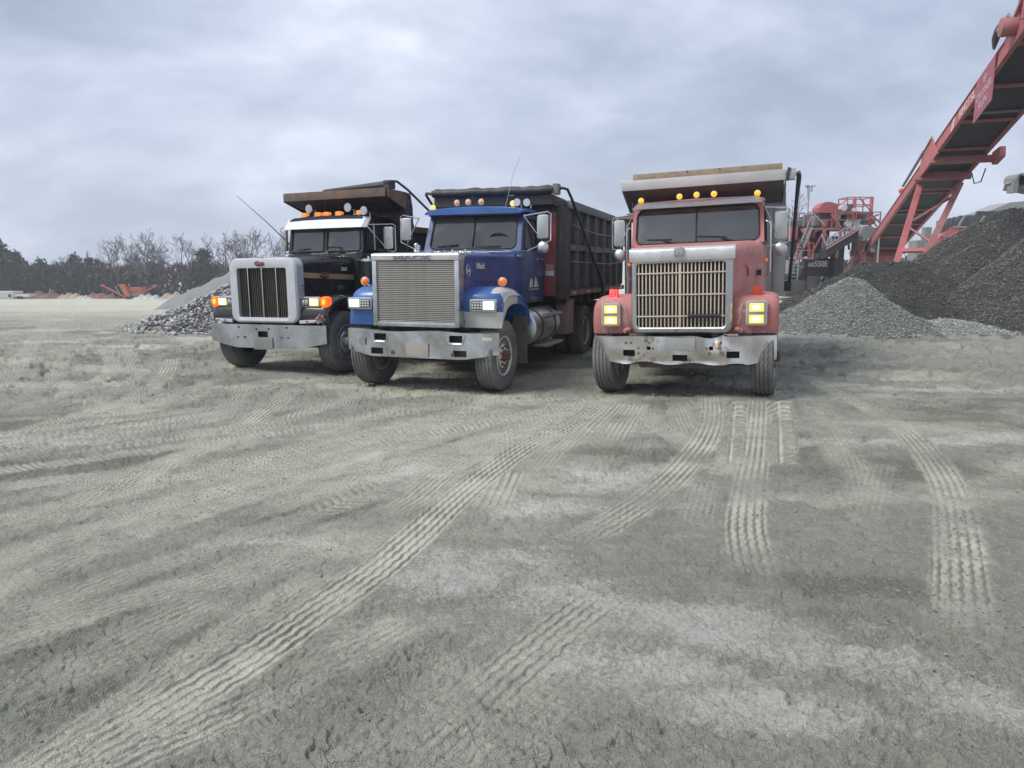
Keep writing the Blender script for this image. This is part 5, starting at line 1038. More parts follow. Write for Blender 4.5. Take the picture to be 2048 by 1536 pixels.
    e = MB(); e.prism([(-.083, 1.855), (.05, 1.855), (.05, 1.955), (-.015, 1.985), (-.083, 1.955)], 'y', -.64, -.60); em = e.build('grille_emblem', mat('emblem_grey', (.42, .42, .42), .35, .8), T, bevel=.012)
    e = MB(); e.box(-.05, -.032, -.645, -.641, 1.875, 1.94); e.box(-.0, .018, -.645, -.641, 1.875, 1.94); e.box(-.028, -.006, -.645, -.641, 1.905, 1.955); e.build('emblem_mark', M_ALU, em)
    b = MB(); b.lathe([(0, .06), (-.015, .055), (-.022, .03), (-.024, .001)], 'y', n=18); sm = b.build('side_marker', mat('orange_side_lens', (.55, .12, .05), .3), T, loc=(.80, .24, 1.66)); sm.rotation_euler = (0, 0, R(82)); sm.scale = (.7, 1, 1.5)
    b = MB(); b.box(.905, .945, .72, .92, 1.60, 1.645); b.box(.90, .955, .70, .74, 1.575, 1.66); b.build('hood_latch', M_RUBBER, T)
    # fenders
    outer = smooth_pts([(-.44, .855), (-.47, .96), (-.485, 1.1), (-.47, 1.24), (-.40, 1.32), (-.2, 1.365), (.05, 1.375), (.35, 1.33), (.58, 1.18), (.68, 1.0), (.70, .86)], 26)
    arch = smooth_pts([(-.36, .855), (-.38, .93), (-.38, 1.02), (-.34, 1.12), (-.26, 1.18), (-.12, 1.22), (.05, 1.225), (.3, 1.19), (.49, 1.08), (.60, .96), (.62, .86)], 26)
    for s in (-1, 1):
        fender(T, s, outer, arch, [(.58, .0), (.85, .0), (1.03, .03), (1.12, .12), (1.17, .3), (1.195, .58)], RED)
        a, c = (.80, 1.06) if s > 0 else (-1.06, -.80); z0, z1 = (.955, 1.275)
        b = MB(); b.prism(rrect(a, c, z0, z1, .04), 'y', -.525, -.45); hl = b.build('headlight', mat('lamp_frame', (.50, .47, .43), .35, .6, dust=.2), T, bevel=.012)
        for z in ((z0 + z1) / 2 - .076, (z0 + z1) / 2 + .072):
            bx = MB(); bx.box(a + .03, c - .03, -.532, -.52, z - .063, z + .063); bx.build('lamp_bezel', M_ALU, hl)
            l = MB(); l.box(a + .046, c - .046, -.543, -.53, z - .05, z + .05); l.build('lit_lamp', mat('halogen_lit', (.35, .18, .06), .2, emit=(1, .46, .07), estr=.95), hl, bevel=.012); l = MB(); l.ball(((a + c) / 2, -.543, z), .05, .012, .024); l.build('lamp_core', mat('halogen_core', (1, .95, .8), .2, emit=(1, .80, .42), estr=6.0), hl)
        x = s * .93; zc = 1.385
        b = MB(); b.box(x - .062, x + .062, -.34, -.27, zc - .06, zc + .065); sg = b.build('turn_signal', mat('signal_red_lit', (.7, .03, .03), .3, emit=(1, .01, .02), estr=.42) if s < 0 else mat('signal_red', (.30, .035, .025), .35, emit=(1, .1, .03), estr=.08), T, bevel=.012)
        if s < 0:
            for w in (.043, .018):
                r = MB(); r.tube([(x + p, -.342, zc + q) for p, q in rrect(-w, w, -w, w, .006, 2)], .0055, 5, closed=True); r.build('lens_ring', mat('signal_ring', (.9, .2, .2), .3, emit=(1, .06, .08), estr=.9), sg)
        b = MB(); b.tube([(s * .76, -.50, 1.24), (s * .72, -.53, 1.15), (s * .74, -.52, 1.08), (s * .70, -.50, .98)], .006, 5); b.build('loose_wire', mat('wire_tan', (.4, .35, .3), .6), T)
        b = MB(); b.ball((s * .70, -.49, .91), .05, .04, .035); b.ball((s * .74, -.47, .89), .04); b.build('hood_hinge', RED, T)
    # cab
    b = MB(); b.loft([[(-hw, y, 1.15), (hw, y, 1.15), (hw, y, zt_ - .1), (hw - .05, y, zt_), (-hw + .05, y, zt_), (-hw, y, zt_ - .1)] for y, hw, zt_ in ((1.12, .95, 2.06), (1.25, .985, 2.085), (2.45, 1.0, 2.085))]); b.build('cab_body', RED, T, bevel=.03)
    zb_, zt_ = 2.06, 2.665
    FL, FR = (-.975, 1.23, zb_), (.975, 1.23, zb_); TL, TR = (-.955, 1.34, zt_), (.955, 1.34, zt_); BRr, BLr = (.995, 2.44, zb_), (-.995, 2.44, zb_); TRr, TLr = (.97, 2.42, zt_), (-.97, 2.42, zt_)
    glazed(T, (FL, FR, TR, TL), (.034, .966, .06, .915), RED, 'windshield_frame', 'windshield', rad=.10, split=True, gm=M_GL_RED)
    glazed(T, (FR, BRr, TRr, TR), (.10, .85, .05, .85), RED, 'cab_side', 'side_window', rad=.05, gm=M_SIDEGL); glazed(T, (BLr, FL, TL, TLr), (.15, .90, .05, .85), RED, 'cab_side', 'side_window', rad=.05, gm=M_SIDEGL)
    b = MB(); b.panel((BRr, BLr, TLr, TRr), (.15, .85, .3, .8), .03); b.build('cab_back', RED, T)
    b = MB(); b.loft([[(x * hw, y, z0 + dz) for x, dz in ((-1, 0), (-.98, .04), (-.85, .07), (0, .09), (.85, .07), (.98, .04), (1, 0))] for y, hw, z0 in ((1.32, .955, 2.66), (1.5, .98, 2.675), (2.45, .97, 2.66))]); b.build('cab_roof', RED, T, ang=50)
    b = MB(); b.hexa([(-.95, 1.14, 2.622), (.95, 1.14, 2.622), (.95, 1.16, 2.622), (-.95, 1.16, 2.622), (-.89, 1.33, 2.735), (.89, 1.33, 2.735), (.89, 1.35, 2.735), (-.89, 1.35, 2.735)]); b.build('sun_visor', mat('visor_steel', (.36, .355, .36), .3, .9, var=.1, dust=.2), T)
    seats(T, 1.75, 1.75, .95); b = MB(); b.box(-.92, .92, 1.28, 1.55, 1.9, 2.10); b.build('dashboard', M_INT, T, bevel=.03)
    wiper(T, (-.30, 1.19, 2.09), (-.50, 1.235, 2.155), (-.74, 1.25, 2.165), (-.36, 1.25, 2.155)); wiper(T, (.56, 1.19, 2.09), (.36, 1.235, 2.15), (.02, 1.25, 2.185), (.44, 1.25, 2.16))
    for x, z in ((-.852, 2.775), (-.265, 2.80), (-.011, 2.81), (.244, 2.805), (.864, 2.775)): round_lamp(T, 'roof_lamp', x, 1.38, z, .046, M_YELLOWLIT, M_CHROME, d=.1)
    for s in (-1, 1):
        west_mirror(T, s, 1.20, 1.45, 2.09, 2.50, [(s * .975, 1.3, 2.56), (s * 1.0, 1.42, 2.0)], w=.18)
        g = MB(); g.tube([(s * 1.0, 1.3, 2.36), (s * 1.05, 1.28, 2.34), (s * 1.06, 1.28, 2.28), (s * 1.06, 1.28, 1.62), (s * 1.0, 1.3, 1.56)], .014, 8); g.build('grab_rail', M_CHROME, T)
        b = MB(); b.lathe([(1.2, .001), (1.2, .26), (1.24, .3), (2.5, .3), (2.55, .26), (2.55, .001)], 'y', c=(s * .9, 0, .82), n=28); b.build('fuel_tank', M_ALU, T)
        b = MB(); b.ball((s * 1.01, 1.22, 1.79), .028); b.build('cowl_marker', M_AMBER, T)
    ex = MB(); ex.tube([(-1.20, 2.1, 1.2), (-1.20, 2.1, 2.45), (-1.19, 2.08, 2.55), (-1.15, 2.02, 2.60)], .06, 12); ex.build('exhaust_stack', mat('stack_steel', (.4, .4, .41), .35, .9), T)
    ex = MB(); ex.tube([(-1.30, 1.75, 2.53), (-1.22, 1.85, 2.54), (-1.10, 1.95, 2.54), (-1.0, 2.0, 2.54)], [.055, .045, .05, .05], 12); ex.build('intake_horn', mat('tan_plastic', (.28, .21, .15), .6), T)
    # dump body with overhanging cab guard
    b = MB(); b.box(-1.25, 1.25, 1.88, 1.92, 2.995, 3.155); b.build('guard_lip', mat('lip_aluminium', (.52, .51, .50), .42, .45, var=.12, scale=2, dust=.25), T, bevel=.006)
    b = MB(); b.hexa([(-1.24, 1.92, 3.11), (1.24, 1.92, 3.11), (1.24, 2.65, 3.08), (-1.24, 2.65, 3.08), (-1.24, 1.92, 3.14), (1.24, 1.92, 3.14), (1.24, 2.65, 3.11), (-1.24, 2.65, 3.11)]); b.build('cab_guard', ALUB, T)
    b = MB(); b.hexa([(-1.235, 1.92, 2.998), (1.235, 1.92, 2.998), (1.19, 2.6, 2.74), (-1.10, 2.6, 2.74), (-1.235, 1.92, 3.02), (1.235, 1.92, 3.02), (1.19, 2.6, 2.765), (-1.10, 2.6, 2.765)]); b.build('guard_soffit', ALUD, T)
    for y0 in (1.945,):
        wb = MB(); wb.box(-1.08, 1.205, y0, y0 + .04, 3.145, 3.255); wb.build('side_board', WOOD, T, bevel=.004)
    for x in (-.22, .28): 
        b = MB(); b.cyl((x, 1.935, 3.24), (x, 1.955, 3.24), .012, n=8); b.build('board_bolt', M_RUSTBOLT, T)
    for s in (-1, 1):
        b = MB(); b.prism([(1.922, 2.998), (2.60, 2.70), (2.75, 2.70), (2.75, 3.12), (1.922, 3.14)], 'x', s * 1.243, s * 1.262); b.build('guard_side', ALUB, T)
        b = MB(); b.box(s * 1.16 - .07, s * 1.16 + .07, 2.68, 2.80, 1.28, 3.05); b.build('front_post', ALUB, T, bevel=.01)
        b = MB(); b.box(s * 1.2 - .03, s * 1.2 + .03, 2.80, 8.0, 1.28, 2.95); sw = b.build('side_wall', ALUB, T)
        rb = MB(); rb.box(-.035, .035, -.05, .05, 1.28, 2.95); rme = rb.mesh('rib', bevel=.006); rme.materials.append(ALUB)
        for k in range(8): link('rib', rme, None, sw, (s * 1.245, 3.3 + k * .62, 0))
        b = MB(); b.box(s * 1.2 - .07, s * 1.2 + .07, 2.8, 8.05, 2.95, 3.05); b.build('top_rail', ALUB, sw, bevel=.01)
    b = MB(); b.box(-1.1, 1.1, 2.70, 2.75, 1.28, 3.05); b.build('front_wall', ALUB, T); b = MB(); b.box(-1.15, 1.15, 2.75, 8.0, 1.22, 1.28); b.build('bed_floor', ALUB, T); b = MB(); b.box(-1.15, 1.15, 7.95, 8.0, 1.28, 2.9); b.build('tailgate', ALUB, T)
    b = MB(); b.box(1.285, 1.405, 2.50, 2.62, 3.06, 3.24); b.cyl((1.26, 2.56, 3.15), (1.42, 2.56, 3.15), .03); b.build('tarp_motor', ALUB, T, bevel=.015)
    b = MB(); b.bar((1.27, 2.5, 3.05), (1.31, 2.5, 3.25), .03, .05); b.build('motor_bracket', M_BLACK, T)
    a = MB(); a.tube([(1.41, 2.56, 3.15), (1.45, 2.57, 3.17), (1.46, 2.64, 3.12), (1.44, 3.2, 2.72), (1.42, 4.6, 1.9), (1.40, 5.5, 1.38)], [.02, .035, .04, .03, .03, .03], 8); a.build('tarp_arm', mat('arm_grey', (.05, .06, .065), .5), T); b = MB(); b.box(1.3, 1.44, 5.4, 5.6, 1.22, 1.42); b.build('arm_pivot', M_FRAME, T, bevel=.01)
    return T
red_truck()

# ---------------------------------------------------------------- quarry plant
PRED = mat('plant_red', (.40, .065, .07), .55, var=.2, scale=1.5, dust=.45, dustcol=(.44, .27, .27))
PREDD = mat('plant_red_dusty', (.36, .085, .085), .65, var=.2, scale=2, dust=.5, dustcol=(.33, .27, .26))
BELT = mat('conveyor_belt', (.022, .025, .032), .7, var=.2, dust=.15, dustcol=(.1, .1, .1))
PGREY = mat('plant_grey', (.17, .18, .19), .6, var=.2, dust=.3)
PDARK = mat('plant_dark', (.045, .048, .055), .65, var=.25, dust=.3, dustcol=(.16, .16, .16))
PWHITE = mat('plant_white', (.6, .6, .6), .5, dust=.2)
GALV = mat('galvanised', (.36, .38, .40), .5, .5, dust=.2)
def P_(root): return Vector(root.location)
def local(b, root): b.v = [(x - root.location.x, y - root.location.y, z - root.location.z) for x, y, z in b.v]; return b
def conveyor():
    A, B = at(1744, 490, 44), at(1924, 239, 26.5); D = B - A; d = D.normalized(); n = Vector((-D.y, D.x, 0)).normalized(); n = n if n.x > 0 else -n; w = n.cross(d); w = w if w.z > 0 else -w; W = 1.75
    g = A + D * .2; T = empty('stacker_conveyor', (g.x, g.y, 0)); tag(T, 'red stacker conveyor reaching up out of the picture at upper right', 'conveyor')
    c = lambda t, a=0, h=0: A + D * t + n * a + w * h
    def bb(name, m, fn, parent=T, bevel=0): b = MB(); fn(b); return local(b, T).build(name, m, parent, bevel)
    t0, t1 = -.24, 1.36
    for a in (0, W): bb('side_rail', PRED, lambda b: b.hexa([c(t0, a - .03), c(t0, a + .03), c(t1, a + .03), c(t1, a - .03), c(t0, a - .03, .5), c(t0, a + .03, .5), c(t1, a + .03, .5), c(t1, a - .03, .5)]))
    for a in (0, W):
        for h in (0, .5): bb('rail_flange', PREDD, lambda b: b.bar(c(t0, a, h), c(t1, a, h), .14, .03, up=w))
    bb('belt', BELT, lambda b: b.hexa([c(t0, .08, .10), c(t0, W - .08, .10), c(t1, W - .08, .10), c(t1, .08, .10), c(t0, .08, .13), c(t0, W - .08, .13), c(t1, W - .08, .13), c(t1, .08, .13)]))
    bb('belt', BELT, lambda b: b.hexa([c(t0, .08, .52), c(t0, W - .08, .52), c(t1, W - .08, .52), c(t1, .08, .52), c(t0, .08, .55), c(t0, W - .08, .55), c(t1, W - .08, .55), c(t1, .08, .55)]))
    for k in range(11): t = -.2 + k * .148; bb('cross_member', PREDD, lambda b: b.bar(c(t, .03, .03), c(t, W - .03, .03), .10, .08, up=w))
    for t in (1.02, .35): bb('return_roller', PGREY, lambda b: b.cyl(c(t, .05, .05), c(t, W - .05, .05), .05))
    # head
    bb('head_drum', BELT, lambda b: b.cyl(c(t1, .05, .3), c(t1, W - .05, .3), .26, n=20))
    bb('head_plate', PRED, lambda b: b.hexa([c(1.24, -.06, .0), c(1.24, -.03, .0), c(1.40, -.03, .1), c(1.40, -.06, .1), c(1.24, -.06, .55), c(1.24, -.03, .55), c(1.41, -.03, .95), c(1.41, -.06, .95)]))
    bb('head_bracket', PRED, lambda b: (b.bar(c(1.335, -.12, .2), c(1.345, -.12, 1.1), .12, .12, up=d), b.bar(c(1.27, -.12, .5), c(1.345, -.12, 1.0), .1, .1)))
    bb('gearbox', PREDD, lambda b: (b.cyl(c(1.29, -.45, .45), c(1.29, -.06, .45), .26, n=18)), bevel=.02)
    bb('drive_motor', PDARK, lambda b: b.tube([c(1.215, -.2, .50), c(1.217, -.2, .62), c(1.222, -.2, .78), c(1.234, -.2, .92), c(1.246, -.2, .92), c(1.25, -.2, .84)], [.03, .07, .11, .11, .10, .06], 10))
    bb('motor_coupling', GALV, lambda b: b.cyl(c(1.25, -.3, .75), c(1.30, -.3, .7), .05))
    bb('work_light_post', PGREY, lambda b: (b.tube([c(1.30, -.05, .5), c(1.315, -.05, 1.75), c(1.32, .0, 1.85), c(1.32, 1.2, 1.9)], .07, 8)))
    bb('work_light', PDARK, lambda b: b.box(*(lambda p: (p.x - .1, p.x + .14, p.y - .1, p.y + .1, p.z, p.z + .22))(c(1.325, .08, 1.95))))
    # fold hinge with ram
    bb('hinge_plate', PRED, lambda b: b.hexa([c(.66, -.10, -.12), c(.66, -.04, -.12), c(.84, -.04, -.12), c(.84, -.10, -.12), c(.70, -.10, .85), c(.70, -.04, .85), c(.78, -.04, 1.0), c(.78, -.10, 1.0)]))
    bb('hinge_beam', PREDD, lambda b: b.bar(c(.80, -.2, -.16), c(.80, W + .45, -.16), .26, .24, up=w), bevel=.02); bb('hinge_beam', PREDD, lambda b: b.bar(c(.685, -.3, -.12), c(.685, W + .1, -.12), .2, .26, up=w), bevel=.02)
    bb('hinge_lug', PRED, lambda b: b.hexa([c(.79, W + .3, -.35), c(.79, W + .5, -.35), c(.84, W + .5, -.35), c(.84, W + .3, -.35), c(.79, W + .3, .15), c(.79, W + .5, .15), c(.84, W + .5, .05), c(.84, W + .3, .05)]))
    bb('hydraulic_ram', PGREY, lambda b: (b.cyl(c(.50, -.12, .62), c(.72, -.12, .78), .06), b.cyl(c(.70, -.12, .77), c(.79, -.12, .84), .035)))
    bb('hose', mat('hose', (.02, .02, .02), .6), lambda b: b.tube([c(.70, W + .05, -.1), c(.69, W + .2, -.5), c(.72, W + .3, -.6), c(.76, W + .25, -.3)], .025, 6))
    # undercarriage
    tl, tr = c(.63, .12, -.15), c(.63, W - .05, -.15); bl, br = Vector((at(1797, 512, 30.5))), Vector((at(1868, 475, 30.0)))
    def down(p, q, z): v = q - p; return p + v * ((z - p.z) / v.z)
    bl, br = down(tl, bl, .2), down(tr, br, .2)
    bb('leg', PRED, lambda b: b.bar(tl, bl, .22, .24, up=d)); bb('leg', PREDD, lambda b: b.bar(tr, br, .22, .24, up=d))
    mix_ = lambda p, q, f: p * (1 - f) + q * f
    bb('leg_brace', PREDD, lambda b: b.bar(mix_(tl, bl, .33), mix_(tr, br, .10), .09, .09, up=d)); bb('leg_brace', PREDD, lambda b: b.bar(mix_(tl, bl, .36), mix_(tr, br, .50), .07, .07, up=d))
    bb('leg_beam', PRED, lambda b: b.bar(mix_(tl, bl, .56), mix_(tr, br, .56), .14, .2, up=d)); bb('leg_brace', PREDD, lambda b: b.bar(mix_(tl, bl, .95), mix_(tr, br, .60), .09, .09, up=d)); bb('leg_beam', PREDD, lambda b: b.bar(mix_(tl, bl, .04), mix_(tr, br, .04), .07, .09, up=d))
    for s in (-1, 1):
        q = mix_(bl, br, .5) + n * s * 1.2; wm = MB(); wm.lathe([(-.15, .2), (-.15, .5), (-.1, .55), (.1, .55), (.15, .5), (.15, .2)], 'x', n=24); o = wm.build('wheel', M_TYRE, T, loc=(q.x - g.x, q.y - g.y, .55)); o.rotation_euler = (0, 0, math.atan2(n.y, n.x))
    bb('axle', PRED, lambda b: b.bar(mix_(bl, br, .5) - n * 1.3 + Vector((0, 0, .4)), mix_(bl, br, .5) + n * 1.3 + Vector((0, 0, .4)), .2, .2))
    bb('jack_leg', GALV, lambda b: (b.cyl(c(.10, .1, .0), c(.10, .1, 0) + Vector((0, 0, -2.2)), .05), b.ball(c(.10, .1, 0) + Vector((0, 0, -2.1)), .2, .2, .16)))
    # tail hopper
    q0, q1 = c(-.30, -.2, -.1), c(-.12, -.2, .2)
    bb('feed_hopper', PRED, lambda b: b.hexa([c(-.30, -.35, -.35), c(-.30, W + .2, -.35), c(-.12, W + .2, -.2), c(-.12, -.35, -.2), c(-.32, -.55, .95), c(-.32, W + .4, .95), c(-.13, W + .4, .9), c(-.13, -.55, .9)]))
    bb('tail_frame', PRED, lambda b: (b.bar(c(-.34, -.5, -.5), c(-.1, -.5, -.35), .3, .35), b.bar(c(-.4, -.9, -.7), c(-.25, -.4, -.4), .25, .4), b.bar(c(-.36, -.5, -.6), c(-.36, W, -.6), .3, .3)))
    bb('tail_leg', GALV, lambda b: b.bar(c(-.10, -.22, .2), c(-.085, -.25, -2.0), .30, .25))
    for t, h in ((-.02, .62), (.45, .68)): bb('warning_beacon', mat('beacon_orange', (.5, .15, .03), .5), lambda b: (b.ball(c(t, -.02, h), .13), b.box(*(lambda p: (p.x - .08, p.x + .08, p.y - .08, p.y + .08, p.z - .1, p.z))(c(t, -.02, h)))))
    # lettering along the left rail and the hanging sign
    ang = Matrix((d, w, d.cross(w))).transposed().to_euler()
    wp = mat('rail_print', (.66, .55, .56), .5, dust=.1)
    def rail_text(s, t, h, fit, dz=-.036, m=wp, par=T):
        o = text(s, .3, m, par, tuple(c(t, dz, h) - g.to_3d() * Vector((1, 1, 0)).x if False else (c(t, dz, h) - Vector((g.x, g.y, 0)))), ang, .004, 'lettering', fit=fit); return o
    rail_text('8042TSL', 1.035, .27, (1.9, .30)); bb('print_stripe', wp, lambda b: b.bar(c(.955, -.037, .05), c(1.10, -.037, .05), .004, .035, up=w))
    bb('print_flash', wp, lambda b: b.hexa([c(.925, -.037, .06), c(.945, -.037, .06), c(.945, -.0335, .06), c(.925, -.0335, .06), c(.945, -.037, .42), c(.96, -.037, .42), c(.96, -.0335, .42), c(.945, -.0335, .42)]))
    sg = mat('sign_crimson', (.30, .03, .06), .45, dust=.25, dustcol=(.4, .3, .32))
    S0, S1 = c(1.105, -.09, .46), c(1.205, -.09, .46); H_ = Vector((0, 0, -1.35))
    bb('hanging_sign', sg, lambda b: b.hexa([S0 + H_, S1 + H_ * 1.0, S1 + H_ + n * .02, S0 + H_ + n * .02, S0, S1, S1 + n * .02, S0 + n * .02]))
    dh = (S1 - S0).normalized(); sh = Matrix(((dh.x, 0, 0), (dh.y, 0, 0), (dh.z, 1, 0)))
    for body, f0, f1, fx in (('CRUSHER', .40, .58, .8), ('RUN', .66, .84, .42), ('*', .12, .3, .2)):
        o = text(body, .3, wp, T, (0, 0, 0), (0, 0, 0), .0, 'lettering', fit=(1, 1)); me = o.data; W_ = (S1 - S0).length
        ctr = (S0 + S1) / 2 + H_ * ((f0 + f1) / 2) - Vector((g.x, g.y, 0)) - n * .006
        for v in me.vertices: v.co = ctr + dh * (v.co.x * fx * W_) + Vector((0, 0, 1)) * (v.co.y * (f1 - f0) * 1.35)
    return T
conveyor()

def rail(b, pts, z, h=1.0, r=.028, step=1.3):
    for p, q in zip(pts, pts[1:]):
        p, q = Vector((*p, z)), Vector((*q, z)); n = max(1, int((q - p).length / step))
        for f in (.5, 1.0): b.bar(p + Vector((0, 0, h * f)), q + Vector((0, 0, h * f)), r * 2, r * 2)
        for k in range(n + 1): s = p + (q - p) * (k / n); b.bar(s, s + Vector((0, 0, h)), r * 2, r * 2)
def crusher():
    Y = 46.0; o = at(1660, 590, Y); T = empty('crusher_plant', (o.x, Y, 0)); tag(T, 'red and grey crushing plant with railed walkways behind the red truck', 'crusher')
    def X(u): return at(u, 500, Y).x
    def Zz(v): return at(1660, v, Y).z
    def bx(name, m, u0, u1, v0, v1, y0=0, y1=2.5, par=T, bevel=.02): b = MB(); b.box(X(u0), X(u1), Y + y0, Y + y1, Zz(v1), Zz(v0)); return local(b, T).build(name, m, par, bevel)
    def bb(name, m, fn, par=T): b = MB(); fn(b); return local(b, T).build(name, m, par)
    # undercarriage, nameplate panel, engine house
    bx('chassis', PDARK, 1612, 1690, 536, 552, .3, 3); bx('nameplate_panel', mat('nameplate_black', (.03, .032, .036), .5, dust=.15, dustcol=(.2, .2, .2)), 1612, 1668, 517, 537, 0, .3); bx('engine_house', mat('engine_grey', (.10, .105, .115), .6, dust=.3), 1614, 1650, 540, 583, .5, 3); bx('side_box', PGREY, 1622, 1646, 548, 580, .35, .5)
    text('us550E', .6, PWHITE, T, (X(1638) - o.x, -.012, Zz(527.5)), FRONT, .01, 'lettering', fit=(X(1655) - X(1616), .36), bold=.012)
    bx('track_unit', PDARK, 1570, 1612, 552, 580, .2, 2.2); bx('crawler_pad', PDARK, 1562, 1600, 560, 592, -1.2, 1.0)
    for u0, u1 in ((1600, 1612), (1650, 1668)): bx('post', PDARK, u0, u1, 455, 520, .8, 1.4)
    bx('post', PDARK, 1690, 1700, 470, 585, 1.5, 2.1); bx('discharge_curtain', mat('rubber_curtain', (.035, .036, .042), .75), 1664, 1682, 490, 590, -.5, .2)
    bx('crusher_bowl', PDARK, 1625, 1665, 462, 512, 1, 3); bx('control_box', PGREY, 1631, 1644, 506, 516, -.1, .6)
    # red hopper on the left with heaped stone
    bx('feed_bin', PRED, 1568, 1600, 452, 479, .5, 3.5); bb('heaped_stone', PDARK, lambda b: b.hexa([(X(1566), Y + .5, Zz(452)), (X(1650), Y + .5, Zz(452)), (X(1650), Y + 3.5, Zz(452)), (X(1566), Y + 3.5, Zz(452)), (X(1618), Y + 1.5, Zz(430)), (X(1645), Y + 1.5, Zz(425)), (X(1645), Y + 2.5, Zz(425)), (X(1618), Y + 2.5, Zz(430))]))
    bx('bin_skirt', PGREY, 1568, 1592, 481, 512, .8, 3); bx('lower_red_guard', PRED, 1612, 1642, 576, 594, -2.2, -1.2)
    # walkways
    bx('walkway', PREDD, 1606, 1752, 456, 461, -.4, 1.2, bevel=0); bx('upper_walkway', PREDD, 1676, 1738, 425, 429, -.2, 1.2, bevel=0); bx('lower_walkway', PREDD, 1584, 1618, 516, 519, -.8, .3, bevel=0)
    z1, z2, z3 = Zz(456), Zz(425), Zz(516)
    bb('handrail', PRED, lambda b: rail(b, [(X(1608), Y - .35), (X(1750), Y - .35)], z1, Zz(425) - z1)); bb('handrail', PRED, lambda b: rail(b, [(X(1608), Y + 1.1), (X(1750), Y + 1.1)], z1, Zz(425) - z1))
    bb('handrail', PRED, lambda b: rail(b, [(X(1686), Y - .15), (X(1736), Y - .15), (X(1736), Y + 1.1), (X(1686), Y + 1.1), (X(1686), Y - .15)], z2, Zz(395) - z2)); bb('handrail', PRED, lambda b: rail(b, [(X(1585), Y - .75), (X(1617), Y - .75)], z3, Zz(487) - z3)); bb('handrail', GALV, lambda b: rail(b, [(X(1574), Y + .5), (X(1610), Y + .5)], Zz(452), Zz(424) - Zz(452)))
    bb('handrail_slope', PRED, lambda b: (b.bar((X(1672), Y - .1, Zz(415)), (X(1687), Y - .1, Zz(396)), .06, .06), b.bar((X(1735), Y - .1, Zz(428)), (X(1760), Y - .1, Zz(452)), .06, .06), b.bar((X(1735), Y - .1, Zz(440)), (X(1752), Y - .1, Zz(456)), .06, .06)))
    # screen box on top
    bb('screen_hood', PRED, lambda b: b.loft([[(X(u), Y + y, Zz(v)) for u, v in ((1643, 424), (1642, 413), (1648, 405), (1654, 402), (1664, 402), (1682, 408), (1680, 424))] for y in (.6, 1.8)])); bx('screen_box', PDARK, 1636, 1700, 424, 455, .8, 2.8)
    bb('screen_slope', PGREY, lambda b: b.hexa([(X(1682), Y + .9, Zz(420)), (X(1760), Y + .9, Zz(446)), (X(1760), Y + 2.5, Zz(446)), (X(1682), Y + 2.5, Zz(420)), (X(1686), Y + .9, Zz(404)), (X(1762), Y + .9, Zz(436)), (X(1762), Y + 2.5, Zz(436)), (X(1686), Y + 2.5, Zz(404))]))
    for u, v, r in ((1678, 416, .18), (1692, 449, .22), (1703, 449, .22), (1700, 421, .13)):
        p = (X(u), Zz(v)); bb('white_guard', PWHITE, lambda b: b.cyl((p[0], Y - .3, p[1]), (p[0], Y + .1, p[1]), r * 1.1, n=18))
    bx('panel', PGREY, 1663, 1673, 426, 442, -.3, -.1); bx('panel', PWHITE, 1662, 1671, 444, 455, -.3, -.1); bx('column', PRED, 1697, 1702, 397, 460, -.28, -.05); bx('column', PRED, 1662, 1666, 424, 460, -.32, -.1); bx('column', PRED, 1731, 1735, 397, 460, -.3, -.05); bx('column', PRED, 1622, 1626, 462, 475, -.2, .2)
    # side conveyor with its light lattice
    a, e = Vector((X(1632), Y - 1.5, Zz(500))), Vector((X(1692), Y - 1.5, Zz(462)))
    bb('side_belt', BELT, lambda b: b.hexa([a + Vector((0, 0, -.5)), e + Vector((0, 0, -.55)), e + Vector((0, 1, -.55)), a + Vector((0, 1, -.5)), a, e, e + Vector((0, 1, 0)), a + Vector((0, 1, 0))]))
    bb('lattice', mat('lattice_pink', (.42, .22, .23), .6, dust=.4), lambda b: ([b.bar(a + Vector((0, -.05, h)), e + Vector((0, -.05, h)), .06, .06) for h in (0.02, .2)], [b.bar(a.lerp(e, k / 12) + Vector((0, -.05, .02)), a.lerp(e, (k + .5) / 12) + Vector((0, -.05, .2)), .04, .04) for k in range(12)]))
    bb('lattice_rail', GALV, lambda b: ([b.bar(a + Vector((0, -.05, .62)), e + Vector((0, -.05, .62)), .05, .05)], [b.bar(a.lerp(e, k / 8) + Vector((0, -.05, .2)), a.lerp(e, k / 8) + Vector((0, -.05, .62)), .05, .05) for k in range(9)]))
    bb('head_drum', PGREY, lambda b: (b.cyl((X(1704), Y - 1.9, Zz(468)), (X(1704), Y - .3, Zz(468)), .42, n=20), b.cyl((X(1718), Y - 1.7, Zz(474)), (X(1722), Y - 1.7, Zz(505)), .22, n=14)))
    # pipes, bracing, motors and clutter round the frame
    for u0, v0, u1, v1, w_, m_ in ((1606, 461, 1614, 516, .16, PRED), (1640, 461, 1640, 517, .16, PRED), (1672, 461, 1668, 516, .16, PREDD), (1700, 461, 1722, 530, .16, PRED), (1748, 461, 1740, 540, .16, PREDD), (1614, 516, 1640, 461, .08, PREDD), (1640, 461, 1668, 516, .08, PREDD), (1700, 461, 1740, 540, .08, PREDD), (1652, 430, 1672, 456, .1, PREDD), (1618, 430, 1640, 452, .08, GALV), (1704, 397, 1730, 425, .06, PRED), (1720, 440, 1745, 430, .1, PREDD)):
        bb('brace', m_, lambda b: b.bar((X(u0), Y - .45, Zz(v0)), (X(u1), Y - .45, Zz(v1)), w_, w_))
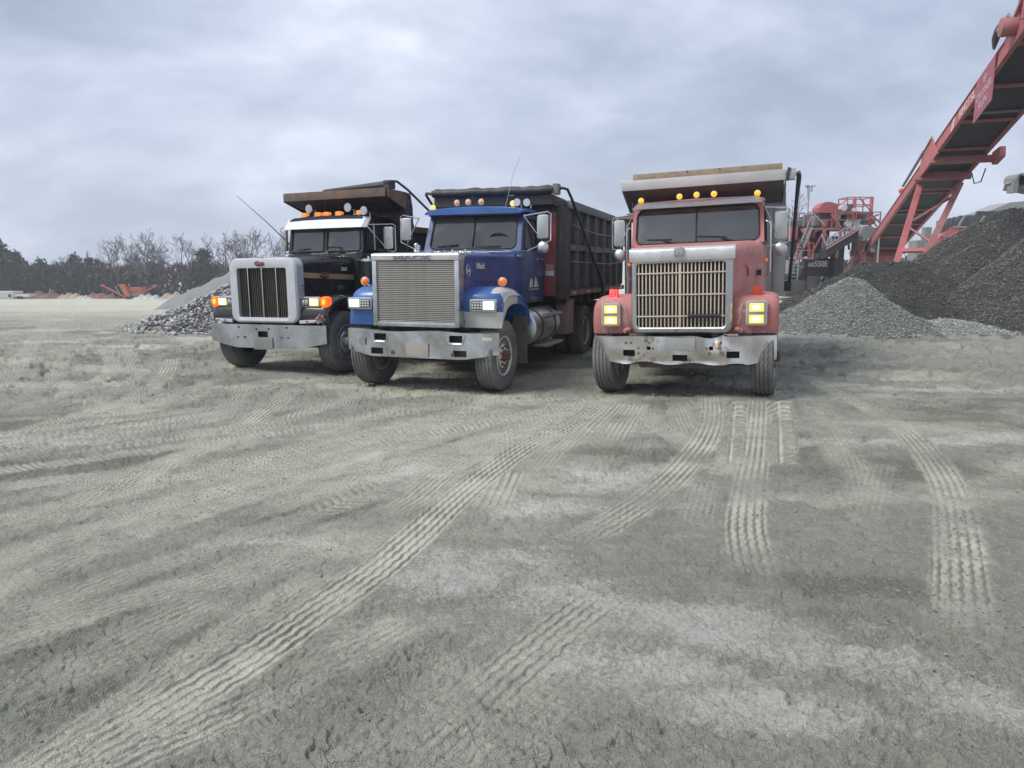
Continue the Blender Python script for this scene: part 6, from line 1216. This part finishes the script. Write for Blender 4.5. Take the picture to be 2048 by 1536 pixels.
    for u0, u1, v0, v1, y0, m_ in ((1646, 1660, 478, 498, -.6, PGREY), (1654, 1666, 500, 514, -.4, PDARK), (1708, 1722, 430, 448, -.2, PDARK), (1624, 1632, 432, 452, -.1, PGREY), (1712, 1730, 480, 512, .2, PGREY), (1730, 1744, 452, 474, .3, PDARK), (1600, 1612, 486, 510, -.2, PDARK), (1576, 1590, 520, 548, -.2, PGREY), (1650, 1664, 556, 584, -.3, PDARK), (1686, 1698, 408, 420, -.1, PGREY), (1640, 1650, 440, 455, -.15, PREDD)):
        bx('equipment_box', m_, u0, u1, v0, v1, y0, y0 + .5)
    for k, (u0, v0, u1, v1) in enumerate(((1668, 470, 1664, 515), (1676, 462, 1690, 500), (1634, 470, 1648, 512), (1590, 480, 1600, 520), (1722, 462, 1716, 505))):
        bb('pipe', (GALV, PDARK)[k % 2], lambda b: b.tube([(X(u0), Y - .55, Zz(v0)), (X((u0 + u1) / 2 + 3), Y - .6, Zz((v0 + v1) / 2)), (X(u1), Y - .55, Zz(v1))], .07, 8))
    # stairs, ladder, mast
    for dy in (0, .7): bb('stair_stringer', GALV, lambda b: b.bar((X(1592), Y - .6 + dy, Zz(515)), (X(1613), Y - .6 + dy, Zz(456)), .06, .16))
    bb('stair_treads', GALV, lambda b: [b.bar((X(1592 + 21 * k / 9), Y - .6, Zz(515 - 59 * k / 9)), (X(1592 + 21 * k / 9), Y + .1, Zz(515 - 59 * k / 9)), .2, .04) for k in range(10)]); bb('stair_handrail', GALV, lambda b: b.bar((X(1592), Y - .62, Zz(487)), (X(1613), Y - .62, Zz(427)), .05, .05))
    bb('ladder', GALV, lambda b: ([b.bar((X(u), Y - .9, Zz(592)), (X(u), Y - .9, Zz(519)), .05, .05) for u in (1573, 1587)], [b.bar((X(1573), Y - .9, Zz(588 - 7 * k)), (X(1587), Y - .9, Zz(588 - 7 * k)), .04, .04) for k in range(10)]))
    bb('mast', GALV, lambda b: (b.cyl((X(1617), Y + .5, Zz(425)), (X(1617), Y + .5, Zz(370)), .045), b.bar((X(1610), Y + .5, Zz(371)), (X(1630), Y + .5, Zz(370)), .1, .06), b.ball((X(1612), Y + .5, Zz(370)), .13, .13, .1), b.bar((X(1622), Y + .5, Zz(371)), (X(1622), Y + .5, Zz(382)), .08, .08), b.cyl((X(1613), Y + .5, Zz(371)), (X(1616), Y + .5, Zz(400)), .03)))
    return T
crusher()
def feeder():
    Y = 56.0; o = at(1960, 560, Y); T = empty('feeder_hopper', (o.x, Y, 0)); tag(T, 'dark steel feeder hopper showing above the stockpile at right', 'hopper')
    def bb(name, m, fn): b = MB(); fn(b); return local(b, T).build(name, m, T)
    p = lambda u, v, dy=0: at(u, v, Y + dy) if dy == 0 else Vector((at(u, v, Y).x, Y + dy, at(u, v, Y).z))
    def slab(u0, v0, u1, v1, u2, v2, u3, v3, y0=0, y1=.15): return [p(u0, v0, y0), p(u1, v1, y0), p(u1, v1, y1), p(u0, v0, y1), p(u3, v3, y0), p(u2, v2, y0), p(u2, v2, y1), p(u3, v3, y1)]
    bb('hopper_wall', PDARK, lambda b: b.hexa(slab(1905, 453, 2120, 453, 2125, 431, 1921, 431, 0, .2))); bb('hopper_wing', PDARK, lambda b: b.hexa(slab(1960, 432, 2160, 432, 2160, 421, 1966, 421, .6, .8)))
    bb('hopper_end', PGREY, lambda b: b.hexa(slab(1878, 470, 1908, 458, 1922, 432, 1880, 441, .3, .5)))
    for k in range(5): bb('stiffener', PGREY, lambda b: b.bar(p(1915 + k * 40, 453, -.08), p(1928 + k * 40, 432, -.08), .2, .12))
    for k in range(4): bb('stiffener', PDARK, lambda b: b.bar(p(1882 + k * 8, 468 - k * 3, .2), p(1884 + k * 9, 440 - k * 2.2, .2), .08, .08))
    bb('red_beam', PRED, lambda b: b.hexa(slab(1860, 492, 2120, 470, 2120, 453, 1905, 454, .1, .4))); bb('red_strut', PRED, lambda b: (b.bar(p(1885, 478, 0), p(1930, 458, 0), .15, .15), b.bar(p(1888, 475, 0), p(1892, 465, 0), .2, .3)))
    bb('heaped_stone', mat('pale_rubble', (.30, .30, .31), .9), lambda b: b.loft([[p(1985, 424, y), p(2040, 402, y), p(2090, 398, y), p(2160, 424, y)] for y in (1, 3.5)]))
    bb('support', PGREY, lambda b: (b.box(o.x - 4.5, o.x - 4, Y + .2, Y + .7, 0, 5), b.box(o.x + 6, o.x + 6.5, Y + .2, Y + .7, 0, 6), b.box(o.x - 5, o.x - 3, Y + .3, Y + 1.5, 1, 4)))
    return T
feeder()
def spout():
    Y = 40.0; o = at(2035, 370, Y); T = empty('chute_conveyor', (o.x, Y, 0)); tag(T, 'grey conveyor head with square drop chute at the right edge', 'conveyor')
    def bb(name, m, fn): b = MB(); fn(b); return local(b, T).build(name, m, T)
    p = lambda u, v: at(u, v, Y)
    bb('chute', PGREY, lambda b: (b.box(p(2022, 370).x, p(2032, 370).x, Y - .2, Y + .3, p(2022, 386).z, p(2022, 362).z), b.hexa([p(2019, 367), p(2035, 364), p(2035, 364) + Vector((0, .5, 0)), p(2019, 367) + Vector((0, .5, 0)), p(2024, 361), p(2034, 362), p(2034, 362) + Vector((0, .5, 0)), p(2024, 361) + Vector((0, .5, 0))])))
    bb('boom', PDARK, lambda b: b.hexa([p(2030, 377), p(2160, 400), p(2160, 400) + Vector((0, 1, 0)), p(2030, 377) + Vector((0, 1, 0)), p(2040, 350), p(2160, 372), p(2160, 372) + Vector((0, 1, 0)), p(2040, 350) + Vector((0, 1, 0))]))
    bb('head_hood', PGREY, lambda b: b.cyl(p(2044, 358), p(2044, 358) + Vector((0, 1, 0)), .32, n=16)); bb('tower', PDARK, lambda b: b.box(p(2140, 400).x, p(2160, 400).x, Y, Y + 1, 0, p(2140, 380).z))
    return T
spout()

# ---------------------------------------------------------------- far field: screener, mounds, boxes, woods, haze
def far_ground(u, Y): x = at(u, 560, Y).x; return x, bz(x, Y)
def screener():
    Y = 112.0; x, z0 = far_ground(262, Y); T = empty('mobile_screener', (x, Y, z0)); T.scale = (.78, .78, .78); tag(T, 'small red mobile screener with two side conveyors by the far trees', 'screener')
    M_ = mat('screener_red', (.42, .07, .03), .6, dust=.2); MO = mat('screener_orange', (.45, .13, .05), .6)
    def bb(name, m, fn): b = MB(); fn(b); return b.build(name, m, T)
    bb('chassis', PGREY, lambda b: b.box(-.8, 1.6, 0, 2, .3, 1.5)); bb('screen_box', M_, lambda b: b.hexa([(-.6, 0, 1.3), (2.0, 0, 1.5), (2.0, 2, 1.5), (-.6, 2, 1.3), (-.4, 0, 2.4), (1.8, 0, 2.2), (1.8, 2, 2.2), (-.4, 2, 2.4)]))
    bb('main_belt', MO, lambda b: b.hexa([(-1.2, -.5, .6), (-.1, -.5, .6), (-.1, .5, .6), (-1.2, .5, .6), (-2.3, -.5, 3.0), (-1.4, -.5, 3.0), (-1.4, .5, 3.0), (-2.3, .5, 3.0)])); bb('ladder', GALV, lambda b: (b.bar((-1.9, -.7, .8), (-2.9, -.7, 2.6), .2, .1), b.bar((-.5, .8, 1.6), (-1.0, .8, 3.1), .12, .12)))
    bb('side_conveyor', M_, lambda b: b.bar((-1.2, -.6, .5), (-5.2, -.6, 2.6), .5, .22)); bb('side_conveyor', M_, lambda b: b.bar((1.4, -.6, .9), (4.8, -.6, 2.5), .5, .22))
    for sx, q in ((-5.4, 2.65), (5.0, 2.55)): bb('belt_head', M_, lambda b: b.box(sx - .4, sx + .4, -.9, -.3, q - .1, q + .3))
    bb('track', PDARK, lambda b: b.box(-1.2, 1.4, -.3, .1, 0, .6)); bb('track', PDARK, lambda b: b.box(-1.2, 1.4, 1.6, 2.0, 0, .6))
screener()
def mound(u, Y, w, h, m, label, seed):
    x, z0 = far_ground(u, Y); b = MB(); g = random.Random(seed); n = 20; V = []; 
    for j in range(7):
        for i in range(n + 1):
            fx = i / n * 2 - 1; fy = j / 6 * 2 - 1; e = max(0, 1 - fx * fx) * max(0, 1 - fy * fy); V.append((fx * w / 2, fy * w * .25, h * e ** .7 * (1 + .3 * math.sin(i * 1.3 + seed) + g.uniform(-.1, .1)) - .1))
    b.add(V, [(j * (n + 1) + i, j * (n + 1) + i + 1, (j + 1) * (n + 1) + i + 1, (j + 1) * (n + 1) + i) for j in range(6) for i in range(n)]); o = b.build('spoil_mound', m, None, ang=60, loc=(x, Y, z0)); tag(o, label, 'mound', 'low spoil mounds before the woods')
CLAY = mat('red_clay', (.19, .10, .07), .95, var=.2, scale=.8); TAN = mat('tan_sand', (.36, .30, .23), .95, var=.15, scale=.8); PALES = mat('pale_fines', (.46, .45, .41), .95, var=.1, scale=.8)
mound(75, 121, 7.5, 1.1, CLAY, 'red clay mound right of the white box', 1); mound(105, 122.5, 4, .9, CLAY, 'smaller red clay mound left of the tan sand', 2); mound(140, 121, 5, .95, TAN, 'tan sand mound between red clay and pale fines', 3)
mound(165, 119, 3, .6, PALES, 'small pale mound left of the far screener', 4); mound(195, 123, 6.5, .95, CLAY, 'brown clay mound behind the far screener', 5); mound(292, 109, 4.4, .8, PALES, 'pale fines heap under the far screener', 6); mound(350, 118, 6.5, 1.0, TAN, 'tan mound right of the far screener', 7)
def boxes():
    Y = 116.0; x, z0 = far_ground(10, Y); T = empty('storage_container', (x, Y, z0)); tag(T, 'white storage container at the far left edge', 'container')
    b = MB(); b.box(-2.2, 1.1, 0, 2.4, .1, 1.25); b.build('box', PWHITE, T, bevel=.03); b = MB()
    for k in range(12): b.box(-2.1 + k * .27, -2.0 + k * .27, -.03, 0, .15, 1.2)
    b.build('corrugation', PWHITE, T); b = MB(); b.cyl((.5, -.06, .55), (.5, -.02, .55), .28, n=16); b.build('vent', PDARK, T)
    x, z0 = far_ground(40, Y); T = empty('flat_trailer', (x, Y, z0)); tag(T, 'low pale trailer beside the white container', 'trailer'); b = MB(); b.box(-1.1, 1.1, 0, 1.8, .35, .75); b.build('deck', PWHITE, T, bevel=.02)
    b = MB()
    for sx in (-.6, -.1): b.cyl((sx, -.05, .25), (sx, .2, .25), .25, n=14)
    b.build('wheels', M_RUBBER, T); b = MB(); b.bar((1.1, .9, .4), (1.9, .9, .35), .1, .1); b.build('drawbar', PGREY, T)
boxes()

BARK = mat('bark', (.115, .10, .088), .95, var=.25, scale=3); TWIG = mat('twig', (.10, .085, .075), .95, var=.2, scale=2)
def foliage_mat(name, lo, hi):
    m = bpy.data.materials.new(name); m.use_nodes = True; N = m.node_tree.nodes; L = m.node_tree.links; p = N['Principled BSDF']; a = N.new('ShaderNodeAttribute'); a.attribute_name = 'tone'
    mx = N.new('ShaderNodeMix'); mx.data_type = 'RGBA'; L.new(a.outputs['Fac'], mx.inputs[0]); mx.inputs[6].default_value = (*lo, 1); mx.inputs[7].default_value = (*hi, 1); L.new(mx.outputs[2], p.inputs['Base Color']); p.inputs['Roughness'].default_value = .9; p.inputs['Specular IOR Level'].default_value = .1; return m
def tri_mesh(name, V, tone, m):
    n = len(V); me = bpy.data.meshes.new(name); me.vertices.add(n * 3); me.vertices.foreach_set('co', V.astype(np.float32).ravel()); me.loops.add(n * 3); me.loops.foreach_set('vertex_index', np.arange(n * 3, dtype=np.int32)); me.polygons.add(n); me.polygons.foreach_set('loop_start', np.arange(0, n * 3, 3, dtype=np.int32)); me.update(calc_edges=True)
    a = me.attributes.new('tone', 'FLOAT', 'POINT'); a.data.foreach_set('value', np.repeat(tone, 3).astype(np.float32)); me.materials.append(m); return me
PINE = foliage_mat('pine_needles', (.018, .032, .018), (.062, .085, .045))
def pine_meshes(seed, round_top):
    g = np.random.default_rng(seed); V = []; tone = []; b = MB(); b.tube([(0, 0, 0), (.05, 0, .5), (0, .03, .97)], [.022, .013, .003], 6)
    for k in range(46):
        h = .14 + .82 * (k / 46) ** .9; f = (h - .1) / .9
        ln = (.27 * (1 - f) ** .55 * (.35 + .65 * min(1, f * 3)) if not round_top else .25 * math.sqrt(max(.02, 1 - (2 * f - .75) ** 2 * .8)) * min(1, (1.02 - f) * 3.5)) * g.uniform(.65, 1.15); a = g.uniform(0, 6.28); e = np.array([math.cos(a) * ln, math.sin(a) * ln, h + ln * g.uniform(-.1, .3)])
        b.tube([(0, 0, h), tuple(e)], [.005, .002], 3)
        for j in range(26):
            t = g.uniform(.25, 1.1); c = np.array([0, 0, h]) * (1 - t) + e * t + g.normal(0, .022, 3); s = g.uniform(.014, .034); V.append(c + g.normal(0, 1, (3, 3)) * s); tone.append(np.clip(.35 + .5 * g.uniform() + .25 * (f - .5), 0, 1))
    return b.mesh('trunk'), tri_mesh('crown', np.array(V), np.array(tone), PINE)
def bare_mesh(seed, spread=.5, forks=1):
    g = random.Random(seed); tr = MB(); tw = MB()
    def grow(p, d, ln, r, lv):
        q = p + d * ln; mid = (p + q) / 2 + Vector((g.gauss(0, 1), g.gauss(0, 1), 0)) * ln * .05
        r = max(r, .0017); (tr if lv < 2 else tw).tube([p, mid, q], [r, r * .85, r * .7], 5 if lv < 2 else 3)
        if lv >= 5: return
        for k in range(3 if lv in (1, 2) else 2 if lv else 4):
            f = g.uniform(.45, 1.0) if lv else .35 + .17 * k; a = g.uniform(0, 6.28); sp = g.uniform(.6, 1.2) * spread * 1.7
            nd = (d + Vector((math.cos(a), math.sin(a), 0)) * sp + Vector((0, 0, .10))).normalized(); grow(p.lerp(q, f), nd, ln * g.uniform(.48, .72) * (.75 if lv == 0 else 1), r * .5, lv + 1)
        grow(q, (d + Vector((g.gauss(0, .12), g.gauss(0, .12), .1))).normalized(), ln * (.62 if lv else .5), r * .6, lv + 1)
    grow(Vector((0, 0, 0)), Vector((g.gauss(0, .03), g.gauss(0, .03), 1)).normalized(), .46, .012, 0); zmax = max(v[2] for v in tw.v)
    for b in (tr, tw): b.v = [(x / zmax, y / zmax, z / zmax) for x, y, z in b.v]
    return tr.mesh('trunk'), tw.mesh('crown')
def plant(kind, meshes, mats, u, Y, vtop, label, group, wide=1.0, xy=None):
    x, z0 = far_ground(u, Y); h = at(u, vtop, Y).z - z0; T = empty(kind, (x, Y, z0 - .1)); tag(T, label, 'tree', group); T.rotation_euler = (0, 0, rnd.uniform(0, 6.28))
    for n, me, m in zip(('trunk', 'crown'), meshes, mats): o = link(n, me, m, T); o.scale = (h * wide, h * wide, h)
    return T
PM = [pine_meshes(i + 1, i % 2) for i in range(4)]; BM_ = [bare_mesh(i + 11, .42 + .08 * i) for i in range(5)]
# conifers, from the left edge
for i, (u, v, Y, k, wd_, lb) in enumerate((
    (8, 484, 128, 1, 1.35, 'big dark pine at the left edge, tallest of the pines'), (-28, 492, 130, 1, 1.3, 'dark pine cut by the left edge'), (38, 500, 131, 3, 1.2, 'dark pine leaning against the big pine by the left edge'), (84, 516, 129, 1, 1.3, 'round topped pine second clump from the left'),
    (60, 530, 127, 3, 1.2, 'short pine in the gap right of the big pine'), (152, 505, 133, 3, 1.0, 'thin crowned pine standing among pale bare branches'), (180, 512, 130, 0, 1.1, 'pointed pine left of the tall bare trees'), (202, 516, 129, 2, 1.1, 'second pointed pine left of the tall bare trees'), (228, 545, 128, 0, 1.2, 'low pine under the tall bare trees'),
    (308, 522, 130, 2, 1.0, 'slim pine between two bare trees above the screener'), (412, 494, 127, 0, 1.2, 'pointed pine nearest the black truck'), (396, 520, 129, 2, 1.2, 'lower pine beside the pointed pine'), (130, 540, 127, 1, 1.4, 'low bushy pine above the tan mounds'), (20, 535, 125, 3, 1.5, 'low bushy pine above the white container'), (270, 548, 127, 1, 1.4, 'low bushy pine behind the red screener'))):
    plant('pine_tree', PM[k], (BARK, None), u, Y, v, lb, 'pines along the far edge of the yard', wd_)
for i, (u, v, Y, k, lb) in enumerate((
    (130, 512, 134, 0, 'small bare tree between the pines on the left'), (160, 506, 136, 1, 'pale bare tree behind the thin crowned pine'), (218, 482, 131, 2, 'leftmost of the tall bare trees'), (240, 478, 133, 3, 'second tall bare tree from the left'), (262, 472, 130, 0, 'third tall bare tree left of the tallest'), (286, 460, 128, 4, 'tallest bare tree in the far wood'), (304, 470, 132, 1, 'bare tree just right of the tallest'), (328, 476, 131, 2, 'narrow bare tree left of the gap'), (368, 469, 128, 3, 'bare tree standing alone right of the gap'), (386, 488, 133, 0, 'slim bare tree behind the pointed pine'), (436, 470, 130, 4, 'tall bare tree just left of the black truck'), (452, 466, 127, 2, 'bare tree touching the black truck grille line'), (474, 462, 129, 1, 'bare tree above the black truck headlight'), (500, 458, 131, 0, 'bare tree above the white grille surround'), (524, 462, 128, 3, 'bare tree behind the black truck antenna'), (546, 470, 131, 2, 'bare tree beside the black truck mirror'))):
    plant('bare_tree', BM_[k], (BARK, TWIG), u, Y, v - 8, lb, 'bare trees along the far edge of the yard', 1.05)
plant('bare_tree', BM_[2], (BARK, TWIG), 1590, 66, 378, 'bare tree behind the red truck mirror and tarp arm', 'bare trees behind the crushing plant', 1.1); plant('bare_tree', BM_[4], (BARK, TWIG), 1560, 70, 420, 'bare tree half hidden behind the red dump body', 'bare trees behind the crushing plant')
for u, v, k, lb in ((1640, 470, 0, 'bare tree seen through the crusher walkway'), (1760, 480, 1, 'bare tree behind the foot of the red conveyor'), (1850, 470, 3, 'bare tree behind the conveyor legs')): plant('bare_tree', BM_[k], (BARK, TWIG), u, 92, v, lb, 'bare trees behind the crushing plant')
def thicket(name, label, u0, u1, Y0, Y1, vt, n, seed):
    g = np.random.default_rng(seed); u = g.uniform(u0, u1, n); Y = g.uniform(Y0, Y1, n); k = Y / math.cos(PITCH); x = (u - 1024) / FPX * Y * 1.0; x = np.array([at(a, 560, b).x for a, b in zip(u, Y)]); zb = base_z(x, Y); top = vt + 18 * (fbm(u * .02, u * 0 + 3, 1.5, 4, seed) - .5) * 2
    zt = np.array([at(1024, t, b).z for t, b in zip(top, Y)]); z = zb + (zt - zb) * g.uniform(0, 1, n) ** .85; c = np.stack([x, Y, z], 1); s = g.uniform(.1, .55, n); V = c[:, None, :] + g.normal(0, 1, (n, 3, 3)) * (s[:, None, None] * np.array([.55, .55, 1.0])); cl = fbm(x * .35, z * .5, .5, 3, seed + 1)
    t = np.clip(.5 + 2.2 * (cl - .5) + g.uniform(-.25, .25, n), 0, 1); return tag(link(name, tri_mesh(name, V, t, UNDER), None), label, 'wood', kind='stuff')
UNDER = foliage_mat('winter_undergrowth', (.030, .042, .028), (.125, .10, .082))
thicket('undergrowth', 'brown and green winter undergrowth under the far trees', -220, 720, 126, 140, 530, 26000, 3); thicket('undergrowth', 'hazy brown undergrowth behind the crushing plant', 1500, 2250, 88, 100, 520, 9000, 5)

def haze():
    b = MB(); b.box(-240, 240, -20, 175, -9, 26); o = b.build('haze', None); m = bpy.data.materials.new('dusty_air'); m.use_nodes = True; N = m.node_tree.nodes; N.remove(N['Principled BSDF'])
    v = N.new('ShaderNodeVolumePrincipled'); v.inputs['Color'].default_value = (.86, .89, .95, 1); v.inputs['Density'].default_value = HAZE; v.inputs['Anisotropy'].default_value = .2; m.node_tree.links.new(v.outputs[0], N['Material Output'].inputs['Volume']); o.data.materials.append(m); tag(o, 'thin dusty air over the yard', 'haze', kind='stuff')
HAZE = .0013
haze()
